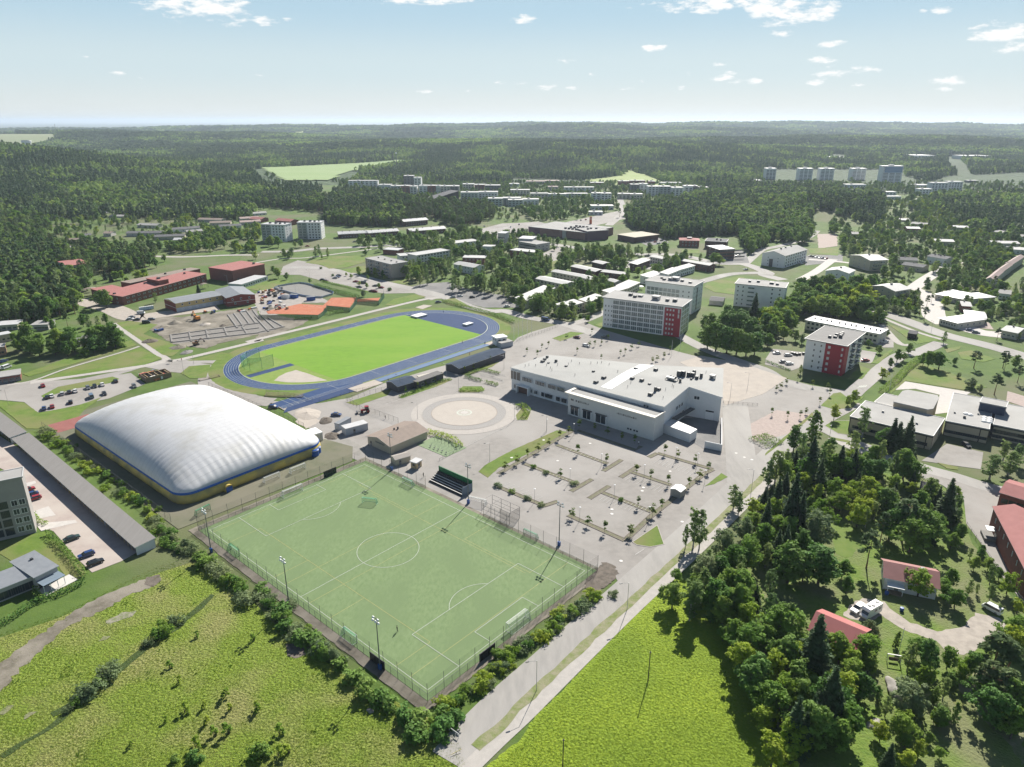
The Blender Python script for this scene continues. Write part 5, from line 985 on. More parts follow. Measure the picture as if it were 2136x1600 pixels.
r,w,d=B_('site_school','red boarded two storey gable house joined to the yellow site school','school','E 1868,482','E 2102,452','E 1738,420',6.2,wall=M_('red_boards',(.23,.05,.04),rough=.7),roofm=TINR,roof='gable',rise=1.5,ridge='y',over=.5,wins=[('f',1,3,1.2,1.4,4.,'w'),('f',1,2,1.2,1.4,1.1,'w'),('l',2,3,1.,1.2,1.2,2.9)])
mb=MB(); mb.box(-.06,-.06,2.8,w+.06,-.0,3.,0); mb.build('trim_band',WHITEP,r)
B_('classroom_cabin','long pale temporary classroom cabin beside the sports hall','cabin','E 1992,372','F 112,302','E 1925,350',3.2,wall=M_('pale_blue_panel',(.52,.57,.59),rough=.6),roofm=LGREYR,over=.15,wins=[('f',1,10,1.5,1.1,1.1,'d')],parapet=False)
for k in range(8):
    c=G(pix('E %d,%d'%(1160+k*14.5,585-k*2))[0]); e=empty('portable_toilet',(c.x,c.y,.06),R(-35)); tag(e,'white and blue portable toilet in the row before the brick school, %s from the left'%ORD[k],'portable toilet','portable toilets before the brick school'); mb=MB(); mb.box(-.55,-.55,0,.55,.55,2.1,0); mb.build('cabin',[M_('blue_white_plastic',(.55,.65,.75),rough=.5)],e); MB().box(-.6,-.6,2.1,.6,.6,2.3,0).build('roof',WHITEP,e); MB().box(-.42,-.6,.1,.42,-.55,1.95,0).build('door',M_('pale_blue_door',(.35,.5,.68),rough=.5),e)
# --- west cabins and bungalows
for k,(a,b,c,h,wl,rf,lab) in enumerate([('E -90,716','E 140,700','E 130,668',3.2,BEIGEB,LGREYR,'long grey roofed garage row at the wood edge'),('E 250,708','E 392,702','E 380,668',3.2,GREYW,GREYR,'short grey garage row beside the tall birches'),('E -90,808','E 92,775','E 98,752',4.2,M_('pink_render',(.5,.4,.33),rough=.8),LGREYR,'pale pink rowhouse end behind the dark trees'),('E -90,900','E 32,885','E 56,855',4.5,M_('orange_boards',(.42,.25,.16),rough=.8),GREYR,'orange boarded house at the left edge'),('E -90,1152','E 165,1114','E 150,1072',3.,REDB,GREYR,'brick garage with grey roof beside the turning circle')]):
    B_('garage' if k in(0,1,4) else 'rowhouse',lab,'garage' if k in(0,1,4) else 'house',a,b,c,h,wall=wl,roofm=rf,over=.3,parapet=False,wins=[('f',1,4,1.2,1.,1.2,'d'),('r',1,1)] if k in(2,3) else (),doors=[('f',q,2.2,2.1) for q in (.3,.5,.7,.9)] if k not in(2,3) else ())
B_('slate_house','small slate roofed house hidden between the dark trees','house','E 585,835','E 655,840','E 575,740',3.,wall=GREYW,roofm=SLATE,roof='gable',ridge='y',rise=1.4)
BUNG=[('60,885','222,890','215,862',GREYR),('370,880','505,890','500,850',GREYR),('0,970','90,972','80,940',BROWNR),('900,915','1068,915','1060,882',GREYR),('1130,985','1290,990','1285,958',GREYR),('1420,1025','1650,1008','1640,982',SLATE),('1040,1055','1330,1050','1320,1022',SLATE),('1270,1085','1520,1075','1510,1045',SLATE),('1545,1045','1670,1035','1665,1010',GREYR),('1810,1000','1990,990','1980,965',SLATE),('1630,940','1820,945','1810,905',BROWNR),('1730,970','1900,965','1890,935',BROWNR),('1985,935','2136,925','2130,900',PINKB),('690,1075','752,1070','748,1032',SLATE),('545,1115','735,1110','720,1062',BROWNR),('1440,850','1640,835','1632,795',REDR),('1280,800','1430,795','1425,765',LGREYR),('790,890','1000,880','990,855',GREYR),('850,1055','912,1055','905,1022',BROWNR),('1430,1110','1530,1108','1525,1085',LGREYR),('430,1180','640,1178','630,1152',LGREYR),('2065,895','2200,885','2190,870',GREYR),('1985,965','2150,955','2140,935',PINKB),('930,655','1010,650','1005,630',GREYR),('1170,745','1250,745','1245,725',PINKB),('1340,725','1430,730','1425,710',GREYR),('1560,690','1650,700','1640,670',PINKB)]
for k,(a,b,c,rf) in enumerate(BUNG):
    col={'brown_roof':'brown','red_tin_roof':'red','pinkish_roof':'pinkish','slate_roof':'dark slate','light_tin_roof':'light tin','grey_felt_roof':'grey'}[rf.name]
    B_('bungalow','low house with %s roof among the western trees, %s'%(col,['at the wood edge','far left','in the corner','below the dark pines','above the slate row','on the upper street','on the lower street','before the lower street','beside the birch','near the red roofs','behind the lawn','beside the lawn','by the grey towers','beside the porch house','with white porch','on the hill street','deep in the trees','in the shade','by the porch house','by the road','with long white wall','above the towers','next to the towers','high on the hill','upper hill path','on the hill bend','last before the field'][k]),'house','A '+a,'A '+b,'A '+c,3.6,wall=[OFFW,WHITE,GREYW,BEIGEB][k%4],roofm=rf,roof='gable',rise=1.4,over=.6,wins=[('f',1,4,1.5,1.2,1.2)],chim=[(.6,.5,.8,1.2)],group='bungalows in the western trees')
# --- two grey towers and the main street
for k,(a,b,c) in enumerate((('B 55,982','B 250,988','B 281,948'),('B 353,968','B 547,968','B 566,926'))):
    r,w,d=B_('apartment_tower','grey and white six storey block, %s of the pair above the main street'%('left','right')[k],'apartment building',a,b,c,17.4,wall=WHITE,roofm=LGREYR,vents=[(.25,.5,2,1.5,1),(.5,.5,2.4,1.7,1),(.7,.4,2,1.5,1),(.85,.6,1.6,1.2,1)],wins=[('f',6,4,1.3,1.4,1.1,2.8,.45,.03,'d'),('r',6,2,1.2,1.3,1.1,2.8)],group='grey and white towers')
    mb=MB(); mb.box(0,-.12,0,w*.4,0,17.2,0); mb.build('glazed_wall',[M_('grey_green_glazing',(.2,.235,.23),(.16,.19,.19),.4,.3)],r); windows(r,'f',w,d,6,2,w*.17,2.2,.7,2.8,.02,.62,'g')
    for o in r.children:
        if o.location.x<w*.4 and o.location.y<0 and o.name.startswith('window'): o.location.y-=.13
B_('red_roof_house','house with wide red roof between the two grey towers','house','B 170,948','B 300,958','B 395,880',5,wall=REDB,roofm=REDR,roof='gable',rise=2,wins=[('f',1,5)]); B_('red_roof_house','pinkish roofed house behind the left grey tower','house','B -40,935','B 60,940','B 75,895',4.5,wall=REDB,roofm=PINKR,roof='gable',rise=1.8,wins=[('f',1,3)])
for k,(a,b,c,h,lab) in enumerate([('B 700,1062','B 942,1050','B 930,1016',4.6,'left of two joined long brown houses on the main street'),('B 948,1052','B 1190,1034','B 1172,1003',4.6,'right of two joined long brown houses on the main street'),('B 1292,1036','B 1580,1014','B 1562,984',5,'single long brown house beside the retail car park'),('B 1238,958','B 1432,942','B 1412,908',6,'brown house standing uphill under the pines')]):
    B_('long_house','%s, pale tin roof'%lab,'rowhouse',a,b,c,h,wall=DKB,roofm=LGREYR,roof='gable',rise=1.8,over=1.,wins=[('f',2,9,1.5,1.1,.9)],vents=[(q,.5,.8,.9,1) for q in (.15,.4,.65,.9)])
B_('brick_store_house','flat dark brick building beside the lawn','shop','B 1062,1190','B 1185,1198','B 1195,1165',4,wall=REDB,roofm=LGREYR,over=.3)
r,w,d=B_('slab_block','grey four storey slab block with balcony front and beige end wall','apartment building','B 917,1262','B 1130,1314','B 1246,1288',11.4,wall=M_('taupe_render',(.40,.345,.295),(.36,.31,.265),.4,.8),roofm=GREYR,wins=[('f',4,5,2.,1.5,1.,2.75,.02,.02,'s'),('r',4,1,.9,1.,1.2,2.75)],bal=[('f',4,3,3.6,1.3,.9,2.75,.05,.05)],vents=[(.2,.5,1,.8,1),(.45,.5,1,.8,1),(.7,.5,1,.8,1),(.9,.5,1,.8,1)])
B_('terrace_block','three storey white block with long pale roof behind the slab block','apartment building','B 1340,1240','B 1612,1197','B 1565,1170',8.,wall=M_('grey_white_render',(.6,.6,.58),rough=.8),roofm=LIGHTR,over=.8,wins=[('f',3,10,1.6,1.4,.9,2.6,.03,.03,'d'),('r',3,2)]); B_('terrace_block','short white block adjoining the long pale-roofed block','apartment building','B 1208,1245','B 1338,1236','B 1322,1205',6,wall=WHITE,roofm=LIGHTR,over=.6,wins=[('f',2,4)])
B_('white_house','white house with light gable roof among birches','house','B 1648,1308','B 1815,1338','B 1856,1292',6,wall=WHITE,roofm=LIGHTR,roof='gable',rise=1.4,over=.6,wins=[('f',2,6,1.3,1.2,1.)]); B_('brick_terrace','white and brick terrace behind the light gable house','rowhouse','B 1722,1258','B 1900,1262','B 1962,1232',6,wall=REDB,roofm=LIGHTR,over=.5,wins=[('f',2,5,1.4,1.2,1.)])
B_('white_corner_house','small white house with flat roof near the glazed office','house','B 1885,1165','B 1975,1168','B 1982,1132',7,wall=WHITE,roofm=LIGHTR,over=.4,wins=[('f',2,3,1.2,1.2,1.2),('r',2,1)]); B_('row_flats','low white rowhouse under the birches, left of the small white house','rowhouse','B 1662,1140','B 1860,1118','B 1845,1098',5,wall=WHITE,roofm=LIGHTR,over=.5,wins=[('f',2,8,1.2,1.1,.8)])
B_('office_building','grey flat roofed office with a glazed stair tower','office','C 90,1125','C 235,1150','C 330,1115',7,wall=GREYW,roofm=GREYR,wins=[('f',2,1,22,1.2,1.2,'sd'),('r',2,3,2.4,1.2,1.2)]); B_('office_building','rear wing of the grey office with pale upper floor','office','C 85,1100','C 200,1105','C 290,1080',9,wall=GREYW,roofm=LGREYR,wins=[('f',2,4,2,1.2,2)]); B_('stair_tower','square glazed tower of the grey office','tower','B 2012,1055','B 2068,1058','B 2072,1042',15,wall=GREYW,roofm=LGREYR,wins=[('f',3,1,8,1.6,4,'s')],over=.8)
B_('brick_house','white and brick house right of the grey office','house','C 15,1195','C 210,1215','C 280,1200',6,wall=REDB,roofm=LIGHTR,over=.5,wins=[('f',2,6,1.3,1.2,1.1)])
# --- brick store
a,b=G(pix('B 1412,835')[0]),G(pix('B 1690,812')[0]); w=(b-a).length; e=empty('black_hall',(a.x,a.y,0),math.atan2(b.y-a.y,b.x-a.x)); tag(e,'black hall with long sloping roofline beyond the pines','hall'); mb=MB(); mb.v=[(0,0,-1),(w,0,-1),(w,0,19),(0,0,7),(0,22,-1),(w,22,-1),(w,22,19),(0,22,7)]; mb.f=[(0,1,2,3),(5,4,7,6),(1,5,6,2),(4,0,3,7)]; mb.m=[0]*4; mb.build('wall',M_('black_boards',(.018,.018,.02),(.03,.03,.032),.4,.7),e); mb=MB(); mb.v=[(-.5,-.5,7.02),(w+.5,-.5,19.05),(w+.5,22.5,19.05),(-.5,22.5,7.02),(-.5,-.5,7.4),(w+.5,-.5,19.4),(w+.5,22.5,19.4),(-.5,22.5,7.4)]; mb.f=[(3,2,1,0),(4,5,6,7),(0,1,5,4),(1,2,6,5),(2,3,7,6),(3,0,4,7)]; mb.m=[0]*6; mb.build('roof',SLATE,e); KEEP.append([Matrix.Translation(a)@Matrix.Rotation(e.rotation_euler.z,4,'Z')@Vector(q) for q in ((0,-40,0),(w,-40,0),(w,24,0),(0,24,0))])
r,w,d=B_('brick_store','big brick store with grey roof, dark fascia and rooftop vents','store','C 168,1002','C 652,1054','C 800,1000',8,wall=M_('store_brick',(.26,.145,.125),(.22,.12,.1),.5,.88),roofm=GREYR,over=.2,base=DKB,vents=[(.55+.06*(i%4),.2+.2*(i//4),2.2,1.8,1) for i in range(12)],parapet=True)
mb=MB(); mb.box(-.1,-.12,0,w*.2,.0,7.8,0); mb.box(w*.97,-.15,0,w+.1,0,7.8,0); mb.box(w*.6,-1.,0,w*.66,0,8.6,1); mb.build('fascia_panel',[M_('plum_panel',(.10,.045,.07),rough=.6),GREYW],r)
r,w,d=B_('brick_store','dark plum wing of the brick store with grey metal side','store','C 655,1042','C 828,1030','C 1000,987',9.5,wall=M_('plum_panel',(.10,.045,.07),rough=.6),roofm=GREYR,over=.2,vents=[(.3,.5,2,1.5,1),(.5,.6,2,1.5,1),(.7,.5,2,1.5,1)]); mb=MB(); mb.box(w,-.0,0,w+.12,d,9.4,0); mb.build('metal_cladding',TINR,r)
B_('brick_store','low flat extension at the right end of the brick store','store','C 905,1065','C 1045,1090','C 1132,1048',5.5,wall=DKB,roofm=BEIGEB,over=1.,parapet=False)
B_('red_roof_shop','brick house with red hip roof beside the rocky wood','house','C 1420,1112','C 1578,1116','C 1580,1088',6.5,wall=REDB,roofm=REDR,roof='hip',rise=1.6,over=.8,wins=[('f',2,5,1.4,1.3,1.1,'w')],chim=[(.5,.5,4,1.2)])
B_('brick_office','three storey brick office with pale roof and window bands','office','C 1640,1160','C 1742,1192','C 1896,1138',9,wall=DKB,roofm=LGREYR,wins=[('r',3,1,38,1.2,1.2,'sd'),('f',3,2)],over=.4); B_('dark_roof_hall','dark roofed hall behind the brick office','hall','C 1625,1120','C 1800,1130','C 1960,1090',7,wall=DKB,roofm=SLATE,wins=[('f',1,5)],vents=[(.5,.5,1.5,2,1),(.7,.4,1.5,1.6,1)])
# --- white and brown terraces
TER=[('235,502','464,399','162,480',OFFW,1),('546,560','694,520','476,542',OFFW,1),('736,517','868,470','697,494',OFFW,1),('922,442','1060,402','872,426',OFFW,1),('1062,402','1164,354','1000,377',OFFW,1),('302,320','545,370','600,345',OFFW,0),('437,262','660,303','690,285',OFFW,0),('642,298','760,332','800,312',OFFW,0),('597,220','800,264','836,244',DKB,0),('847,264','1040,288','1062,270',DKB,0),('892,333','960,352','986,334',OFFW,0),('772,183','860,203','900,187',DKB,0),('1142,207','1250,167','1107,192',DKB,1),('1247,138','1400,168','1420,152',OFFW,0),('1502,173','1740,213','1757,197',DKB,0),('1397,288','1500,247','1352,272',WHITE,1),('1502,247','1620,214','1482,232',WHITE,1),('1242,313','1350,277','1202,292',WHITE,1)]
TD=['facing the grove by the track','nearest the street corner','between street corner and white block','behind the red-cornered block','with white parasol, by the rear block','longest white one, middle of the estate','white one above the longest','white one next to a dark tree','long brown one at the upper lawn','brown one behind the tall birches','short white gable end','small brown one by the gravel yard','brown one beside the gravel yard','whitish one before the brick store','long brown one at the street bend','white one with bright roof, left','white one with bright roof, right','white one behind the rear block']
for k,(a,b,c,wl,ff) in enumerate(TER):
    B_('terrace_house','two storey terrace with pale roof, %s'%TD[k],'rowhouse','H '+a,'H '+b,'H '+c,5.6,wall=wl,roofm=LIGHTR,roof='shed' if ff else 'gable',rise=1. if ff else .9,over=.5,wins=[('f',2,7,1.5,1.1,.8,2.6,.04,.04,'d'),('r',2,1,1.,1.1,.8,2.6),('l',2,1,1.,1.1,.8,2.6)],doors=[('f',q,1.,2.1) for q in (.1,.5,.9)],group='terraces of the estate')
B_('garage_shed','small dark roofed garage behind the grove','garage','H 1740,500','H 1850,510','H 1885,478',3,wall=GREYW,roofm=SLATE,roof='gable',rise=1)
# --- eastern houses
r,w,d=B_('guest_house','white four storey gabled block with rows of dark windows','apartment building','D -22,1218','D 165,1242','D 326,1186',10.6,wall=WHITE,roofm=GREYR,roof='gable',ridge='y',rise=3,over=.5,wins=[('r',4,9,1.6,1.4,.9,2.6,.03,.03,'d'),('f',3,2,.8,1.,1.6,2.8)],vents=[(.5,.3,1.2,1.4,1),(.5,.5,1.2,1.2,1),(.5,.75,1.2,1.2,1)])
mb=MB(); mb.box(w*.34,-.08,0,w*.5,0,6.5,0); mb.build('arched_entrance',[DKST],r)
for k,(a,b,c,h,wl,lab) in enumerate([('D 702,1235','D 870,1280','D 955,1245',9,BEIGEB,'beige block with balconies and pale gable roof'),('I 502,255','I 690,278','I 752,228',6.5,WHITE,'white house with wide pale roof half hidden by trees'),('I 876,382','I 1072,425','I 1152,355',8.5,BEIGEB,'beige three storey block with stepped pale roof')]):
    B_('gabled_block',lab+' east of the white block','apartment building',a,b,c,h,wall=wl,roofm=LIGHTR,roof='gable',ridge='y',rise=2,over=.6,wins=[('f',3 if h>8 else 2,3,1.,1.2,1.,2.7,.1,.1,'w'),('r',3 if h>8 else 2,3,1.2,1.3,1.,2.7)],bal=[('r',3 if h>8 else 1,2,3,1.3,.9,2.7,.1,.1)],vents=[(.5,.5,1.2,1.2,1)])
EAST=[('I','1132,205','1300,228','1345,182',SLATE),('I','1105,165','1260,172','1300,140',SLATE),('I','1340,135','1492,160','1572,98',SLATE),('D','1205,975','1330,985','1372,940',GREYR),('D','1560,1005','1680,1010','1702,970',LIGHTR),('D','1885,1040','1990,1055','2012,1005',GREYR),('D','2055,1000','2180,1010','2190,975',LIGHTR),('D','1175,1015','1280,1018','1300,995',LIGHTR),('D','1410,1120','1560,1125','1572,1095',LIGHTR),('D','1880,1135','2100,1140','2110,1112',LIGHTR),('D','2005,1185','2180,1195','2190,1140',LIGHTR),('D','1430,800','1600,770','1560,735',PINKB),('D','1660,770','1950,760','1940,722',PINKB),('D','1742,712','1835,715','1830,685',PINKB),('D','1850,720','1990,715','1980,690',PINKB),('D','2080,735','2190,735','2185,705',LIGHTR),('D','1960,925','2070,930','2080,885',GREYR),('D','1690,835','1800,830','1790,790',PINKB),('D','1930,965','2010,970','2015,940',GREYR),('D','720,1060','770,1062','765,1028',GREYR),('D','1110,945','1190,948','1200,915',LIGHTR),('D','2070,1080','2170,1085','2175,1060',GREYR),('I','1930,440','2020,450','2040,418',GREYR),('I','1630,545','1700,550','1710,515',LIGHTR),('I','1955,745','2080,770','2095,715',LIGHTR)]
ED=['with dark roof by the round pine','with dark roof, rear of the pair','large flat gabled one with roof vents','near the white tent','in the thick trees','with brick gable','at the right edge, pale','pale, left of the street','long pale carport like','long pale by the hedge','near the pink terrace','pinkish, first of the hill','long pinkish row','small pinkish on the hill','pinkish behind the row','pale at the edge','grey by the street','pinkish lower','grey small one','by the gravel yard','like a white tent','grey at the edge','grey shed by the daycare','pale shed at the daycare','pale shed by the avenue']
for k,(cr,a,b,c,rf) in enumerate(EAST):
    B_('house','eastern house %s, %s roof'%(ED[k],{'slate_roof':'dark','grey_felt_roof':'grey','white_felt_roof':'white','pinkish_roof':'pinkish'}[rf.name]),'house',cr+' '+a,cr+' '+b,cr+' '+c,4.2 if k not in(2,) else 6,wall=[BEIGEB,OFFW,WHITE,REDB][k%4],roofm=rf,roof='gable',rise=1.3,over=.7,wins=[('f',1,3,1.5,1.2,1.2),('r',1,2)],vents=[(.4,.5,.8,.9,1)] if k!=2 else [(.2,.4,1,1,1),(.35,.5,1,1,1),(.5,.4,1,1,1),(.65,.5,1,1,1)],group='houses of the eastern streets')
for k,(a,b,c) in enumerate((('1885,330','1965,262','1870,285'),('1965,258','2040,205','1950,225'),('2040,200','2136,140','2030,165'))):
    B_('pink_terrace','pale terrace with long pinkish roof at the right edge, %s section from the front'%ORD[k],'rowhouse','I '+a,'I '+b,'I '+c,6.5,wall=OFFW,roofm=PINKB,roof='gable',rise=1.5,over=.5,wins=[('f',2,5,1.4,1.2,1.),('l',2,1)],group='pink roofed terrace')
for k,(a,b,c,lab) in enumerate([('1408,448','1640,492','1700,375','left half of the big white roofed daycare'),('1645,492','1900,472','1925,425','right half of the big white roofed daycare'),('1442,648','1590,688','1690,548','nearer daycare with bright white roof'),('1655,630','1822,648','1842,602','side wing of the nearer daycare')]):
    B_('daycare_building',lab,'daycare','I '+a,'I '+b,'I '+c,3.8,wall=OFFW,roofm=M_('white_tin_roof',(.72,.72,.71),rough=.5),roof='hip',rise=1.4,over=.7,wins=[('f',1,6,1.5,1.3,1.1),('r',1,4,1.4,1.3,1.1)],vents=[(.4,.5,1,1,1)],group='daycare by the avenue')
# --- flat roofed school at right
SCHW=M_('school_panel',(.50,.42,.31),(.46,.39,.29),.4,.8); SCHR=M_('school_roof',(.335,.33,.315),(.30,.295,.285),.25,.85,c3=(.37,.365,.35),scale3=.07)
def strips(r,w,d,sides,h,every=9):
    for s in sides:
        L=w if s in 'fb' else d; F=facade(r,s,w,d); mb=MB()
        for i in range(int(L/every)+1): x=min(i*every,L-.35); mb.box(x,-.1,0,x+.35,.0,h,0,F)
        mb.box(0,-.12,h-.5,L,.0,h-.02,0,F); mb.build('dark_strip',M_('dark_trim',(.05,.045,.045),rough=.6),r)
r,w,d=B_('school_hall','large left block of the flat roofed school behind the tall trees','school','M 702,80','M 1385,242','M 1495,100',5.6,wall=SCHW,roofm=SCHR,over=.2,wins=[('f',1,6,5.4,1.3,1.2,'sd')],vents=[(.3,.6,.8,.8),(.75,.4,.8,.8)]); strips(r,w,d,'frl',5.6,14)
r,w,d=B_('school_hall','projecting middle block of the flat roofed school with courtyard','school','M 1490,116','M 1848,186','I 1640,1285',5.8,wall=SCHW,roofm=SCHR,over=.2,wins=[('f',1,4,5.,1.3,1.2,'sd')],vents=[(.15,.3,.7,.7),(.4,.2,1,1,1),(.7,.4,.7,.7)]); strips(r,w,d,'flr',5.8,12)
for u,v in ((.42,.34),(.52,.33),(.86,.33),(.86,.27),(.86,.21),(1.0,.33),(1.0,.27),(1.0,.21)):
    put('skylight',(lambda mb:(mb.lathe([(.75,0),(.7,.35),(.4,.62),(0.01,.72)],12),mb.mesh('skylight',M_('skylight_dome',(.78,.77,.74),rough=.3)))[-1])(MB()),r,Matrix.Translation((w*min(u,.98),d*v,5.8+.33)),(1.6,1.6,1))
r,w,d=B_('school_hall','right wing of the flat roofed school with dark window band','school','M 1882,146','M 2420,255','I 2200,1400',5.6,wall=SCHW,roofm=SCHR,over=.2,wins=[('f',1,6,7,1.5,2.6,'sd'),('f',1,6,7,1.3,.6,'sd')]); strips(r,w,d,'fl',5.6,12)
B_('roof_plant','dark blue plant room on the school roof','roof house','I 1772,1345','I 1985,1388','I 2002,1345',9.6,wall=M_('navy_cladding',(.02,.04,.085),rough=.5),roofm=SCHR,over=.2,keep=0)
oc=empty('gym_hall',G(pix('I 1250,1340')[0])); tag(oc,'eight sided upper hall rising from the flat roofed school','school'); pl=[G(p,8)-oc.location for p in pix('I 1062,1335 1135,1248 1180,1238 1420,1282 1432,1305 1385,1392 1340,1398')]; mb=MB(); mb.prism([(p.x,p.y) for p in pl],0,7.7,0); mb.build('wall',SCHW,oc); mb=MB(); mb.prism([(p.x*1.02,p.y*1.02) for p in pl],7.7,8.1,0); mb.build('roof',SCHR,oc); KEEP.append([p+oc.location for p in pl])
B_('school_hall','low link roof between eight sided hall and left block','school','I 900,1345','I 1300,1440','I 1060,1290',4.6,wall=SCHW,roofm=SCHR,over=.1)
# --- red brick works, houses bottom right
r,w,d=B_('brick_works','long red brick building with faded pink roof at the right edge','works','M 1888,822','M 2175,1380','M 2200,860',7.6,wall=REDB,roofm=PINKR,roof='gable',rise=1.8,over=.4,wins=[('f',1,7,.6,1.6,4.5,'w')],doors=[('f',.2,2.4,2.6)])
mb=MB(); mb.box(w*.12,-2.4,3.,w*.2,-.0,3.2,0); mb.box(w*.1,-3.,0,w*.24,-.0,1.1,1); mb.build('loading_dock',[STEEL,CONC],r)
B_('brick_works','smaller red brick house with pink roof behind the long works','works','M 1942,702','M 2230,790','M 1990,590',5,wall=REDB,roofm=PINKR,roof='gable',rise=1.4,over=.4,wins=[('f',1,4,1.9,1.7,1.6,'p')],chim=[(.62,.6,1.6,2.5)])
r,w,d=B_('cottage','white cottage with faded red tin roof under the trees','house','M 992,1394','M 1425,1484','M 1452,1348',4.,wall=WHITE,roofm=M_('old_red_tin',(.30,.13,.12),(.26,.11,.1),.3,.6),roof='gable',rise=2.,over=.6,wins=[('f',1,3,1.1,1.2,1.4,'w'),('l',1,2,1.,1.2,1.4)],chim=[(.72,.5,.9,1.2)],doors=[('f',.25,1,2.1)])
mb=MB(); mb.box(w*.06,-2.2,.1,w*.36,-.0,.3,0); mb.box(w*.05,-2.4,2.5,w*.38,-.0,2.65,1); mb.box(w*.06,-2.2,.3,w*.07,-2.1,2.5,1); mb.box(w*.35,-2.2,.3,w*.36,-2.1,2.5,1); mb.build('porch',[WOOD,WHITEP],r)
r,w,d=B_('barn','barn with bright red tin roof half hidden by spruces','barn','R 372,445','R 752,612','R 822,432',3.6,wall=M_('dark_boards',(.09,.035,.03),(.07,.03,.025),.8,.85),roofm=M_('bright_red_tin',(.40,.125,.118),(.36,.11,.105),.3,.5),roof='gable',rise=2.2,over=.6,doors=[('f',.6,2.6,2.5)])
B_('shed','small black roofed shed beside the stone wall','shed','M 1282,668','M 1385,692','M 1430,642',2.8,wall=WOOD,roofm=DARKR,roof='gable',rise=1,doors=[('f',.5,1,2)])
B_('shelter','black roofed shelter on the lawn by the avenue','shed','I 1178,775','I 1248,785','I 1250,757',2.8,wall=BLACK,roofm=DARKR,over=.2,parapet=False)
# --- around the soccer pitch
r,w,d=B_('clubhouse','beige clubhouse with brown gable roof behind the soccer pitch','clubhouse','K 935,236','K 1122,318','K 1412,187',3.5,wall=M_('clubhouse_boards',(.47,.42,.32),(.43,.385,.295),.7,.8),roofm=BROWNR,roof='gable',ridge='y',rise=1.7,over=.7,doors=[('f',.15,1,2.1)],vents=[(.45,.45,.5,1.1,1),(.5,.52,.5,1.2,1)])
mb=MB(); M=facade(r,'f',w,d)
for i in range(9): mb.box(w*.36+i*.62,-.08,2.5-(.12 if i%3==1 else 0),w*.36+i*.62+.45,.0,3.1,0)
mb.build('sign_lettering',DKL,r)
B_('cabin','small beige cabin with grey roof in front of the clubhouse','cabin','K 1130,402','K 1166,432','K 1270,382',2.6,wall=M_('clubhouse_boards',(.47,.42,.32),rough=.8),roofm=M_('cabin_roof',(.33,.30,.27),rough=.85),roof='gable',ridge='y',rise=.6,over=.3,doors=[('r',.3,.9,2)])
r,w,d=B_('ticket_kiosk','yellow timber kiosk with flat grey roof beside the stand','kiosk','K 1292,448','K 1338,462','K 1370,432',2.5,wall=TIMB,roofm=LGREYR,over=.35,parapet=False,wins=[('f',1,1,1.,.9,1.1,'p')],doors=[('r',.5,1.,2.)])
B_('container_shed','grey blue two part container shed with white door','shed','K 755,182','K 938,134','K 718,155',2.8,wall=M_('grey_blue_steel',(.36,.39,.43),(.33,.36,.40),1.5,.6),roofm=LGREYR,over=.1,parapet=False,doors=[('f',.38,1,2.1)]); B_('container_shed','lower rear container with grey roof behind the white-door shed','shed','K 700,142','K 800,88','K 688,120',2.6,wall=M_('grey_blue_steel',(.36,.39,.43),rough=.6),roofm=TINR,over=.1,parapet=False)
r,w,d=B_('shipping_container','white tall container joined to the dome by a yellow tube','container','K 455,240','K 564,208','K 420,195',3.4,wall=M_('white_steel',(.62,.63,.64),rough=.5),roofm=WHITEP,over=.05,parapet=False)
mb=MB()
for i in range(9): mb.box(w*(.08+i*.105),-.08,.2,w*(.11+i*.105),-.0,3.2,0)
mb.build('door_rib',STEEL,r)
B_('timber_hut','grey hut with arched white roof in the car park','hut','L 1420,672','L 1502,700','L 1516,655',2.6,wall=M_('hut_boards',(.30,.30,.27),(.26,.26,.24),1,.8),roofm=WHITEP,roof='gable',ridge='y',rise=.55,over=.15)
# --- stadium buildings
STB=M_('stadium_boards',(.055,.055,.065),(.075,.075,.085),.8,.7); STR=M_('blue_grey_roof',(.045,.065,.10),(.06,.08,.115),.4,.9,spec=.1)
B_('stadium_shed','long dark stadium store with blue grey gable roof','shed','F 1690,1062','F 2072,928','F 2050,870',3.4,wall=STB,roofm=STR,roof='gable',rise=1.2,over=.4); B_('stadium_shed','short dark stadium store with blue grey gable roof','shed','F 1185,1212','F 1345,1165','F 1300,1112',3.2,wall=STB,roofm=STR,roof='gable',rise=1.1,over=.4)
B_('stadium_wall_house','low dark stadium building between the two stores','kiosk','F 1345,1180','F 1560,1105','F 1550,1075',3.2,wall=STB,roofm=M_('dark_stand_roof',(.12,.115,.11),rough=.8),over=.3,parapet=False,doors=[('f',.2,2,2.2),('f',.6,2,2.2)]); B_('ticket_booth','dark glazed booth with pale canopy in front of the stand','kiosk','F 1395,1148','F 1475,1130','F 1468,1105',2.8,wall=STB,roofm=M_('pale_canopy',(.45,.42,.36),rough=.7),over=.9,parapet=False,wins=[('f',1,2,2.,1.2,1.)])
B_('judges_box','white two storey judges box at the track bend','booth','F 2000,815','F 2086,802','F 2070,780',4.4,wall=WHITE,roofm=WHITEP,over=.4,parapet=False,wins=[('f',1,2,1.6,1.,2.6),('l',1,2,1.3,1.,2.6)])
B_('equipment_trailer','white equipment box behind the judges box','shed','F 2040,860','F 2136,840','F 2120,822',2.6,wall=M_('grey_blue_steel',(.36,.39,.43),rough=.6),roofm=GREYR,over=.1,parapet=False)
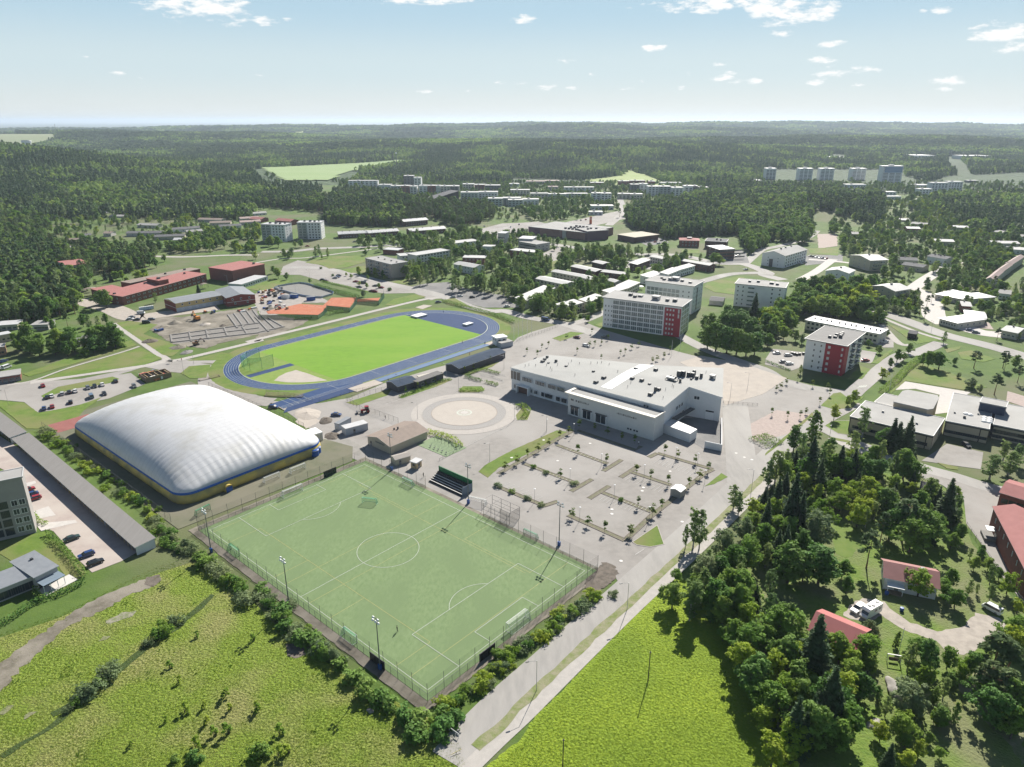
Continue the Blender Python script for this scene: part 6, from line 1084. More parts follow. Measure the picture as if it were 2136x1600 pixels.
# --- carports, grey block and grey house at left
for k,(a,b,c) in enumerate((('J 102,254','J 1117,1149','J 1276,1085'),('J -330,-80','J 82,244','J 222,212'))):
    A3,B3,C3=[G(pix(q)[0],2.9) for q in (a,b,c)]; w,d,an=frame_of(A3,B3,C3); r=empty('carport',(A3.x,A3.y,0),an); tag(r,('very long grey roofed carport with open front and white end wall','further grey roofed carport reaching out of the picture')[k],'carport'); mb=MB()
    KEEP.append([Matrix.Translation((A3.x,A3.y,0))@Matrix.Rotation(an,4,'Z')@Vector(q) for q in ((0,0,0),(w,0,0),(w,d,0),(0,d,0))])
    mb.quad([(-.3,-.3,2.6),(w+.3,-.3,2.6),(w+.3,d+.3,3.1),(-.3,d+.3,3.1)],1); mb.quad([(-.3,-.3,2.8),(w+.3,-.3,2.8),(w+.3,d+.3,3.3),(-.3,d+.3,3.3)],0)
    for q in ((0,1),(1,2),(2,3),(3,0)): mb.quad([mb.v[q[0]],mb.v[q[1]],mb.v[4+q[1]],mb.v[4+q[0]]],2)
    for s in (.26,.52,.77): mb.box(w*s-.06,-.32,2.83,w*s+.06,-.28,2.9,2)
    mb.build('roof',[M_('carport_roof',(.235,.225,.215),(.21,.2,.19),1.2,.85,stretch=((1,.1,1),an)),WOOD,WHITEP],r)
    mb=MB(); mb.box(0,d-.12,-.2,w,d,3.,0); mb.build('back_wall',OFFW,r); mb=MB(); mb.box(w-.12,0,-.2,w,d-.12,2.75,0); mb.build('end_wall',WHITE,r)
    for i in range(0,int(w/2.7)): MB().box(i*2.7,.1,-.1,i*2.7+.14,.24,2.65,0).build('post',TIMB,r)
    for s in (.26,.52,.77): MB().box(w*s-1.2,.3,-.1,w*s-1.,d-.15,2.7,0).box(w*s+1.6,.3,-.1,w*s+1.8,d-.15,2.7,1).build('partition',[YELW,M_('pale_blue_boards',(.35,.45,.55),rough=.7)],r)
hb=height_at(pix('J 285,1030')[0],pix('J 178,577')[0])
r,w,d=B_('grey_block','grey rendered block of flats with a glazed balcony corner at the left edge','apartment building','J -210,655','J 178,577','J 130,515',hb,wall=M_('warm_grey_render',(.33,.315,.295),(.30,.285,.27),.4,.85),roofm=GREYR,over=.35,wins=[('f',4,2,1.7,2.,1.3,3.,.62,.04,'w'),('f',1,1,1.,1.5,10.2,3.,.6,.2,'d')],roofh=.3)
windows(r,'f',w,d,4,2,w*.2,2.4,1.,3.,.1,.42,'sd',name='glazed_balcony')
r,w,d=B_('grey_house','grey house with seamed tin roof and glass terrace at the left edge','house','J 285,1402','J 470,1312','J 60,1310',4.2,wall=GREYW,roofm=M_('seamed_tin',(.24,.255,.275),(.2,.215,.235),.6,.45,spec=.6),roof='shed',rise=.7,over=.4,wins=[('f',1,2,2.4,2.1,.3,'sd')],vents=[(.6,.7,.7,.8,1)])
mb=MB(); mb.box(0,-3.8,2.7,w,-.0,2.8,0); mb.build('glass_roof',M_('terrace_glass',(.2,.25,.3),rough=.1,spec=.8),r)
for i in range(4): MB().box(w*i/3.3,-3.7,-.1,w*i/3.3+.12,-3.58,2.7,0).build('terrace_post',WHITEP,r)
MB().box(-.3,-4.6,-.1,w+2.4,-.05,.22,0).build('terrace_deck',M_('pale_decking',(.55,.53,.5),rough=.8),r)
r,w,d=B_('grey_house','lower tin roofed part of the grey house with wide dark window','house','J -260,1600','J 268,1392','J -190,1460',3.8,wall=GREYW,roofm=M_('seamed_tin',(.24,.255,.275),rough=.45),roof='shed',rise=.8,over=.4,wins=[('f',1,2,6.5,2.2,.4,2.9,.45,.03,'sd')])
# --- far town: slabs, towers, sheds
FAR=[('B',780,1022,692,15,12,'w'),('B',1030,1130,735,18,14,'w'),('B',1132,1212,738,18,13,'g'),('B',1216,1284,742,18,14,'r'),('B',1288,1345,740,18,13,'w'),('B',1238,1318,690,18,22,'k'),('B',1322,1380,690,18,19,'w'),('B',1362,1428,738,18,14,'w'),('B',1434,1498,738,18,14,'r'),('B',1502,1536,738,18,14,'w'),('B',1540,1618,735,18,13,'c'),('B',1622,1690,735,20,13,'k'),('B',1722,1815,700,18,10,'c'),('B',1820,1900,705,18,10,'r'),('B',1905,2030,705,18,9,'k'),('B',1705,1850,785,18,11,'g'),('B',1852,2010,778,18,11,'w'),('B',1930,2050,840,18,10,'g'),('B',2055,2200,830,18,10,'g'),
 ('C',20,178,745,16,9,'c'),('C',185,330,770,14,8,'c'),('C',332,480,775,14,8,'g'),('C',330,412,705,14,7,'b'),('C',462,708,720,14,9,'w'),('C',465,655,760,14,6,'g'),('C',0,120,840,16,9,'g'),('C',122,252,825,16,8,'w'),('C',690,762,790,16,12,'w'),('C',765,850,792,16,12,'w'),('C',908,1005,772,14,8,'c'),('C',1008,1110,775,14,8,'c'),('C',1010,1080,715,16,13,'k'),('C',1085,1150,715,16,14,'w'),('C',1152,1240,745,18,15,'w'),('C',1245,1340,745,18,15,'g'),('C',1345,1440,750,18,14,'w'),('C',1452,1520,735,18,14,'w'),('C',1525,1560,735,18,14,'k'),('C',1565,1650,725,18,10,'w'),('C',910,1000,665,14,9,'r'),('C',1005,1130,660,14,9,'r'),('C',680,795,660,16,5,'r'),('C',1160,1210,662,14,8,'r'),('C',1255,1430,655,14,4,'w'),('C',150,300,650,20,5,'b'),('C',305,420,645,20,5,'b'),('C',10,90,672,18,5,'w'),('C',682,870,860,18,5,'w'),('C',668,780,905,12,4,'w'),('B',1500,1585,628,20,5,'w'),
 ('D',660,812,735,14,7,'w'),('D',935,1080,750,14,7,'w'),('D',665,830,690,16,8,'w'),('D',430,560,700,14,6,'b'),('D',1265,1372,740,14,10,'w'),('D',1362,1500,715,14,16,'w'),('D',1503,1620,705,14,16,'w'),('D',1670,1760,640,12,4,'k'),('D',1210,1350,680,20,5,'w'),('C',1900,2010,655,18,5,'c'),('C',2015,2090,650,20,7,'w'),('D',930,1120,780,12,5,'w'),
 ('D',1225,1390,480,70,13,'w'),('D',1625,1850,462,60,11,'w'),('D',480,648,490,60,6,'w'),('D',655,775,400,40,6,'w'),('D',1268,1342,405,40,6,'w'),('D',1095,1190,440,40,6,'b'),('D',1758,1822,555,30,6,'w'),('D',1955,2070,455,50,8,'w'),('D',1660,1725,415,40,6,'w'),('D',1205,1330,500,30,5,'k'),('A',232,330,405,20,0,'w')]
FD={'w':'white','g':'pale glazed','r':'red brick','k':'dark grey','c':'cream','b':'brown roofed low'}
for k,(cr,x0,x1,y,dp_,h,cl) in enumerate(FAR):
    if h==0: continue
    a,b=G(pix('%s %d,%d'%(cr,x0,y))[0]),G(pix('%s %d,%d'%(cr,x1,y))[0]); zt=terr(a.x,a.y); w=(b-a).length; r=empty('far_building' if h<9 else 'far_apartment_block',(a.x,a.y,zt),math.atan2(b.y-a.y,b.x-a.x))
    KEEP.append([Matrix.Translation((a.x,a.y,0))@Matrix.Rotation(r.rotation_euler.z,4,'Z')@Vector(q) for q in ((-3,-26,0),(w+3,-26,0),(w+3,dp_+3,0),(-3,dp_+3,0))])
    zone={'A':'on the western skyline','B':'in the left of the town centre','C':'in the town centre beyond the brick store','D':'in the north east of town'}[cr]
    tag(r,'%s %s %s, %s%s'%(FD[cl],'building' if h<9 else 'apartment block',zone,'%d m wide front'%round(w) if False else ('nearer row' if y>735 else 'middle row' if y>690 else 'far row'),', number %s from its left edge'%ORD[k%16] if False else ''),'building' if h<9 else 'apartment building',FD[cl]+' buildings '+zone+(' nearer row' if y>735 else ' middle row' if y>690 else ' far row'))
    wl={'w':WHITE,'g':GLZ,'r':REDB,'k':M_('dark_grey_render',(.12,.13,.14),rough=.7),'c':OFFW,'b':OFFW}[cl]
    mb=MB(); mb.box(0,0,-2,w,dp_,h,0); mb.build('wall',wl,r); mb=MB(); mb.box(-.4,-.4,h,w+.4,dp_+.4,h+.4,0); mb.box(w*.3,dp_*.4,h+.4,w*.3+3,dp_*.4+3,h+2,0); mb.build('roof',LIGHTR if cl!='b' else PINKB,r)
    nr=max(1,int(h/2.9)); nc=max(2,min(7,int(w/5)))
    if k<62: windows(r,'f',w,dp_,nr,nc,w/nc*.55,1.4,1.,2.85,.02,.02,'sd' if cl in 'gk' else 'd')
for k,(x0,x1,y,h,lab) in enumerate([(0,84,612,23,'leftmost of five white towers in a row, cut by trees'),(272,384,618,24,'second of five white towers in a row'),(446,560,618,24,'third of five white towers in a row'),(706,822,618,24,'fourth of five white towers, by the round trees'),(950,1118,640,33,'tallest white tower with blue glass top floors')]):
    a,b=G(pix('D %d,%d'%(x0,y))[0]),G(pix('D %d,%d'%(x1,y))[0]); w=(b-a).length; r=empty('white_tower',(a.x,a.y,0)); tag(r,lab,'apartment tower','white towers at the forest edge'); KEEP.append([Vector((a.x-4,a.y-60,0)),Vector((a.x+w+4,a.y-60,0)),Vector((a.x+w+4,a.y+20,0)),Vector((a.x-4,a.y+20,0))])
    mb=MB(); mb.box(0,0,-1,w,16,h,0); mb.build('wall',WHITE,r); mb=MB(); mb.box(-.5,-.5,h,w+.5,16.5,h+.6,0); mb.box(w*.35,5,h+.6,w*.6,11,h+2.6,0); mb.build('roof',LGREYR,r); nr=int(h/2.9)
    windows(r,'f',w,16,nr,3,w*.26,1.5,1.,2.85,.03,.03,'s' if k else 'sd')
    if k==4: mb=MB(); mb.box(w*.12,-.2,h*.62,w*.98,0,h-1,0); mb.build('blue_glazing',M_('sky_blue_glass',(.12,.22,.40),rough=.15,spec=.8),r)
a=G(pix('A 240,405')[0]); r=empty('water_tower',(a.x,a.y,terr(a.x,a.y))); tag(r,'white flared water tower standing above the western forest','water tower'); mb=MB(); mb.lathe([(9,-2),(10,14),(17,40),(16.6,42)],24); mb.build('tank',WHITE,r); mb=MB(); mb.lathe([(16.6,42),(15,43.5),(.1,44)],24); mb.build('roof',DKST,r)
for nm,lab,p,h in (('radio_mast','thin lattice mast on the western skyline','A 482,310',62),('chimney_stack','tall dark chimney stack with white top','B 1178,540',38),('chimney_stack','thinner dark stack beside the white topped one','B 1150,490',24)):
    a=G(pix(p)[0]); r=empty(nm,(a.x,a.y,terr(a.x,a.y))); tag(r,lab,'mast'); MB().tube((0,0,-1),(0,0,h),1.3,.8,8).build('shaft',DKST,r)
    if 'white top' in lab and 'thin' not in lab: MB().tube((0,0,h),(0,0,h+3),1.9,1.9,10).build('cap',WHITEP,r)
# ---------------------------------------------------------------- air dome
def dome_mat():
    """coated fabric with welded seams every 2.6 m, some streaky dirt"""
    m=M_('dome_membrane',(.56,.565,.575),(.52,.525,.535),.5,.55,c3=(.46,.455,.43),scale3=.09,lo3=.5,hi3=.72); nt=m.node_tree; N=nt.nodes; L=nt.links; b=N['Principled BSDF']; src=b.inputs['Base Color'].links[0].from_socket
    tc=N.new('ShaderNodeTexCoord'); sp_=N.new('ShaderNodeSeparateXYZ'); L.new(tc.outputs['Object'],sp_.inputs[0])
    def mth(op,a,v):
        n=N.new('ShaderNodeMath'); n.operation=op; L.new(a,n.inputs[0]); n.inputs[1].default_value=v; return n.outputs[0]
    f=mth('LESS_THAN',mth('FRACT',mth('DIVIDE',sp_.outputs[0],2.6),0),.07); x=N.new('ShaderNodeMix'); x.data_type='RGBA'; L.new(mth('MULTIPLY',f,.45),x.inputs[0]); L.new(src,x.inputs[6]); x.inputs[7].default_value=(.33,.34,.36,1); L.new(x.outputs[2],b.inputs['Base Color']); return m
dome=empty('air_dome',DO,DA); tag(dome,'big white air supported sports dome with blue stripe and yellow skirt','sports dome')
KEEP.append([dp(-3,-3),dp(DL+3,-3),dp(DL+3,DW+3),dp(-3,DW+3)])
def dome_xy(a,b): return (a,-b)     # local frame: x along DU, y is against DV
def dz_(a,b):
    u=abs(2*a/DL-1); v=abs(2*b/DW-1); f=max(0,1-v**2.4)**.60*max(0,1-u**3.6)**.60
    e=min(a,DL-a); g=min(b,DW-b); we=1/(1+math.exp((e-g*.9-2)/2.2)); wob=noise.noise((a*.09,b*.09,3))*1.2; rib=((1-we)*abs(math.sin(math.pi*a/2.6+wob*.4))**.7+we*abs(math.sin(math.pi*b/2.6+wob*.4))**.7)*(.75+.7*noise.noise((a*.15,b*.15,9)))
    return 4.1+10.4*f+(.035+.24*max(0,1-f)**.8)*rib*min(1,f*3)
def round_corner(x,y,r=6.):
    X=x-DL/2; Y=y+DW/2; dx=abs(X)-(DL/2-r); dy=abs(Y)-(DW/2-r)
    if dx>0 and dy>0:
        u,v=dx/r,dy/r; X=math.copysign(DL/2-r+dx*math.sqrt(1-v*v/2),X); Y=math.copysign(DW/2-r+dy*math.sqrt(1-u*u/2),Y)
    return X+DL/2,Y-DW/2
mb=MB(); na,nb=180,110
for i in range(na+1):
    for j in range(nb+1):
        a=DL*(.5-.5*math.cos(math.pi*i/na)*(.55)-.45*.5*(1-2*i/na)); b=DW*(.5-.5*math.cos(math.pi*j/nb)*.55-.45*.5*(1-2*j/nb))
        a=min(max(a,0),DL); b=min(max(b,0),DW); x,y=dome_xy(a,b); mb.v.append((*round_corner(x,y),dz_(a,b)))
for i in range(na):
    for j in range(nb): k=i*(nb+1)+j; mb.f.append((k,k+1,k+nb+2,k+nb+1)); mb.m.append(0)
mb.build('membrane',dome_mat(),dome,smooth=True)
def skirt(z0,z1,bulge,mat,name,n=150):
    per=[]; r=6.
    for (cx_,cy_,a0) in ((DL-r,DW-r,0),(r,DW-r,90),(r,r,180),(DL-r,r,270)):
        for k in range(12): t=R(a0+k*90/11); per.append((cx_+r*math.cos(t),cy_+r*math.sin(t),math.cos(t),math.sin(t)))
    # fill long sides
    pts=[]
    for i in range(len(per)):
        a,b=per[i],per[(i+1)%len(per)]; d=math.hypot(b[0]-a[0],b[1]-a[1]); m=max(1,int(d/.65)); 
        for k in range(m): pts.append(tuple(a[q]+(b[q]-a[q])*k/m for q in range(4)))
    mb=MB(); lv=7; n=len(pts)
    for l in range(lv+1):
        t=l/lv
        for i,(x,y,nx,ny) in enumerate(pts):
            o=bulge*math.sin(math.pi*t)**.7+.07*abs(math.sin(math.pi*i*.25))*math.sin(math.pi*t)+(.0 if name=='skirt' else .06); X,Y=dome_xy(x+nx*o,y+ny*o); mb.v.append((X,Y,z0+(z1-z0)*t))
    for l in range(lv):
        for i in range(n): j=(i+1)%n; mb.f.append((l*n+i,(l+1)*n+i,(l+1)*n+j,l*n+j)); mb.m.append(0)
    mb.build(name,mat,dome,smooth=True)
skirt(-.1,3.35,.55,YELP,'skirt'); skirt(3.3,4.2,.14,M_('blue_stripe_fabric',(.02,.10,.38),rough=.5),'stripe')
mb=MB(); c=dome_xy(2.5,14); x,y=-0.6,-16.0
for i in range(8):
    a,b=R(i*22.5),R((i+1)*22.5); q=lambda t,d:(-.3-d,y+1.3*math.cos(t),1.5+1.1*math.sin(t)); mb.quad([q(a,0),q(a,1.5),q(b,1.5),q(b,0)])
mb.box(-1.8,y-1.3,-.1,-.3,y-1.2,1.5); mb.box(-1.8,y+1.2,-.1,-.3,y+1.3,1.5); mb.box(-1.8,y-1.2,2.0,-1.7,y+1.2,2.3); mb.build('entrance_hood',YELP,dome)
MB().box(-1.9,y-1.1,0,-1.7,y+1.1,1.9).build('entrance_door',BLUEP,dome)
for k,(p,lab) in enumerate((('K 505,395','front'),('K 522,372','rear'))):
    c=G(pix(p)[0]); e=empty('fan_unit',c,.5); tag(e,'round blue fan unit at the dome corner, %s one of two'%lab,'fan unit','fan units of the dome'); MB().lathe([(1.5,0),(1.5,2.4),(1.2,2.6),(.01,2.65)],14).build('casing',BLUEP,e); MB().lathe([(1.54,2.2),(1.54,2.35)],14).build('rim',WHITEP,e)
e=empty('air_tube',G(pix('K 455,300')[0]),R(15)); tag(e,'yellow fabric air tube between dome and white container','air tube'); mb=MB(); P_=[Vector((-4.5,-5,1.6)),Vector((-2.5,-1.5,2.0)),Vector((-.6,1.2,2.2)),Vector((0,3.6,2.2))]
for a,b in zip(P_,P_[1:]): mb.tube(a,b,1.25,1.2,12,cap=False)
mb.build('tube',YELP,e,smooth=True); MB().tube((-4.,-6.5,0),(-4,-6.5,3.2),1.6,1.4,12).build('collar',YELP,e)
# ---------------------------------------------------------------- fences
def fence(label,pts,h,gap=5.,low=0,mesh=None,lowmesh=None,postm=None,r=.05,short=True,name='wire_fence',cat='fence'):
    if isinstance(pts,str): pts=W_(pts)
    o0=Vector(pts[0]); o0.z=0; e=empty(name,o0); tag(e,label,cat); mb=MB(); ml=MB(); np_=0; pm=MB(); pm.tube((0,0,-.1),(0,0,1),r,r,5); post=pm.mesh('post',postm or DKST)
    for a,b in zip(pts,pts[1:]):
        d=(b-a); n=max(1,round(d.length/gap))
        mb.quad([a-o0+Vector((0,0,low)),b-o0+Vector((0,0,low)),b-o0+Vector((0,0,h)),a-o0+Vector((0,0,h))])
        if low: ml.quad([a-o0,b-o0,b-o0+Vector((0,0,low)),a-o0+Vector((0,0,low))])
        for i in range(n+(1 if b is pts[-1] else 0)):
            if np_<98:
                p=a.lerp(b,i/n)-o0; link('post',post,e,p,scale=(1,1,h)); np_+=1
                if low and short and np_<98 and i<n: link('post',post,e,a.lerp(b,(i+.5)/n)-o0,scale=(.8,.8,low+.1)); np_+=1
    mb.build('upper_mesh' if low else 'mesh_panel',mesh or FENCE_T,e)
    if low: ml.build('lower_mesh',lowmesh or FENCE_G,e)
    mb=MB()
    for a,b in zip(pts,pts[1:]): mb.tube(a-o0+Vector((0,0,h if not low else low)),b-o0+Vector((0,0,h if not low else low)),r*.7,r*.7,4)
    mb.build('rail',postm or DKST,e)
    return e
fence('tall green wire fence along the meadow side of the soccer pitch',[pp(-2.6,-2.3),pp(PL+2.4,-2.3)],5.2,5.,2.3)
fence('tall green wire fence along the road end of the soccer pitch',[pp(-2.6,-2.3),pp(-2.6,PW+2.5)],5.2,5.,2.3)
fence('tall green wire fence along the dome end of the soccer pitch',[pp(PL+2.4,-2.3),pp(PL+2.4,PW+2.5)],5.2,5.,1.1,FENCE_T)
fence('tall wire fence between the soccer pitch and the parking lot',[pp(-2.6,PW+2.5),pp(42,PW+2.5)],5.0,5.,1.1,FENCE_T)
fence('tall wire fence behind the pitch corner near the clubhouse',[pp(70,PW+2.8),pp(PL+2.4,PW+2.5)],5.0,5.,1.1,FENCE_T)
fence('long thin wire fence along the bushes below the dome',[dp(-6,-6.4),dp(DL+14,-6.4)],3.,4.,0,FENCE_T)
fence('wire fence behind the dome beside the worn yard',[dp(DL*.25,DW+6),dp(DL+6,DW+5)],3.2,3.5,0,FENCE_T)
fence('wire fence from the stadium to the clubhouse','F 770,1335 900,1420 1000,1440 1190,1510',2.2,3,0,FENCE_T); fence('wire fence over the dry bank by the short stadium store','F 760,1330 1100,1240',2.,3,0,FENCE_T); fence('low dark fence round the near bend of the blue track','F 100,1260 300,1285 480,1335 600,1335 790,1262 1000,1225',1.3,3,0,FENCE_T)
fence('fence along the street by the flag poles','H 150,840 330,780 490,720',1.6,3,0,FENCE_T); fence('wire fence between the works road and the wooded garden','M 1660,980 1900,1330 2136,1640',1.5,4,0,FENCE_T); fence('low fence along the sand square','H 1855,1350 2136,1370',1.2,2,0,FENCE_T); fence('pipe fence round the front lawn of the clubhouse gym','K 1530,440 1700,345',1.,2,0,FENCE_T)
# black goal boards hung in the fence
for k,(a,b0) in enumerate(((-2.75,14),(12,-2.45),(PL+2.5,44),(45,-2.45))):
    pa=pp(a,b0); ang=PA+R(-90) if k in(0,2) else PA; e=empty('rebound_board',(pa.x,pa.y,0),ang); tag(e,'black %s panel in the pitch fence, %s'%('rebound',['at the road end','by the meadow near the bottom corner','at the dome end','by the meadow half way'][k]),'rebound board','black boards in the pitch fence') if k<3 else None
    if k==3: bpy.data.objects.remove(e); continue
    mb=MB(); mb.box(0,-.06,0,5.4,.06,2.4); mb.build('board',BLACK,e)
    for i in range(5): MB().box(i*1.3,-.1,0,i*1.3+.1,.1,2.5).build('frame_post',DKST,e)
# ---------------------------------------------------------------- goals
def goal_meshes(w,h,d):
    f=MB(); r=.06
    for x in (-w/2,w/2): f.tube((x,0,0),(x,0,h),r); f.tube((x,0,h),(x,d*.45,h),r*.6); f.tube((x,d*.45,h),(x,d,.05),r*.6); f.tube((x,0,.05),(x,d,.05),r*.6)
    f.tube((-w/2,0,h),(w/2,0,h),r); f.tube((-w/2,d,.05),(w/2,d,.05),r*.6)
    n=MB(); n.quad([(-w/2,d*.45,h),(w/2,d*.45,h),(w/2,d,.05),(-w/2,d,.05)]); n.quad([(-w/2,0,h),(w/2,0,h),(w/2,d*.45,h),(-w/2,d*.45,h)])
    for x in (-w/2,w/2): n.quad([(x,0,.05),(x,d,.05),(x,d*.45,h),(x,0,h)])
    return f,n
def goal(label,p,ang,w=7.4,h=2.5,d=2.2,fm=None,nm=None):
    f,n=goal_meshes(w,h,d); e=empty('football_goal',(p.x,p.y,.12),ang); tag(e,label,'goal','football goals'); f.build('frame',fm or WHITEP,e); n.build('net',nm or NET,e)
UA=PA; gA=math.atan2(-PU.y,-PU.x)-R(90)
goal('full size white goal at the road end of the pitch',pp(-.1,PW/2),gA+R(0)); goal('full size white goal at the dome end of the pitch',pp(PL+.1,PW/2),gA+R(180))
VA=math.atan2(PV.y,PV.x)-R(90)
goal('small green goal standing on the far half near the stand',G(pix('K 950,800')[0]),VA+.5,5,2.1,1.6,M_('green_white_frame',(.3,.5,.4),rough=.5),NETG); goal('small white goal on the touchline before the yellow kiosk',G(pix('K 1262,640')[0]),VA,5,2.1,1.6,None,NETG); goal('small green goal at the touchline by the tall mast',G(pix('L 255,1075')[0]),VA,5,2.,1.5,GRNP,NETG)
goal('small white goal at the meadow touchline near the floodlight',pp(27,-.8),VA+math.pi,5,2.1,1.5,None,NETG); goal('small green goal at the meadow touchline near the upper corner',pp(83,-.8),VA+math.pi,5,2.1,1.5,GRNP,NETG); goal('green goal on the worn turf outside the upper pitch corner',dp(-9,3),1.,5,2.1,1.6,GRNP,NETG); goal('white goal on the worn turf before the dome skirt',dp(-6,30),gA+R(180),6,2.2,1.6); goal('white goal on the worn turf near the dome corner',dp(-7,40),gA+R(180),6,2.2,1.6)
goal('white goal lying over by the pitch corner cage',G(pix('K 1840,800')[0]),VA+.3,6,2.2,1.8)
# ---------------------------------------------------------------- lamps, masts, poles
def mast(label,p,h=14.3,ang=0.):
    e=empty('floodlight_mast',(p.x,p.y,.05),ang); tag(e,label,'floodlight mast','floodlight masts of the soccer pitch'); MB().tube((0,0,0),(0,0,h),.16,.09,8).build('pole',M_('grey_mast',(.13,.14,.15),rough=.5),e); mb=MB(); mb.box(-.42,-.3,0,.42,.3,1.35); mb.build('control_box',BLUEP,e); mb=MB(); mb.box(-1.1,-.06,h-.9,1.1,.06,h-.8); mb.box(-.9,-.06,h-.1,.9,.06,h); mb.build('crossarm',DKST,e)
    L=(lambda m:(m.box(-.27,-.18,-.22,.27,.14,.22,0),m.box(-.24,-.2,-.19,.24,-.18,.19,1),m.mesh('floodlight',[WHITEP,M_('lamp_glass',(.75,.76,.76),rough=.1)]))[-1])(MB())
    for x,z in ((-1.,h-.75),(0,h-.75),(1.,h-.75),(-.8,h+.1),(.8,h+.1)): link('floodlight',L,e,(x,-.2,z)).rotation_euler=(R(-30),0,0)
for lab,p in (('floodlight mast with blue box beside the parking lot','Z 1166,1138'),('floodlight mast with blue box at the stand end','Z 977,1050'),('floodlight mast in front of the small beige cabin','Z 817,981'),('floodlight mast near the upper left pitch corner','Z 441,1152'),('floodlight mast half way along the meadow fence','Z 603,1262'),('floodlight mast nearest the bottom pitch corner','Z 793,1396')):
    g=G(pix(p)[0]); mast(lab,g,14.3,math.atan2(PV.y,PV.x)-R(90) if 'meadow' in lab or 'corner' in lab else math.atan2(PV.y,PV.x)+R(90))
pole_me=MB().tube((0,0,-.1),(0,0,8.4),.09,.055,6).mesh('pole',STEEL); arm_me=MB().tube((0,0,8.35),(-1.9,0,8.75),.045,.04,5).mesh('arm',STEEL); head_me=MB().box(-2.7,-.13,8.68,-1.85,.13,8.84).mesh('lamp_head',DKST)
def street_lamp(label,p,ang=0,s=1.,group='street lamps'):
    e=empty('street_lamp',(p.x,p.y,0),ang); e.scale=(s,s,s); tag(e,label,'street lamp',group); link('pole',pole_me,e); link('arm',arm_me,e); link('lamp_head',head_me,e)
for lab,p,a in (('street lamp on the verge nearest the road end','Z 1119,1441',.35),('street lamp on the verge by the dark asphalt patch','Z 1308,1272',.35),('street lamp on the verge by the leaning birches','L 2085,690',.35),('street lamp on the avenue island','I 1368,770',.5),('street lamp at the zebra crossing','I 1025,1250',.3),('street lamp at the turning circle','E 70,1365',1.5),('street lamp by the school road bend','M 525,285',1.),('street lamp at the grass bank tip','K 1945,445',.5),('street lamp by the hall entrance','H 130,1485',.5),('street lamp in the hall front shade','H 395,1590',.5),('street lamp by the footpath fork','E 1600,1030',0),('street lamp on the small dry lawn','E 1520,1120',0),('street lamp beside the brick sports hall','E 1880,375',0),('street lamp by the brick school','E 1680,385',.3),('street lamp on the north parking island','F 462,330',0),('street lamp by the parked cars','F 618,400',0),('street lamp before the ice rink','F 345,450',0),('street lamp by the stadium kiosk','F 1590,1140',.3),('street lamp at the planting strip','F 1215,1235',.3),('street lamp beside the plaza ring','F 1350,1480',.3),('street lamp behind the plaza ring','F 1688,1240',.3),('street lamp beside the bike racks','F 2062,1070',.3),('street lamp on the sand square','H 2055,1220',.2),('street lamp at the sand square edge','H 1910,1310',.2)):
    street_lamp(lab,G(pix(p)[0]),a,1. if 'verge' in lab else .9)
sp_me=MB().tube((0,0,-.1),(0,0,5.),.06,.045,6).mesh('pole',STEEL); sh_me=MB().lathe([(.05,4.9),(.34,5.05),(.36,5.12),(.02,5.25)],10).mesh('lamp_head',M_('white_lamp_dome',(.7,.71,.71),rough=.3))
lam=pix('L 620,228 847,485 588,612 297,782 1200,578 953,748 1460,430 668,938 397,190 1640,480 1700,625 1240,935')
for i,p in enumerate(sorted(lam)):
    g=G(p); e=empty('parking_lamp',(g.x,g.y,0)); tag(e,'short white domed lamp in the car park beds, %s from the left'%ORD[i],'lamp','parking lamps'); link('pole',sp_me,e); link('lamp_head',sh_me,e)
for i,(x,y0,y1) in enumerate(((127,600,835),(163,600,825),(197,605,805),(236,610,795),(272,615,780))):
    g=G(pix('H %d,%d'%(x,y1))[0]); e=empty('flagpole',(g.x,g.y,0)); tag(e,'white flagpole beside the stadium, %s from the left'%ORD[i],'flagpole','flagpoles by the stadium'); MB().tube((0,0,-.1),(0,0,11.5),.08,.04,6).build('pole',WHITEP,e); MB().lathe([(.02,11.4),(.12,11.55),(.02,11.7)],8).build('finial',STEEL,e)
for lab,p,h in (('flagpole before the white block at the kerb','H 1425,962',9),('flagpole at the red corner of the white block','H 1497,905',8),('white flagpole over the swing','R 1100,650',7.5),('white pole beside the school hedge','I 1020,1255',9)):
    g=G(pix(p)[0]); e=empty('flagpole',(g.x,g.y,0)); tag(e,lab,'flagpole'); MB().tube((0,0,-.1),(0,0,h),.08,.05,6).build('pole',WHITEP,e); MB().lathe([(.02,h-.05),(.11,h+.06),(.02,h+.2)],8).build('finial',STEEL,e)
for lab,p,h in (('bare wooden utility pole in the bright crop field','Q 1232,878',8.6),('utility pole at the bottom edge of the crop field','Q 527,1640',9)):
    g=G(pix(p)[0]); e=empty('utility_pole',(g.x,g.y,0)); tag(e,lab,'utility pole'); MB().tube((0,0,-.1),(0,0,h),.13,.09,7).build('pole',M_('dark_pole_wood',(.06,.055,.045),rough=.9),e); MB().box(-.25,-.05,h-.35,.25,.05,h-.25).build('insulator_arm',DKST,e)
    if 'bottom' in lab: MB().tube((0,0,h*.8),(2.2,-.6,0),.02,.02,4).build('stay_wire',DKST,e)
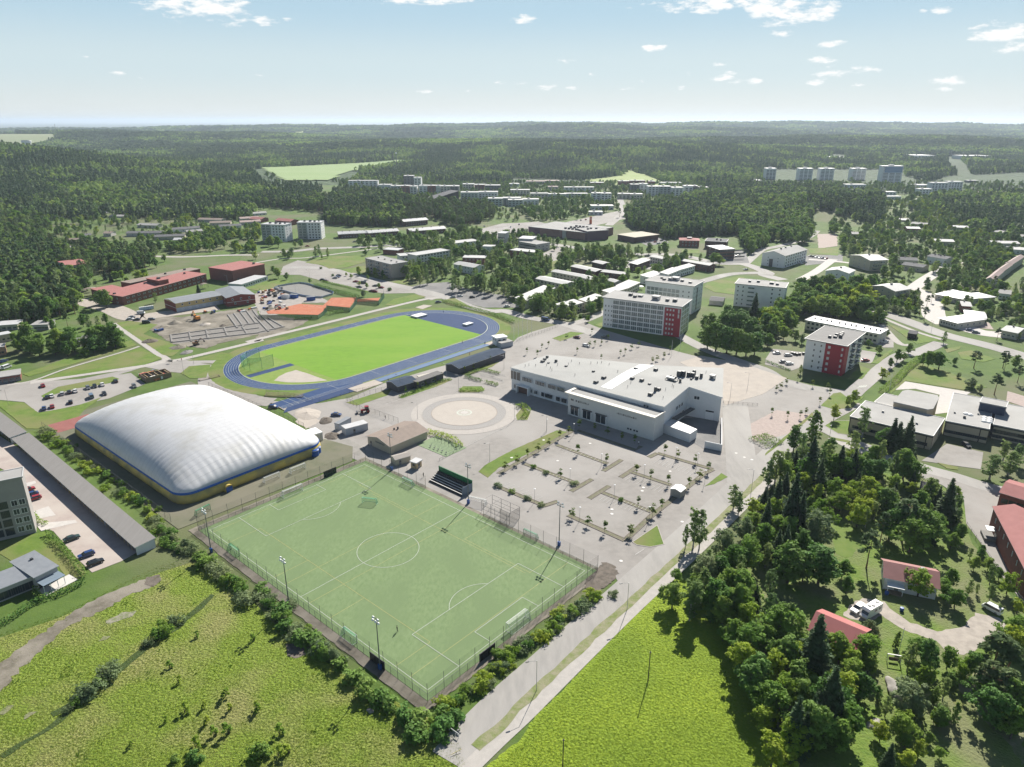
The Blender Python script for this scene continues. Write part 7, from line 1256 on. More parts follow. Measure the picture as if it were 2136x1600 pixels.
# ---------------------------------------------------------------- cars
def car_mat(n,c): return M_('paint_'+n,c,rough=.28,spec=.6)
PAINT=dict(red=(.30,.015,.02),white=(.75,.75,.74),black=(.012,.012,.014),blue=(.02,.05,.16),grey=(.13,.135,.14),silver=(.42,.43,.44),green=(.025,.05,.04),maroon=(.14,.02,.03),bluegrey=(.10,.14,.20))
def loft(prof,w0,w1,mi=0,mb=None):
    """side profile (x,z,halfwidth) ring closed, mirrored"""
    mb=mb or MB(); n=len(prof); k=len(mb.v)
    for s in (-1,1): mb.v+=[(x,s*hw,z) for x,z,hw in prof]
    for i in range(n): j=(i+1)%n; mb.f.append((k+i,k+j,k+n+j,k+n+i)); mb.m.append(mi)
    mb.f.append(tuple(k+i for i in range(n))[::-1]); mb.m.append(mi); mb.f.append(tuple(k+n+i for i in range(n))); mb.m.append(mi); return mb
def car_parts(van=False,est=False):
    if van: b=[(-2.4,.3,.88),(2.35,.3,.86),(2.45,.75,.84),(2.0,1.15,.82),(1.35,1.95,.74),(-2.35,2.0,.76),(-2.45,.9,.88)]; g=[(1.99,1.2,.835),(1.42,1.86,.765),(-2.2,1.88,.79),(-2.3,1.25,.87)]
    else: b=[(-2.15,.28,.86),(2.15,.28,.84),(2.25,.55,.8),(2.1,.78,.78),(1.1,.93,.84),(-1.85 if est else -1.6,.96,.86),(-2.2,.88,.82),(-2.25,.5,.84)]; g=None
    body=loft(b,0,0)
    if not van:
        rear=(-2.0,-1.75) if est else (-1.75,-1.05)
        body.box(-.03+rear[1]+.1,-.64,1.36,.35,.64,1.44)
        gl=loft([(rear[0],.94,.82),(1.15,.92,.80),(.42,1.4,.66),(rear[1],1.41,.66)],0,0)
        for y in (-1,1): body.box(-.42,y*.72-.03,.95,-.36,y*.72+.03,1.38)
    else:
        gl=MB(); 
        for s in (-1,1): gl.quad([(2.0,s*.84,1.22),(1.45,s*.79,1.82),(-2.1,s*.80,1.84),(-2.25,s*.885,1.22)])
        gl.quad([(2.03,-.78,1.2),(2.03,.78,1.2),(1.42,.70,1.9),(1.42,-.70,1.9)]); gl.quad([(-2.47,-.75,1.2),(-2.47,.75,1.2),(-2.4,.7,1.85),(-2.4,-.7,1.85)])
    wh=MB(); wh.tube((0,-.11,0),(0,.11,0),.32,.32,12,0); wh.tube((0,-.125,0),(0,.125,0),.18,.18,8,1)
    hl_=MB().box(-.05,-.2,-.09,.06,.2,.09); return body,gl,wh,hl_
CARK={}
def car_kit(kind,colour):
    if (kind,colour) in CARK: return CARK[kind,colour]
    b,g,w,h=car_parts(kind=='van',kind=='est'); c=car_mat(colour,PAINT[colour]); CARK[kind,colour]=(b.mesh('body',c),g.mesh('cabin_glass',GLASS),w.mesh('wheel',[M_('tyre_rubber',(.02,.02,.02),rough=.9),STEEL]),h.mesh('headlight',M_('headlight_lens',(.6,.62,.65),rough=.1)),h.mesh('tail_light',M_('tail_lens',(.3,.02,.02),rough=.2))); return CARK[kind,colour]
CN={'est':'estate car','sed':'car','van':'van'}
def car(p,ang,kind,colour,label,group,z=.06,scale=1.):
    b,g,w,h,t=car_kit(kind,colour); e=empty('parked_car' if kind!='van' else 'parked_van',(p.x,p.y,z),ang); e.scale=(scale,)*3; tag(e,label,'van' if kind=='van' else 'car',group); link('body',b,e); link('cabin_glass',g,e)
    for x in (-1.35,1.4):
        for y in (-.78,.78): link('wheel',w,e,(x,y,.31))
    zf=.9 if kind=='van' else .62
    for y in (-.58,.58): link('headlight',h,e,(2.22,y,zf)); link('tail_light',t,e,(-2.24,y,zf+.08))
def lot(where,axis,items,group,turn=90,z=.06):
    a,b=W_(axis); an=math.atan2(b.y-a.y,b.x-a.x)+R(turn); seen={}
    its=[(pix(it[0])[0],)+it[1:] for it in items]; its.sort(key=lambda q:q[0][0])
    tot={}
    for q in its: tot[q[1],q[2]]=tot.get((q[1],q[2]),0)+1
    for q in its:
        key=(q[1],q[2]); i=seen.get(key,0); seen[key]=i+1; lab='%s %s %s'%(q[2].replace('bluegrey','blue grey'),CN[q[1]],where)+('' if tot[key]==1 else ', %s from the left'%ORD[i])
        car(G(q[0]),an+rnd.uniform(-.06,.06)+(math.pi if rnd.random()<.4 else 0),q[1],q[2],lab,group,z)
lot('in the parking lot behind the dome','E 340,1310 970,1150',[('E 355,1212','sed','red'),('E 515,1278','est','silver'),('E 572,1266','sed','black'),('E 622,1256','sed','white'),('E 728,1230','est','grey'),('E 783,1216','sed','black'),('E 845,1203','sed','white'),('E 955,1174','sed','black'),('E 1108,1215','est','grey'),('E 862,1278','sed','black'),('E 755,1303','van','bluegrey'),('E 583,1348','est','black'),('E 432,1385','sed','red'),('E 365,1400','sed','blue'),('E 390,1308','sed','black'),('E 428,1298','sed','white')],'cars in the lot behind the dome',75)
lot('on the pink paving beside the carport','J 525,1110 660,1065',[('J 232,690','sed','red'),('J 258,730','sed','blue'),('J 283,762','est','red'),('J 595,1092','sed','green'),('J 715,1228','est','blue'),('J 790,1292','est','black')],'cars on the pink paving',0,.09)
lot('at the north street car park','F 560,340 1000,470',[('F 565,335','sed','black'),('F 592,345','sed','maroon'),('F 688,312','sed','blue'),('F 668,320','est','silver'),('F 838,350','sed','red'),('F 905,362','van','black'),('F 1000,385','est','grey'),('F 1048,400','sed','red'),('F 970,428','est','maroon'),('F 995,432','sed','red'),('F 870,395','sed','grey'),('F 700,300','sed','black')],'cars at the north street car park',35)
lot('behind the hall','H 560,830 800,900',[('H 645,812','sed','maroon'),('H 722,880','est','white'),('H 875,808','sed','grey')],'cars behind the hall',10)
lot('by the red and white block','I 100,1000 200,1040',[('I 825,1002','sed','red'),('I 190,960','est','silver'),('I 200,1030','est','white'),('I 150,1015','sed','grey'),('I 95,942','sed','white'),('I 955,832','est','silver'),('I 985,850','est','white'),('I 940,818','sed','grey')],'cars by the red and white block',70)
lot('beside the avenue hedge','I 1640,760 1760,780',[('I 1688,753','sed','blue'),('I 1738,772','sed','grey')],'cars beside the avenue',10)
lot('in the flat roofed school yard','M 1560,330 1740,330',[('M 1658,320','est','black')],'cars in the school yard',90)
lot('by the building site','E 1060,650 1250,660',[('E 1090,645','sed','grey'),('E 1075,660','sed','white'),('E 1165,612','van','white'),('E 1252,662','est','grey'),('E 1210,690','van','black'),('E 1130,665','sed','black')],'cars by the building site',20)
lot('at the far left edge','E 0,1060 60,1055',[('E 8,1065','est','white'),('E 58,1060','van','white'),('E 30,1010','sed','blue')],'cars at the far left edge',60)
lot('in front of the brick office','C 1760,1280 1900,1230',[('C %d,%d'%(1765+k*15,1278-k*5),('sed','est')[k%2],('grey','white','black','silver','red','blue')[k%6]) for k in range(10)],'cars in front of the brick office',60)
lot('beside the brick store extension','C 1100,1120 1300,1130',[('C %d,%d'%(1110+k*26,1118+(k%3)*12),('sed','est')[k%2],('white','grey','black','silver','red')[k%5]) for k in range(8)],'cars beside the brick store',60)
lot('by the white guest house','D 370,1245 520,1265',[('D %d,%d'%(372+k*26,1247+k*4),('sed','est')[k%2],('grey','black','white','silver','blue','red')[k%6]) for k in range(6)]+[('D 300,1310','est','white'),('D 330,1300','sed','silver')],'cars by the guest house',80)
lot('on the main street','B 820,1125 1500,1100',[('B 830,1128','est','grey'),('B 880,1130','est','black'),('B 950,1157','sed','black'),('B 1435,1112','sed','black'),('B 1498,1106','est','black'),('B 1130,1135','van','grey'),('B 1070,1142','sed','silver'),('B 1015,1105','sed','white'),('B 440,1165','sed','red'),('C 1960,1358','sed','silver')],'cars on the main street',0)
lot('in the grove parking','H 60,540 160,560',[('H 70,555','sed','white'),('H 120,455','est','grey'),('F 1520,520','sed','grey'),('F 1700,470','est','white'),('F 1800,480','sed','black'),('F 1640,480','sed','silver'),('F 1900,490','est','grey')],'cars in the grove parking',60)
lot('in the terrace yard car park','H 980,180 1100,200',[('H %d,%d'%(940+k*38,195+(k%3)*14),('sed','est')[k%2],('grey','white','black','silver','blue','red')[k%6]) for k in range(9)],'cars in the terrace yard',70)
lot('on the retail car park','C 60,980 100,970',[('C 20,1005','sed','white'),('C 90,985','est','grey'),('C 40,960','sed','black'),('B 1820,1030','est','white'),('B 1700,1030','sed','black'),('B 1900,1000','sed','silver'),('C 690,900','est','white'),('C 730,890','sed','silver'),('C 600,950','sed','grey'),('C 640,945','est','red')],'cars on the retail car park',30)
lot('at the worn yard behind the clubhouse','F 130,1380 200,1385',[('F 162,1388','est','blue'),('F 680,1452','sed','blue')],'cars at the worn yard',0)
g=G(pix('H 388,668')[0]); car(g,R(-28),'van','blue','dark blue van driving on the street behind the track',None,.08,1.15); g=G(pix('R 1868,295')[0]); car(g,R(120),'van','white','white van parked on the right end of the gravel drive',None,.1,.95); g=G(pix('R 765,290')[0]); car(g,R(215),'est','white','white pickup like car beside the motorhome',None,.1,1.12)
# motorhome
g=G(pix('R 862,330')[0]); mh=empty('motorhome',(g.x,g.y,.1),R(212)); tag(mh,'white motorhome parked between the red barn and the cottage','motorhome')
mb=loft([(-3.4,.45,1.1),(2.2,.45,1.08),(3.2,.5,1.),(3.35,.95,.95),(2.6,1.35,.95),(2.2,2.1,1.0),(2.5,2.45,1.),(1.9,2.95,1.02),(-3.3,3.0,1.08),(-3.45,1.2,1.1)],0,0); mb.build('body',car_mat('white',PAINT['white']),mh)
MB().quad([(2.64,-.85,1.38),(2.64,.85,1.38),(2.26,.9,2.08),(2.26,-.9,2.08)]).build('windscreen',GLASS,mh)
for x,y in ((-2.3,1.11),(-.5,1.1),(-2.3,-1.11),(-.2,-1.1)): MB().box(x-.5,y-.02,1.6,x+.5,y+.02,2.2).build('window',GLASS,mh)
for x,y in ((-2.4,0),(-.4,.3),(.6,-.2)): MB().box(x-.35,y-.35,2.96,x+.35,y+.35,3.12).build('roof_hatch',DKST,mh)
for x in (-2.2,2.2):
    for y in (-.98,.98): link('wheel',car_kit('sed','white')[2],mh,(x,y,.34))
# ---------------------------------------------------------------- grandstand, court cage
gs=G(pix('K 1440,612')[0]); ge=G(pix('K 1712,738')[0]); v=ge-gs; w=v.length; gst=empty('grandstand',(gs.x,gs.y,0),math.atan2(v.y,v.x)); tag(gst,'small dark grandstand with white bench rows beside the soccer pitch','grandstand')
mb=MB()
for i in range(6): mb.box(0,i*.85,0,w,i*.85+.85,.35+i*.42)
mb.build('steps',M_('stand_boards',(.07,.06,.055),rough=.8),gst)
for i in range(4): MB().box(.1,i*.85+.35,.36+i*.42+.3,w-.1,i*.85+.65,.36+i*.42+.38).build('bench',M_('pale_bench',(.62,.6,.57),rough=.7),gst)
MB().box(-.1,5.1,0,w+.1,5.25,4.2).build('back_wall',GRNP,gst); MB().box(w,.2,0,w+.1,5.1,3.3).build('side_wall',M_('blue_grey_sheet',(.13,.17,.22),rough=.6),gst); MB().box(-.1,5.05,4.2,w+.1,5.3,4.3).build('coping',GRNP,gst)
cg=G(pix('K 1880,860')[0]); cage=empty('ball_cage',(cg.x,cg.y,0),math.atan2(v.y,v.x)); tag(cage,'dark steel ball cage beside the parking lot at the pitch corner','cage')
for x in (0,4,8,12):
    for y in (0,5): MB().tube((x,y,0),(x,y,4.2),.06).build('post',DKST,cage)
mb=MB(); [mb.tube((0,y,z),(12,y,z),.04) for y in (0,5) for z in (1.2,2.6,4.2)]; [mb.tube((x,0,4.2),(x,5,4.2),.04) for x in (0,4,8,12)]; mb.build('rail',DKST,cage)
mb=MB(); mb.quad([(8,0,0),(12,0,0),(12,0,4.2),(8,0,4.2)]); mb.quad([(12,0,0),(12,5,0),(12,5,4.2),(12,0,4.2)]); mb.build('mesh_panel',mesh_mat('dark_wire_mesh',(.04,.04,.04),.35),cage)
bn=G(pix('K 1890,870')[0]); 
# outdoor gym
gy=G(pix('K 1530,320')[0]); gym=empty('outdoor_gym',(gy.x,gy.y,.1),math.atan2(v.y,v.x)); tag(gym,'outdoor gym with climbing bars on green matting beside the clubhouse','outdoor gym')
MB().box(-8,-5,-.2,9,6,.02).build('matting',M_('green_matting',(.2,.27,.15),(.17,.23,.13),.8,.9),gym)
for i in range(6): 
    mb=MB(); x=-5+i*2.; mb.tube((x,2,0),(x,2,2.6),.05); mb.tube((x,4,0),(x,4,2.6),.05); mb.tube((x,2,2.6),(x,4,2.6),.04); mb.build('bar_frame',DKST,gym)
for i in range(5): mb=MB(); x=-2+i*2.2; mb.tube((x,-3,0),(x+.3,-2.6,1.2),.06); mb.box(x-.4,-3.2,.5,x+.4,-2.8,.6); mb.build('exercise_machine',DKST,gym)
# ---------------------------------------------------------------- hedges
def hedge(label,marks,w,h,mat=L_DARK,dens=26,leaf=.3,cat='hedge'):
    pts=W_(marks); rs=np.random.RandomState(len(label)); P=[];D=[]; o0=pts[0].copy()
    for a,b in zip(pts,pts[1:]):
        d=b-a; L=d.length; n=int(L*dens*(w+2*h)/3); t=rs.random(n)*L; q=rs.uniform(0,w+2*h,n); n_=Vector((-d.y,d.x,0)).normalized(); d.normalize()
        off=np.where(q<h,-w/2,np.where(q<h+w,q-h-w/2,w/2)); z=np.where(q<h,q,np.where(q<h+w,h,2*h+w-q)); nd=np.where(q<h,-1.,np.where(q<h+w,0,1.)); up=np.where((q>=h)&(q<h+w),1.,.25)
        off=off+rs.normal(0,.12,n); z=np.maximum(.05,z+rs.normal(0,.12,n)+.12*np.sin(t*1.9))
        P.append(np.stack([a.x-o0.x+d.x*t+n_.x*off,a.y-o0.y+d.y*t+n_.y*off,z],1)); D.append(np.stack([n_.x*nd,n_.y*nd,up],1))
    me=leaves_mesh('hedge',np.concatenate(P),np.concatenate(D),leaf,mat,rs); o=link('hedge',me,loc=o0); tag(o,label,cat); return o
hedge('dark clipped hedge beside the pink parked-car paving','J 400,1040 560,1210 700,1400',1.3,1.5); hedge('dark garden hedge below the grey house','J 700,1440 540,1530 300,1610 N 60,390 -100,470',1.4,1.3); hedge('dark hedge at the grey house terrace','J 300,1500 310,1560 370,1590',1.2,1.2); hedge('small bright hedge at the grey block corner','J 270,880 330,950 390,970',1.,1.,L_BROAD)
hedge('long clipped hedge along the school street','I 960,1260 1080,1170 1160,1080 1280,985',3.,1.6,L_BROAD); hedge('tall dark hedge behind the ice rink','F 500,385 620,420 740,450 860,480',2.5,2.2); hedge('clipped hedge before the bike racks, front left','F 1745,1132 1830,1160 1880,1170',1.6,1.2); hedge('clipped hedge before the bike racks, front right','F 1905,1180 2010,1205',1.6,1.2); hedge('clipped hedge behind the bike racks','F 1880,1075 1960,1095 2025,1112',1.6,1.2); hedge('clipped hedge left of the bike racks','F 1745,1130 1810,1100 1870,1078',1.4,1.1); hedge('low shrubs in the plaza planting bed','F 1690,1248 1770,1245 1900,1250',2.5,1.,L_BROAD); hedge('low shrubs along the stadium planting strip','F 1205,1300 1300,1265 1420,1220 1560,1165 1630,1152',2.2,.7,L_BROAD); hedge('dark hedge round the right bend of the track','F 1560,510 1700,550 1850,590 2000,630 2136,690',3,1.5); hedge('dark juniper bed beside the service road','L 2128,300 M 85,262',9,1.1); hedge('shrub bed inside the hall planter','H 150,1390 200,1370 245,1420 200,1480',2.2,1.4,L_BROAD); hedge('green shrubs round the outdoor gym','K 1420,210 1560,240 1640,270 1700,330',2.4,1.5,L_LIGHT); hedge('dark shrubs behind the parking islands','F 560,345 760,390 930,435',1.8,.9,L_BROAD); hedge('shrub slope below the tennis fence','F 600,625 660,605 740,600',4,1.2); hedge('dark shrubs below the left clay court','F 330,660 480,650 ',3,1.); hedge('green hedge of the rowhouse yard','I 0,1005 120,1050 210,1085',1.,.9)
# ---------------------------------------------------------------- building site, courts, rink
for k,s in enumerate(('F 100,592 378,530 600,545 545,622 330,617 115,612','F 570,542 640,480 848,478 790,560','F 852,492 1040,480 1022,508 850,512')): sheet('clay_court',s,CLAY,.14)
mk=[]
for s in ('F 140,600 320,560','F 330,600 540,600','F 400,545 560,560','F 610,530 800,540','F 660,490 820,490','F 620,520 680,488'): a,b=W_(s); mk.append((a,b))
marks('court_line',mk,WHITEL,.2,.12)
fence('dark green screened fence round the left clay courts','F 55,618 60,655 530,655 600,605 600,560',2.8,4,0,mesh_mat('green_screen',(.02,.10,.06),.75)); fence('dark green screened fence round the middle clay court','F 600,575 790,598 848,530 848,480',2.8,4,0,mesh_mat('green_screen',(.02,.10,.06),.75)); fence('dark green screened fence round the far clay court','F 850,520 1030,540 1075,480 1070,440',3.2,4,0,mesh_mat('green_screen',(.02,.10,.06),.75))
rk=[G(p) for p in pix('F 165,405 200,390 300,372 380,362 440,370 520,395 600,420 655,440 650,455 600,470 560,482 480,480 400,468 300,445')]; sheet('rink_floor',rk,M_('grey_rink_floor',(.22,.215,.20),(.19,.185,.175),.3,.9),.13)
e=empty('ice_rink_boards',rk[0]); tag(e,'pale boards round the empty grey ice rink','rink boards'); mb=MB(); mr=MB()
for a,b in zip(rk,rk[1:]+rk[:1]):
    d=b-a; M=Matrix.Translation(a-rk[0])@Matrix.Rotation(math.atan2(d.y,d.x),4,'Z'); mb.box(0,-.08,0,d.length,.08,1.25,0,M); mr.box(0,-.1,1.25,d.length,.1,1.32,0,M)
mb.build('board',M_('grey_green_board',(.35,.40,.38),rough=.6),e); mr.build('rail',BLUEP,e)
fd=empty('foundation',G(pix('E 1900,700')[0])); tag(fd,'grid of concrete foundation strips on the building site','foundation')
def fstrip(s,w=.9,h=.5):
    a,b=W_(s); d=b-a; M=Matrix.Translation(a-fd.location)@Matrix.Rotation(math.atan2(d.y,d.x),4,'Z'); MB().box(0,-w/2,-.1,d.length,w/2,h,0,M).build('footing_strip',CONC,fd)
for s in ('E 1880,620 1960,730','E 1930,610 2010,720','E 1985,600 2060,700','E 2035,590 2110,690','E 2085,580 2136,650','E 1410,790 1420,850','E 1560,760 1580,840','E 1700,740 1720,820','E 1850,730 1880,800','E 2000,720 2040,780','E 1400,790 2136,690','E 1410,850 2136,770','E 1420,820 2136,730','F 10,640 120,760','F 60,630 180,740','F 120,650 240,720','F 20,770 250,720'): fstrip(s)
sheet('foundation_gravel','E 1410,790 1880,725 2136,690 F 130,640 250,720 100,765 E 2100,780 1700,830 1430,860',M_('dark_gravel_fill',(.24,.225,.205),(.17,.16,.15),.9,.95,.03,4),.075)
sheet('foundation_gravel','E 1880,620 2110,580 F 40,620 60,680 E 2000,720 1960,730',M_('dark_gravel_fill',(.24,.225,.205),rough=.95),.077)
def excavator(label,p,ang,col,s=1.):
    e=empty('excavator',(p.x,p.y,.1),ang); e.scale=(s,)*3; tag(e,label,'excavator','excavators on the building site')
    for y in (-.95,.95): 
        mb=MB(); pr=[(-1.9,.15),(1.9,.15),(2.2,.5),(1.9,.85),(-1.9,.85),(-2.2,.5)]; k=0
        mb=loft([(x,z,.28) for x,z in pr],0,0); o=mb.build('track',BLACK,e); o.location=(0,y,0)
    MB().box(-2.2,-1.2,.95,1.1,1.2,1.9).box(-2.3,-1.1,1.9,-.6,1.1,2.4).build('house',col,e); mb=MB(); mb.box(-.4,.1,1.9,1.2,1.15,3.0); mb.build('cab',GLASS,e); MB().box(-.45,.05,3.,1.25,1.2,3.1).build('cab_roof',col,e)
    mb=MB(); mb.tube((1.,-.3,1.7),(3.4,-.3,4.6),.32,.28,6); mb.build('boom',col,e); MB().tube((3.4,-.3,4.6),(5.6,-.3,2.4),.24,.18,6).build('arm',col,e); mb=loft([(5.2,2.4,.5),(5.9,2.4,.5),(6.1,1.5,.5),(5.5,1.2,.5),(5.0,1.7,.5)],0,0); o=mb.build('bucket',DKST,e); o.location=(0,-.3,0)
excavator('yellow orange excavator with raised boom before the yellow school',G(pix('E 1625,665')[0]),R(140),ORNG,1.15); excavator('small dark excavator at the edge of the foundations',G(pix('E 1620,870')[0]),R(40),M_('brown_machine_paint',(.2,.1,.05),rough=.5),.8)
g=G(pix('F 925,1425')[0]); tr=empty('tractor',(g.x,g.y,.06),R(200)); tag(tr,'red tractor parked at the wire fence near the white-door shed','tractor'); mb=loft([(-1.,.9,.45),(2.2,.9,.4),(2.3,1.5,.36),(.4,1.7,.42),(-1.,1.7,.45)],0,0); mb.build('body',car_mat('red',PAINT['red']),tr); MB().box(-1.1,-.7,1.7,.5,.7,2.75).build('cab',GLASS,tr); MB().box(-1.2,-.8,2.75,.6,.8,2.9).build('cab_roof',car_mat('red',PAINT['red']),tr)
for x,r_ in ((-.7,.8),(1.8,.5)):
    for y in (-.85,.85): mb=MB(); mb.tube((0,-.25,0),(0,.25,0),r_,r_,14,0); mb.tube((0,-.27,0),(0,.27,0),r_*.5,r_*.5,10,1); o=mb.build('wheel',[M_('tyre_rubber',(.02,.02,.02),rough=.9),car_mat('red',PAINT['red'])],tr); o.location=(x,y,r_)
MB().tube((2.3,0,.9),(4.,0,.5),.12).box(3.6,-1.1,.05,4.2,1.1,.9).build('front_loader',DKST,tr)
# stored material, piles, spoil heaps
def heap(name,label,p,r,h,mat,seed,group=None):
    rs=random.Random(seed); mb=MB(); n=18; k=7
    for i in range(k+1):
        for j in range(n):
            t=i/k; a=j/n*6.283; rr=r*(1-t)*(1+.28*noise.noise((math.cos(a)*1.5,math.sin(a)*1.5,seed+t))); mb.v.append((rr*math.cos(a),rr*math.sin(a)*.75,h*t**.8*(1+.1*rs.uniform(-1,1))-.05))
    for i in range(k):
        for j in range(n): q=(j+1)%n; mb.f.append((i*n+j,i*n+q,(i+1)*n+q,(i+1)*n+j)); mb.m.append(0)
    o=mb.build(name,mat,loc=(p.x,p.y,.1),rz=rs.random()*3); tag(o,label,'heap',group)
for k,(s,r,h,m,lab) in enumerate([('E 1440,690',4.5,1.8,DIRT,'brown earth heap left of the yellow excavator'),('E 1340,730',5,1.6,DIRT,'stony earth heap at the site corner'),('E 1690,700',4,1.2,SAND,'pale sand heap by the yellow excavator'),('E 1470,890',5,1.3,DIRT,'low earth heap before the foundations'),('E 1540,930',4,1.2,CONC,'grey gravel heap beside the promenade'),('E 1235,840',5,1.5,SOIL,'dark soil heap with debris'),('F 210,560',5,2.2,CONC,'grey rubble heap in the storage yard'),('F 130,570',4,1.6,DIRT,'brown rubble heap in the storage yard'),('F 590,1495',4,1.2,SOIL,'dark heap at the worn yard edge'),('F 440,1440',7,.8,SAND,'flat pale sand heap behind the dome'),('E 1840,710',2.6,1.,SOIL,'black heap beside the footing strips'),('K 640,235',4,1.1,SOIL,'dark soil heap near the white container')]): heap('earth_heap',lab,G(pix(s)[0]),r,h,m,k+3)
rr=random.Random(12); CM=[M_('blue_tarpaulin',(.04,.09,.28),rough=.6),M_('red_pallet_paint',(.35,.07,.05),rough=.7),WHITEP,CONC,TIMB,M_('black_foil',(.02,.02,.022),rough=.5),STEEL,M_('orange_pipe',(.5,.18,.06),rough=.6)]; CMN=['blue','red','white','grey concrete','timber','black','steel','orange']
stock={}
spots=[]
for s,n in (('F 30,430 240,400 250,520 60,540',36),('F 60,540 300,530 260,600 100,600',10),('E 1950,580 2136,560 2136,600 2000,610',6),('E 1660,600 1800,580 1790,610 1680,620',6),('E 1140,1110 1380,1090 1370,1150 1200,1170',14),('E 1240,740 1340,740 1330,770 1250,770',3)):
    P=[G(p) for p in pix(s)]; xs=[p.x for p in P]; ys=[p.y for p in P]; q=0
    while q<n:
        x,y=rr.uniform(min(xs),max(xs)),rr.uniform(min(ys),max(ys))
        if inside(P,x,y): spots.append((x,y,s)); q+=1
for i,(x,y,s) in enumerate(spots):
    c=rr.randrange(8); e=empty('material_stack',(x,y,.1),R(49)+rr.choice((0,1.57,.3))); L,w_,h_=rr.uniform(1.4,4.2),rr.uniform(.9,1.6),rr.uniform(.5,1.6)
    wh={'F 3':'in the storage yard','F 6':'beside the clay courts','E 1':'on the building site','E 2':''}.get(s[:3],'on the building site'); wh='by the half built hut' if s.startswith('E 1140') else wh
    tag(e,'%s material stack among many %s'%(CMN[c],wh),'material stack','%s material stacks %s'%(CMN[c],wh)); mb=MB(); MB().box(-L/2,-w_/2,0,L/2,w_/2,.15).build('pallet',TIMB,e)
    for j in range(3): mb.box(-L/2+.05*j,-w_/2+.04*j,.16+h_*j/3,L/2-.03*j,w_/2-.05*j,.16+h_*(j+1)/3-.03)
    mb.build('load',CM[c],e)
for lab,s,m,a in (('blue steel container in the storage yard, left','F 330,480',BLUEP,.2),('blue steel container in the storage yard, right','F 470,500',BLUEP,.85),('white panel truck body beside the blue containers','F 260,485',WHITEP,.2)):
    g=G(pix(s)[0]); e=empty('storage_container',(g.x,g.y,.1),a-.5); tag(e,lab,'container','containers in the storage yard'); mb=MB(); mb.box(-3,-1.2,0,3,1.2,2.5)
    for i in range(11): mb.box(-2.9+i*.55,-1.26,.1,-2.65+i*.55,-1.2,2.4); mb.box(-2.9+i*.55,1.2,.1,-2.65+i*.55,1.26,2.4)
    mb.build('body',m,e); MB().box(-3.05,-1.1,.1,-3.,-.05,2.4).box(-3.05,.05,.1,-3,1.1,2.4).build('door',STEEL,e); MB().box(-3.,-1.2,2.5,3.,1.2,2.58).build('roof',TINR,e)
# half built hut
g=G(pix('E 1290,1140')[0]); e=empty('unfinished_hut',(g.x,g.y,.06),R(45)); tag(e,'half built timber hut without roof beside the dome parking','hut')
for x0,y0,x1,y1 in ((-6,-4,6,-3.8),(-6,3.8,6,4),(-6,-3.8,-5.8,3.8),(5.8,-3.8,6,3.8)): MB().box(x0,y0,0,x1,y1,2.4).build('wall',WOOD,e)
for i in range(5): MB().box(-5+i*2.4,-4.2,2.4,-4.8+i*2.4,1.5+(i%2)*2,2.6).build('rafter',TIMB,e)
# stadium things
cgp=sp(SC_E-66,SC_N+14); e=empty('hammer_cage',(cgp.x,cgp.y,.13),SA); tag(e,'green netted throwing cage inside the left bend of the track','throwing cage'); P7=[(-6,-5),(-8,0),(-6,5),(-1,7.5),(5,7.5)]; P7=[(x,y) for x,y in ((6,-6.5),(-1,-7),(-6,-4),(-7,0),(-6,4),(-1,7),(6,6.5))]
for x,y in P7: MB().tube((x,y,0),(x,y,6.5),.08).build('post',GRNP,e)
mb=MB()
for a,b in zip(P7,P7[1:]): mb.quad([(*a,0),(*b,0),(*b,6.4),(*a,6.4)])
mb.build('net',NETG,e); mb=MB()
for a,b in zip(P7,P7[1:]): mb.tube((*a,6.4),(*b,6.4),.05)
mb.build('top_rail',GRNP,e)
for lab,p,w_,d_ in (('large white high jump mat at the field corner','F 1362,635',9,6),('small white landing mat on the blue high jump area','F 1765,705',6,3.6)):
    g=G(pix(p)[0]); e=empty('landing_mat',(g.x,g.y,.14),SA); tag(e,lab,'landing mat','landing mats'); MB().box(-w_/2,-d_/2,0,w_/2,d_/2,.9).build('mat',M_('mat_grey',(.45,.46,.47),rough=.7),e); MB().box(-w_/2-.1,-d_/2-.1,.9,w_/2+.1,d_/2+.1,1.1).build('cover',WHITEP,e)
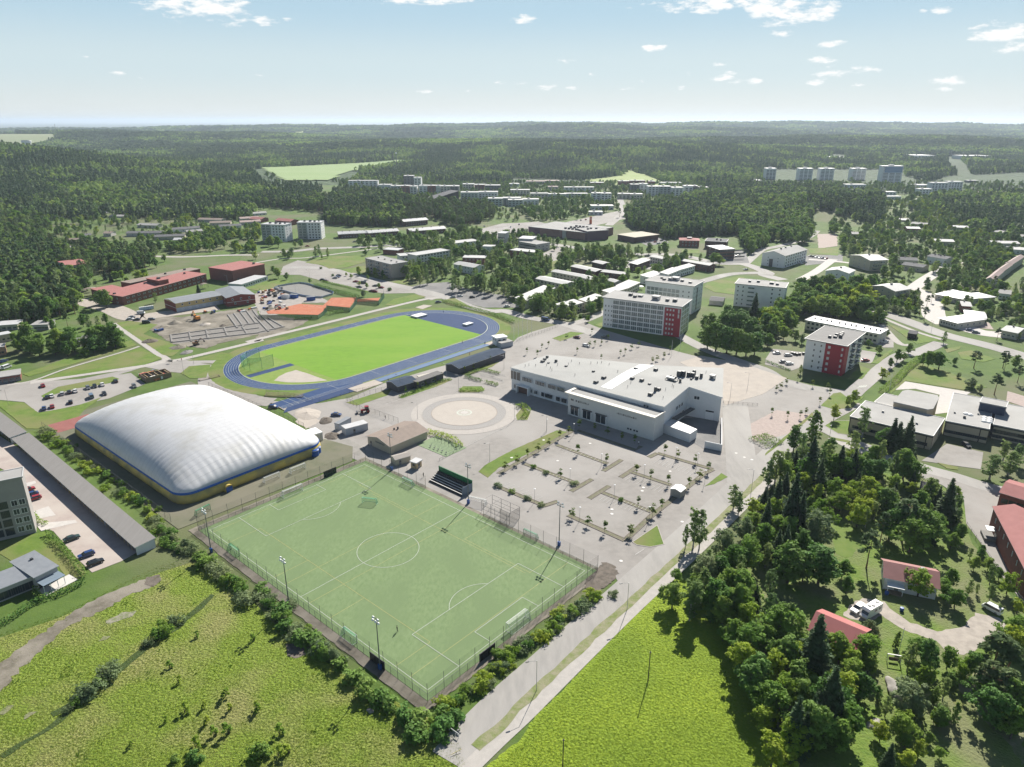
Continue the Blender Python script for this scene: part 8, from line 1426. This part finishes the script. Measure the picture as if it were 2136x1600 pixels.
def person_mesh(name,shirt,leg,skin):
    me=bpy.data.meshes.new(name); J=[(0,0,.95),(0,0,1.2),(0,0,1.42),(0,.01,1.5),(0,.03,1.6),(0,.03,1.72), (.19,0,1.4),(.26,.03,1.14),(.25,.16,.9),(.25,.2,.82), (-.19,0,1.4),(-.26,.03,1.14),(-.25,.14,.9),(-.25,.18,.82), (.1,0,.92),(.12,.05,.5),(.12,-.08,.08),(.12,.1,.04),(-.1,0,.92),(-.12,.0,.5),(-.12,-.2,.1),(-.12,-.04,.04)]
    E=[(0,1),(1,2),(2,3),(3,4),(4,5),(2,6),(6,7),(7,8),(8,9),(2,10),(10,11),(11,12),(12,13),(0,14),(14,15),(15,16),(16,17),(0,18),(18,19),(19,20),(20,21)]
    rad=[.15,.14,.16,.06,.1,.085,.07,.05,.038,.04,.07,.05,.038,.04,.1,.068,.045,.04,.1,.068,.045,.04]
    for base in (9,13):
        bx=J[base]
        for f in range(5): J.append((bx[0]+(-.03+.016*f)*(1 if base==9 else -1),bx[1]+.02+(.02 if f==0 else 0),bx[2]-.08+(.03 if f==0 else .004*abs(f-2)))); E.append((base,len(J)-1)); rad.append(.009)
    me.from_pydata(J,E,[]); o=bpy.data.objects.new('p',me); COL.objects.link(o); md=o.modifiers.new('s','SKIN'); o.modifiers.new('u','SUBSURF').levels=1
    for i,r_ in enumerate(rad): me.skin_vertices[0].data[i].radius=(r_,r_)
    me.skin_vertices[0].data[0].use_root=True
    dg=bpy.context.evaluated_depsgraph_get(); out=bpy.data.meshes.new_from_object(o.evaluated_get(dg)); bpy.data.objects.remove(o)
    out.materials.clear(); [out.materials.append(m) for m in (shirt,leg,skin)]
    for p in out.polygons:
        c=p.center; p.use_smooth=True; p.material_index=2 if (c.z>1.48 or (abs(c.x)>.2 and c.z<1.0)) else (0 if c.z>.95 else 1)
    return out
SKIN=M_('skin',(.45,.28,.2),rough=.6); CL=[M_('black_cloth',(.02,.02,.022),rough=.8),M_('red_cloth',(.4,.05,.05),rough=.8),M_('white_cloth',(.7,.7,.7),rough=.8),M_('blue_cloth',(.05,.1,.3),rough=.8)]
hair=MB().lathe([(.1,1.66),(.108,1.72),(.09,1.79),(.03,1.82),(.005,1.825)],10,c=(0,.015,0)).mesh('hair',M_('dark_hair',(.03,.02,.015),rough=.8))
for k,(lab,p,c) in enumerate((('person in black walking alone across the soccer pitch','Z 829,1318',0),('person in dark clothes standing beside the grandstand','K 1398,575',0),('person on the infield edge near the judges box','F 1720,858',0),('person in blue running on the blue track','F 1905,868',3),('person in white in front of the hall front','L 1155,310',2),('person in red on the near track straight','F 1780,955',1),('person standing on the long jump runway','F 1108,1175',0),('person walking by the footpath fork','E 1500,1000',1),('person in white on the track far straight','F 1565,600',2),('person walking near the plaza fence','K 1085,95',0))):
    g=G(pix(p)[0]); e=empty('person',(g.x,g.y,.13),rnd.random()*6); tag(e,lab,'person'); link('body',person_mesh('body',CL[c],CL[0],SKIN),e); link('hair',hair,e)
# bleacher bench rows, bike racks, barrier, swing, boulder, small goods
for lab,p,a,n in (('wooden bleacher bench outside the track bend','F 240,1300',-.08,4),('small wooden bleacher by the dry lawn','E 1735,1150',.75,3)):
    g=G(pix(p)[0]); e=empty('bleacher',(g.x,g.y,.06),a); tag(e,lab,'bleacher'); L=9 if n==4 else 5
    for i in range(n): MB().box(-L,i*.7,.3+i*.3,L,i*.7+.35,.38+i*.3).build('bench',WOOD,e)
    MB().box(-L,0,0,-L+.12,n*.7,.3).box(L-.12,0,0,L,n*.7,.3).box(-.06,0,0,.06,n*.7,.3).build('frame',DKST,e)
rackm=MB().tube((-.3,0,0),(-.3,0,.75),.03,n=5).tube((-.3,0,.75),(.3,0,.75),.03,n=5).tube((.3,0,.75),(.3,0,0),.03,n=5).mesh('hoop',STEEL)
for i,s in enumerate(('F 1840,1095 1990,1130','F 1870,1120 2060,1165','F 2000,1110 2080,1130','F 1960,1140 2060,1175')):
    a,b=W_(s); e=empty('bicycle_rack',a); tag(e,'steel hoop bicycle rack in the yard, %s row from the back'%ORD[i],'bicycle rack','bicycle racks'); n=int((b-a).length/1.1)
    for k in range(n): link('hoop',rackm,e,(b-a)*(k/n)+Vector((0,0,.05)),R(40))
    d=b-a; MB().box(0,-.05,0,d.length,.05,.08).build('base_rail',STEEL,e,rz=math.atan2(d.y,d.x))
g=G(pix('R 1055,715')[0]); e=empty('garden_swing',(g.x,g.y,.05),R(-15)); tag(e,'white garden swing frame in the boulder garden','swing')
for x in (-1.4,1.4): MB().tube((x,-.7,0),(x,0,2.),.06).tube((x,.7,0),(x,0,2.),.06).build('frame',WHITEP,e)
MB().box(-1.5,-.1,1.95,1.5,.1,2.1).build('top_beam',WHITEP,e); MB().box(-1,-.25,.5,1,.25,.58).box(-1,.22,.58,1,.28,1.1).build('seat',WOOD,e)
def boulder(label,p,r,h,seed,mat,sq=.7):
    mb=MB(); n=26; k=9
    for i in range(k+1):
        for j in range(n):
            t=i/k; a=j/n*6.283; ph=t*math.pi/2; q=1+.35*noise.noise((math.cos(a)*1.2,math.sin(a)*1.2,seed+t*1.5))+.1*noise.noise((math.cos(a)*5,math.sin(a)*5,seed+t*6)); mb.v.append((r*math.cos(ph)**.7*math.cos(a)*q,r*sq*math.cos(ph)**.7*math.sin(a)*q,h*math.sin(ph)*(.8+.3*noise.noise((math.cos(a)*2*(1-t),math.sin(a)*2*(1-t),seed)))-.1))
    for i in range(k):
        for j in range(n): q=(j+1)%n; mb.f.append((i*n+j,i*n+q,(i+1)*n+q,(i+1)*n+j)); mb.m.append(0)
    tag(mb.build('boulder',mat,loc=(p.x,p.y,0),rz=seed,smooth=True),label,'boulder')
ROCK=M_('grey_granite',(.27,.25,.225),(.19,.175,.155),.8,.9,.06,3,c3=(.33,.31,.28),scale3=.3)
boulder('large flat grey boulder between the garden trees','' or G(pix('R 1075,960')[0]),4.,1.8,1.4,ROCK,.45); boulder('round boulder at the road end by the barrier','' or G(pix('O 1610,1365')[0]),.9,.9,4,ROCK); boulder('pale rock at the foot of the garden slope',G(pix('R 900,1230')[0]),2,1,7,ROCK); boulder('small rock beside the meadow bushes',G(pix('O 960,1120')[0]),.9,.7,9,ROCK); boulder('rock outcrop in the wood on the rocky hill',Vector((*G(pix('C 1420,870')[0])[:2],0)),9,4,11,M_('pinkish_rock',(.36,.28,.24),(.28,.22,.19),.3,.9),.5)
g=G(pix('O 1650,1310')[0]); e=empty('road_barrier',(g.x,g.y,.05),R(-40)); tag(e,'bent white barrier frame at the dead end of the road','barrier'); MB().tube((-1.4,0,0),(-1.4,0,1.),.05).tube((1.4,0,0),(1.4,0,1.),.05).build('post',WHITEP,e); MB().box(-1.5,-.03,.75,1.5,.03,1.).build('rail',WHITEP,e)
g=G(pix('O 1670,1470')[0]); e=empty('road_barrier',(g.x,g.y,.05),R(30)); tag(e,'yellow white barrier bar lying in the grass below the road end','barrier'); MB().tube((-1.2,0,.3),(1.2,0,.5),.06).build('bar',M_('yellow_white_bar',(.6,.52,.25),rough=.6),e); MB().tube((0,0,0),(0,0,.4),.06).build('post',DKST,e)
for i,s in enumerate(('I 220,945','I 240,950','I 262,955','I 285,952','I 315,948')):
    g=G(pix(s)[0]); e=empty('waste_bin',(g.x,g.y,.06),.4); tag(e,'black wheeled bin in the row beside the red and white block, %s from the left'%ORD[i],'bin','waste bins'); MB().box(-.55,-.5,.1,.55,.5,1.15).build('body',BLACK,e); MB().box(-.6,-.55,1.15,.6,.55,1.25).build('lid',DKST,e); MB().tube((-.4,-.52,.1),(.4,-.52,.1),.1).build('axle',BLACK,e)
for lab,s in (('blue tarpaulin covered thing beside the cottage drive','R 1125,295'),('blue barrel at the cottage corner','R 1000,160')):
    g=G(pix(s)[0]); e=empty('blue_barrel',(g.x,g.y,.05)); tag(e,lab,'barrel'); MB().lathe([(.4,0),(.5,.1),(.52,.9),(.45,1.),(.01,1.02)],12).build('drum',BLUEP,e); MB().lathe([(.53,.3),(.54,.36),(.53,.42)],12).build('hoop',DKST,e)
e=empty('traffic_sign',G(pix('E 1410,1020')[0])); tag(e,'notice board frame at the footpath fork','notice board'); MB().tube((-.8,0,0),(-.8,0,2.2),.05).tube((.8,0,0),(.8,0,2.2),.05).build('post',WOOD,e); MB().box(-.85,-.05,1.1,.85,.05,2.1).build('board',M_('faded_board',(.4,.38,.34),rough=.8),e)
e=empty('store_sign',G(pix('C 680,978')[0])); tag(e,'orange red upright sign pillar behind the brick store','sign'); MB().box(-1.5,-.4,0,1.5,.4,9).build('pillar',M_('orange_red_sign',(.62,.12,.05),rough=.5),e); MB().box(-1.1,-.46,5,1.1,-.4,8).build('panel',M_('pale_sign_panel',(.65,.4,.3),rough=.5),e)
e=empty('parasol',G(pix('H 1170,408')[0])); tag(e,'white round parasol in the terrace yard','parasol'); MB().lathe([(2.4,2.2),(1.2,2.7),(.05,3.1)],12).build('canopy',WHITEP,e); MB().tube((0,0,0),(0,0,3.),.05).build('pole',WOOD,e)
# parking bay lines, zebra, beds with kerbs
sg=[]
for k in range(8): 
    a=G(pix('L %d,%d'%(95+k*38,620+k*17))[0]); b=G(pix('L %d,%d'%(30+k*38,648+k*17))[0]); sg.append((a,b))
for (x0,y0,x1,y1,n) in ((560,320,880,430,12),(300,490,600,600,12),(240,250,480,340,0),(900,720,1230,830,12),(1110,560,1380,650,10),(1340,420,1700,540,12)):
    for k in range(n):
        t=k/max(1,n-1); a=G(pix('L %f,%f'%(x0+(x1-x0)*t,y0+(y1-y0)*t))[0]); q=Vector((math.cos(R(49.5)),math.sin(R(49.5)),0)); sg.append((a-q*.4,a-q*5.2))
marks('bay_line',sg,M_('faded_white_line',(.46,.45,.43),rough=.8),.1,.13)
zb=[]
for k in range(5): a=G(pix('I %d,%d'%(775+k*14,1215-k*1))[0]); q=Vector((math.cos(R(49)),math.sin(R(49)),0)); zb.append((a-q*1.6,a+q*1.6))
marks('zebra_crossing',zb,WHITEL,.12,.34)
marks('road_marking',[(G(pix(a)[0]),G(pix(b)[0])) for a,b in (('L 1130,1215','L 1200,1170'),('I 690,1215','I 730,1195'),('F 1080,1360','F 1200,1320'),('F 1200,1320','F 1500,1220'),('K 1700,345','K 2136,130'))],M_('faded_white_line',(.46,.45,.43),rough=.8),.11,.2)
def bed(marks_,w=1.9,planted=SOIL):
    pts=W_(marks_); strip('planting_bed',pts,w,M_('bed_soil',(.20,.175,.135),(.13,.14,.075),.8,.95,.05,4),.1,False)
    for s in (-w/2,w/2): curb('kerb',offset_line(pts,s),.24,.16,False,M_('brown_bed_kerb',(.17,.145,.125),rough=.9))
for s in ('L 480,310 900,465','L 865,525 1015,432','L 215,465 660,632','L 598,692 772,592','L 0,655 375,812','L 375,812 490,775','L 1310,378 1770,512','L 1240,412 1310,378','L 1090,532 1425,642','L 1008,578 1160,478','L 858,702 1262,862','L 748,752 915,648','L 575,888 1042,1098','L 1042,1098 1255,900 1425,765 1700,545 1770,512','L 0,548 200,432 480,265 620,190','L 650,190 1130,352 1175,320'): bed(s,1.7)
g0=[G(pix('L %d,%d'%(x,y))[0]) for x,y in ((755,298),(487,442),(1185,690),(935,842),(1415,528),(1010,1268),(1195,662),(1515,945),(2028,412),(2090,432),(1960,378),(372,270),(108,415),(935,880))]
mb=MB()
for p in g0: mb.lathe([(.55,.1),(.5,.12),(.01,.121)],12,c=(p.x,p.y,0))
tag(mb.build('manhole_cover',M_('pale_manhole',(.6,.58,.55),rough=.7)),'pale manhole rings set in the car park asphalt',kind='structure')
# ---------------------------------------------------------------- haze
def haze():
    mb=MB(); mb.box(-82000,-82000,-75,82000,82000,190); o=mb.build('haze',[])
    m=bpy.data.materials.new('haze'); m.use_nodes=True; N=m.node_tree.nodes; N.clear(); out=N.new('ShaderNodeOutputMaterial'); v=N.new('ShaderNodeVolumePrincipled')
    v.inputs['Color'].default_value=(.72,.85,1.0,1); v.inputs['Density'].default_value=6.3e-5; v.inputs['Anisotropy'].default_value=.25; m.node_tree.links.new(v.outputs[0],out.inputs['Volume'])
    o.data.materials.append(m); tag(o,'thin blue summer haze over the forest',kind='stuff')
    try: m.cycles.homogeneous_volume=True
    except Exception: pass
haze()
run_thickets()
# ---------------------------------------------------------------- far woods
def low_tree(kind,seed,n=1,span=0):
    rs=np.random.RandomState(seed); P=[];D=[]
    for t in range(n):
        ox,oy=(rs.uniform(-span,span,2) if n>1 else (0,0)); hh=rs.uniform(.8,1.15)*(14 if kind!='broad' else 12); m=70 if n==1 else 34
        u=rs.random(m); a=rs.random(m)*6.283
        if kind=='spruce': z=hh*(.08+.9*u); r=2.6*(1-u)**.8+.15
        elif kind=='pine': z=hh*(.4+.58*u); r=2.7*np.sin(np.pi*(.25+.73*u))**.6
        else: z=hh*(.12+.86*u); r=3.6*np.sin(np.pi*(.06+.92*u))**.55
        q=r*(.75+.3*rs.random(m)); P.append(np.stack([ox+np.cos(a)*q,oy+np.sin(a)*q,z],1)); D.append(np.stack([np.cos(a),np.sin(a),.5+.8*u],1))
    return leaves_mesh('low_'+kind,np.concatenate(P),np.concatenate(D),{1:1.9}.get(n,3.0),{'spruce':FL_S,'pine':FL_P,'broad':FL_B}[kind],rs,1.3)
FL_S=leaf_mat('far_spruce',(.064,.118,.044),.3,.3); FL_P=leaf_mat('far_pine',(.095,.152,.052),.35,.3); FL_B=leaf_mat('far_broad',(.155,.245,.052),.5,.35)
def far_woods(name, label, pts, protos, sc):
    """pts: list of (x,y,z,scale,proto); one object of points that carries tree copies"""
    me=bpy.data.meshes.new(name); n=len(pts); me.vertices.add(n); me.vertices.foreach_set('co',np.array([p[:3] for p in pts],float).ravel())
    for nm,i in (('sc',3),('pr',4)):
        at=me.attributes.new(nm,'FLOAT' if nm=='sc' else 'INT','POINT'); at.data.foreach_set('value',[p[i] for p in pts])
    at=me.attributes.new('rz','FLOAT','POINT'); at.data.foreach_set('value',[rnd.random()*6.28 for _ in pts])
    o=link(name,me); tag(o,label,kind='stuff')
    ng=bpy.data.node_groups.new(name,'GeometryNodeTree'); N=ng.nodes; L=ng.links
    ng.interface.new_socket('Geometry',in_out='INPUT',socket_type='NodeSocketGeometry'); ng.interface.new_socket('Geometry',in_out='OUTPUT',socket_type='NodeSocketGeometry')
    gi=N.new('NodeGroupInput'); go=N.new('NodeGroupOutput'); jn=N.new('GeometryNodeJoinGeometry')
    def attr(nm,t):
        a=N.new('GeometryNodeInputNamedAttribute'); a.data_type=t; a.inputs['Name'].default_value=nm; return a.outputs['Attribute']
    sc_=attr('sc','FLOAT'); pr=attr('pr','INT'); rz=attr('rz','FLOAT'); cx=N.new('ShaderNodeCombineXYZ'); L.new(rz,cx.inputs[2])
    e2r=N.new('FunctionNodeEulerToRotation'); L.new(cx.outputs[0],e2r.inputs[0])
    for k,pm in enumerate(protos):
        for sub in (pm if isinstance(pm,tuple) else (pm,)):
         ob=bpy.data.objects.new('tree_copy_source',sub); oi=N.new('GeometryNodeObjectInfo'); oi.inputs['Object'].default_value=ob; oi.inputs['As Instance'].default_value=True
         cp=N.new('FunctionNodeCompare'); cp.data_type='INT'; cp.operation='EQUAL'; 
         ib=[s for s in cp.inputs if s.type=='INT']; L.new(pr,ib[0]); ib[1].default_value=k
         ip=N.new('GeometryNodeInstanceOnPoints'); L.new(gi.outputs[0],ip.inputs['Points']); L.new(cp.outputs[0],ip.inputs['Selection']); L.new(oi.outputs['Geometry'],ip.inputs['Instance'])
         L.new(e2r.outputs[0],ip.inputs['Rotation']); L.new(sc_,ip.inputs['Scale']); L.new(ip.outputs[0],jn.inputs[0])
    L.new(jn.outputs[0],go.inputs[0]); md=o.modifiers.new('copies','NODES'); md.node_group=ng
    return o
FRONT=[[G(p) for p in pix('B 0,560 40,640 110,715 640,715 820,640 900,560 600,540')]]
EXCL=FRONT+[[G(p,z) for p in pix(s)] for s,m,z in FIELDS]
TOWN=[[G(p) for p in pix(s)] for s in ('E -400,900 -300,-150 A -300,850 0,870 900,860 1500,830 2136,790 B 560,720 620,640 780,650 1240,640 2136,640 C 0,600 640,620 900,640 1680,650 2136,600 D 0,590 1160,590 1340,640 1500,590 2300,560 2500,900 I 2700,500 M 2600,1000 R 2600,1582 N -600,1582',
   'D 560,455 650,455 650,490 480,490','D 1200,430 1420,430 1400,480 1210,490','D 1600,400 1870,410 1860,470 1600,465','D 1500,440 1590,440 1720,600 1640,640 1500,520','D 0,590 0,540 1150,540 1150,640')]
WOODS_IN=[[G(p) for p in pix(s)] for s in ('C 1000,1000 1330,1100 1990,1060 2136,1050 D 0,1110 350,1000 400,900 900,1000 980,950 960,780 500,710 0,690 C 1900,650 1680,680 1300,850 1050,870','B 590,980 600,820 700,740 1180,760 1290,850 1180,1000','E 0,60 450,80 560,300 600,550 400,640 -100,650 A -300,1000 0,1100','D 1350,760 1900,760 2136,760 2300,1000 2136,1150 1700,1050 1400,900','A 0,890 600,870 1500,850 2136,800 B 200,700 560,730 400,860 0,840 A 2136,960 1500,940 800,950 0,960')]
near=[];far=[]
frng=np.random.RandomState(5)
def add_wood(x,y,keepgap):
    if any(inside(P,x,y) for P in EXCL): return
    t=any(inside(P,x,y) for P in TOWN)
    if t and not (any(inside(P,x,y) for P in WOODS_IN) and not any(inside(K,x,y) for K in KEEP if abs(K[0].x-x)<120 and abs(K[0].y-y)<120)): return
    q=noise.noise((x/140,y/140,2)); f=q*1.5+.6*noise.noise((x/45,y/45,6))+frng.normal(0,.2)
    k=(6+frng.randint(3)) if f>.12 else ((3+frng.randint(3)) if f>-.12 else frng.randint(3))
    near.append((x,y,terr(x,y)-.5,(.75+.5*frng.rand()),int(k)))
y=430.
while y<2500:
    st=6.6 if y<1300 else 8.2
    hw=.80*y+40; x=-hw
    while x<hw:
        add_wood(x+frng.uniform(-.5,.5)*st,y+frng.uniform(-.5,.5)*st,st); x+=st
    y+=st
y=2500.
while y<7600:
    st=15*(y/2500)**.75; hw=.80*y+60; x=-hw
    while x<hw:
        xx,yy=x+frng.uniform(-.5,.5)*st,y+frng.uniform(-.5,.5)*st
        if not any(inside(P,xx,yy) for P in EXCL):
            f=noise.noise((xx/420,yy/300,2))+frng.normal(0,.2); k=2 if f>.1 else (1 if f>-.15 else 0)
            far.append((xx,yy,terr(xx,yy)-1,(st/15)*(.8+.4*frng.rand()),k))
        x+=st
    y+=st
far_woods('woods','mixed wood of pines, spruces and broadleaf trees round the town',near,[low_tree('spruce',i) for i in range(3)]+[low_tree('pine',i+5) for i in range(3)]+[low_tree('broad',i+9) for i in range(3)],1)
far_woods('far_woods','endless far-off forest reaching to the horizon',far,[low_tree('spruce',20,6,8),low_tree('pine',21,6,8),low_tree('broad',22,6,8)],1)
print('WOODS',len(near),len(far),COUNTS)

# the many trees between the houses that are too many to single out
TT=[]; TP=[]
for k in ('broad','light','birch','dark','pine','spruce'): TP+=[(c,t) for c,t in PROTO[k][:2]]
TB=[BASEH[k] for k in ('broad','light','birch','dark','pine','spruce') for _ in range(2)]
ZONES=[('E -300,80 -200,-150 A -300,860 60,860 420,1000 380,1150 640,1190 760,1150 900,1200 1300,1235 1240,1330 1000,1400 800,1380 640,1560 E 640,620 380,680 -300,690',5.6,(0,2,2,3,4,4,4),-.9),
 ('A 60,850 800,800 1700,760 2136,830 B 0,800 300,790 600,790 620,800 600,900 300,870 0,850 A 2136,860 1500,830 900,880 600,860 400,900',5.8,(0,2,4,4,4,3),-.9),
 ('A 400,880 900,900 1500,850 2136,860 B 300,880 0,900 A 2136,1000 1700,1060 1500,1100 900,1120 450,1150',8.5,(0,1,2,3,4),.06),
 ('A 1050,1080 1500,1080 1700,1010 2136,1000 B 60,1120 0,1160 A 2136,1220 1500,1225 1250,1200',6.4,(0,0,3,1),-.02),
 ('B 1300,840 1600,860 1930,840 2000,940 1700,1010 1450,940 1300,1000 1190,1000',5.6,(4,4,4,3),-.9),
 ('C 1900,1060 2136,1060 D 0,1040 350,1000 420,1060 330,1150 0,1120 C 2136,1200 2000,1270 1950,1180',5.6,(0,2,3),-.9),
 ('B 590,980 600,820 700,740 1180,760 1290,850 1180,1000 800,1000',5.2,(4,4,4,5,3),-.9),
 ('C 880,900 1020,1010 1330,1110 1560,1080 1990,1065 2136,1050 D 0,1110 350,1000 420,900 960,920 980,760 500,700 0,690 C 1900,650 1680,700 1300,860',5.6,(0,2,3,4,4,5),-.9),
 ('D 960,900 1200,760 1700,740 2300,700 2500,1200 2136,1200 1800,1290 1500,1250 1000,1240 620,1240 620,1080 900,1000',6.2,(0,1,2,3,3,4),-.10),
 ('D 980,1290 1340,1200 1600,1280 1900,1180 2500,1170 2500,1582 I 2500,900 1900,780 1500,720 1000,600 900,400 980,250',6.2,(0,1,2,3,3,4),-.12),
 ('B 690,1170 2136,1000 C 0,1000 150,1100 330,1140 1000,1225 1400,1235 1500,1300 H 1500,350 880,470 880,640 540,700 0,560 F 1600,440 1250,320 1240,200 1380,140',6.4,(0,2,2,2,3),-.15),
 ('B 640,640 2136,640 C 640,640 1680,650 2136,620 D 0,640 1150,650 1300,720 D 960,760 500,700 0,690 C 1680,680 1300,860 1000,880 880,960 0,960 B 2136,960 1300,850 1180,760 800,740',7.,(0,2,3,4),-.08),
 ('D 1150,640 1500,650 2400,640 2400,760 1200,760',10,(0,3,2,5),-.1),
 ('I 300,420 900,420 960,700 560,680 300,640 230,700 0,880 -60,700 200,560',6.2,(0,0,3,3,1),-.9),
 ('E 60,900 650,880 940,800 1000,900 700,950 120,960',6.5,(3,3,0),-.3),
 ('I 1330,1010 1640,1010 1900,1050 2136,1050 2136,1250 1840,1210 1660,1130',11,(4,0,3),.05),
 ('M -150,1000 200,400 520,300 700,420 1280,430 1250,620 1420,640 1640,850 1500,1180 1000,1220 880,1160 760,1000 560,960 380,900 300,1180 0,1300 -200,1250',5.0,(5,5,0,2,3,2,1),-.35),
 ('Q 1520,180 1700,0 2136,0 2136,1000 1900,700 1600,330 R 0,900 300,700 560,620 700,800 900,840 880,1100 800,1582 200,1582 60,1400',5.2,(5,3,0,2,2,0,1),-.6),
 ('R 1640,800 1750,620 2136,520 2300,1000 2136,1350 1900,1000',5.5,(4,4,3,0),-.5),
 ('R 1150,450 1480,660 1560,1100 1500,1582 880,1582 830,1200 950,1130 1180,1150 1200,760',4.2,(0,1,2,3,0),-.5),
 ('M 1500,1000 1640,960 1900,1330 2136,1640 2136,1900 1750,1680 1480,1500 1440,1250',4.6,(0,1,2,2),-.25),
 ('M 2600,-500 3600,-500 3900,1500 2750,1500 2700,300',9.,(0,2,3,3,5),.02),
 ('E -500,900 -2200,900 -2200,1900 -500,1700',9.,(0,2,3,3,5),.02)]
for zi,(s_,st,ks,th) in enumerate(ZONES):
    P=[G(p) for p in pix(s_)]; xs=[p.x for p in P]; ys=[p.y for p in P]
    near_keep=[K for K in KEEP if max(q.x for q in K)>min(xs)-5 and min(q.x for q in K)<max(xs)+5 and max(q.y for q in K)>min(ys)-5 and min(q.y for q in K)<max(ys)+5]+[K for K in PAVED if zi<16 or len(K)<40]
    if zi>=16: near_keep=[K for K in KEEP if abs(K[0].y-ys[0])<150]+[K for K in PAVED if len(K)==4 and abs(K[0].y-ys[0])<200]+[[G(p) for p in pix(q)] for q in ('M 520,980 640,960 800,1020 830,1100 740,1300 560,1200','R 600,300 700,200 980,180 1250,350 1430,440 1720,380 1800,280 2060,430 1960,560 1640,690 1480,650 1380,550 1180,500 900,420 700,400','R 960,600 1180,600 1180,780 960,760','R 960,820 1160,830 1140,1150 900,1120')]
    bb=[(min(q.x for q in K),max(q.x for q in K),min(q.y for q in K),max(q.y for q in K),K) for K in near_keep]
    old=[(a,b,h) for a,b,h in PLANTS if h>4 and min(xs)-5<a<max(xs)+5 and min(ys)-5<b<max(ys)+5]; grid={}
    for a,b,h in old: grid.setdefault((int(a//8),int(b//8)),[]).append((a,b))
    y=min(ys)
    while y<max(ys):
        x=min(xs)
        while x<max(xs):
            xx,yy=x+frng.uniform(-.5,.5)*st,y+frng.uniform(-.5,.5)*st; x+=st
            if noise.noise((xx/38,yy/38,9.))+frng.normal(0,.18)<th or not inside(P,xx,yy): continue
            if any(a-2<xx<b+2 and c-2<yy<d+2 and (inside(K,xx,yy)) for a,b,c,d,K in bb): continue
            i,j=int(xx//8),int(yy//8)
            if any((xx-a)**2+(yy-b)**2<9 for u in(-1,0,1) for v in(-1,0,1) for a,b in grid.get((i+u,j+v),())): continue
            k=ks[frng.randint(len(ks))]*2+frng.randint(2); hh=frng.uniform(5.5,9.5) if th>-.13 else frng.uniform(7,12) if th>-.3 else frng.uniform(8.5,15)
            if zi>=16: hh=frng.uniform(4,9.5) if zi<19 else frng.uniform(2.5,7)
            TT.append((xx,yy,terr(xx,yy)-.1,hh/TB[k],int(k)))
        y+=st

far_woods('town_trees','green mass of garden and wood trees filling the gaps between houses',TT,TP,1)
print('TOWN',len(TT))

# tufts of long grass in the meadow and the crop field
def tuft(seed,h,n,mat,w=.10):
    rs=np.random.RandomState(seed); mb=MB()
    for i in range(n):
        a=rs.random()*6.283; r=rs.random()*.45; x,y=math.cos(a)*r,math.sin(a)*r; b=rs.random()*6.283; l=h*(.6+.6*rs.random()); dx,dy=math.cos(b)*l*.95,math.sin(b)*l*.95; t=(-math.sin(b)*w,math.cos(b)*w)
        mb.quad([(x-t[0],y-t[1],-.03),(x+t[0],y+t[1],-.03),(x+dx*.5+t[0]*.7,y+dy*.5+t[1]*.7,l*.7),(x+dx,y+dy,l)])
    return mb.mesh('tuft',mat)
def grass_mat(n,c,v=.3): return M_(n,c,None,rough=.8,objvar=v,trans=.35)
GT=[tuft(1,.15,14,grass_mat('tuft_green',(.178,.262,.018),.08),.05),tuft(2,.19,14,grass_mat('tuft_bright',(.215,.302,.024),.08),.05),tuft(3,.17,12,grass_mat('tuft_straw',(.27,.285,.075),.08),.045),tuft(4,.28,16,grass_mat('tuft_dark',(.15,.245,.020),.08),.06)]
def fill_grass(name,label,outline,st,pick,avoid=()):
    P=W_(outline); xs=[q.x for q in P]; ys=[q.y for q in P]; A=[W_(q) for q in avoid]; out=[]; y=min(ys)
    while y<max(ys):
        x=min(xs); s2=st*max(.6,y/150)
        while x<max(xs):
            xx,yy=x+frng.uniform(-.5,.5)*s2,y+frng.uniform(-.5,.5)*s2; x+=s2
            if abs(xx)>1.04*yy+8 or not inside(P,xx,yy): continue
            av=any(inside(q,xx,yy) for q in A)
            if av and frng.rand()<.6: continue
            f=noise.noise((xx/9,yy/9,4))+.5*noise.noise((xx/2.5,yy/2.5,8)); out.append((xx,yy,.0,(.42+.45*frng.rand())*(.8 if av else 1),pick(f,frng.rand(),av)))
        y+=s2
    far_woods(name,label,out,GT,1); print(name,len(out))
DRY=['N 1340,20 1290,80 1100,150 830,300 560,420 400,560 200,740 0,960 -300,1250 -400,1000 0,720 250,540 480,380 720,230 960,120 1180,30','N 1130,290 1090,335 900,410 870,380 1000,310','O 265,560 400,570 430,650 330,690 270,640']
fill_grass('meadow_grass','long green meadow grass with straw coloured patches','Z -300,1660 -300,1400 0,1320 130,1280 330,1180 430,1150 600,1330 760,1430 900,1500 950,1530 990,1660',.62,lambda f,r,av: (2 if r<.55 else 0) if av else (3 if f>.62 else (1 if f>.0 else (2 if f<-.35 or r<.12 else 0))),DRY)
fill_grass('crop_grass','bright yellow green crop in the field beside the footpath','Z 1020,1650 1040,1590 1090,1552 1125,1497 1190,1436 1265,1356 1365,1258 1412,1212 1470,1228 1525,1255 1560,1310 1640,1500 1680,1660',.58,lambda f,r,av: 1 if f>-.3 or r<.4 else 0)
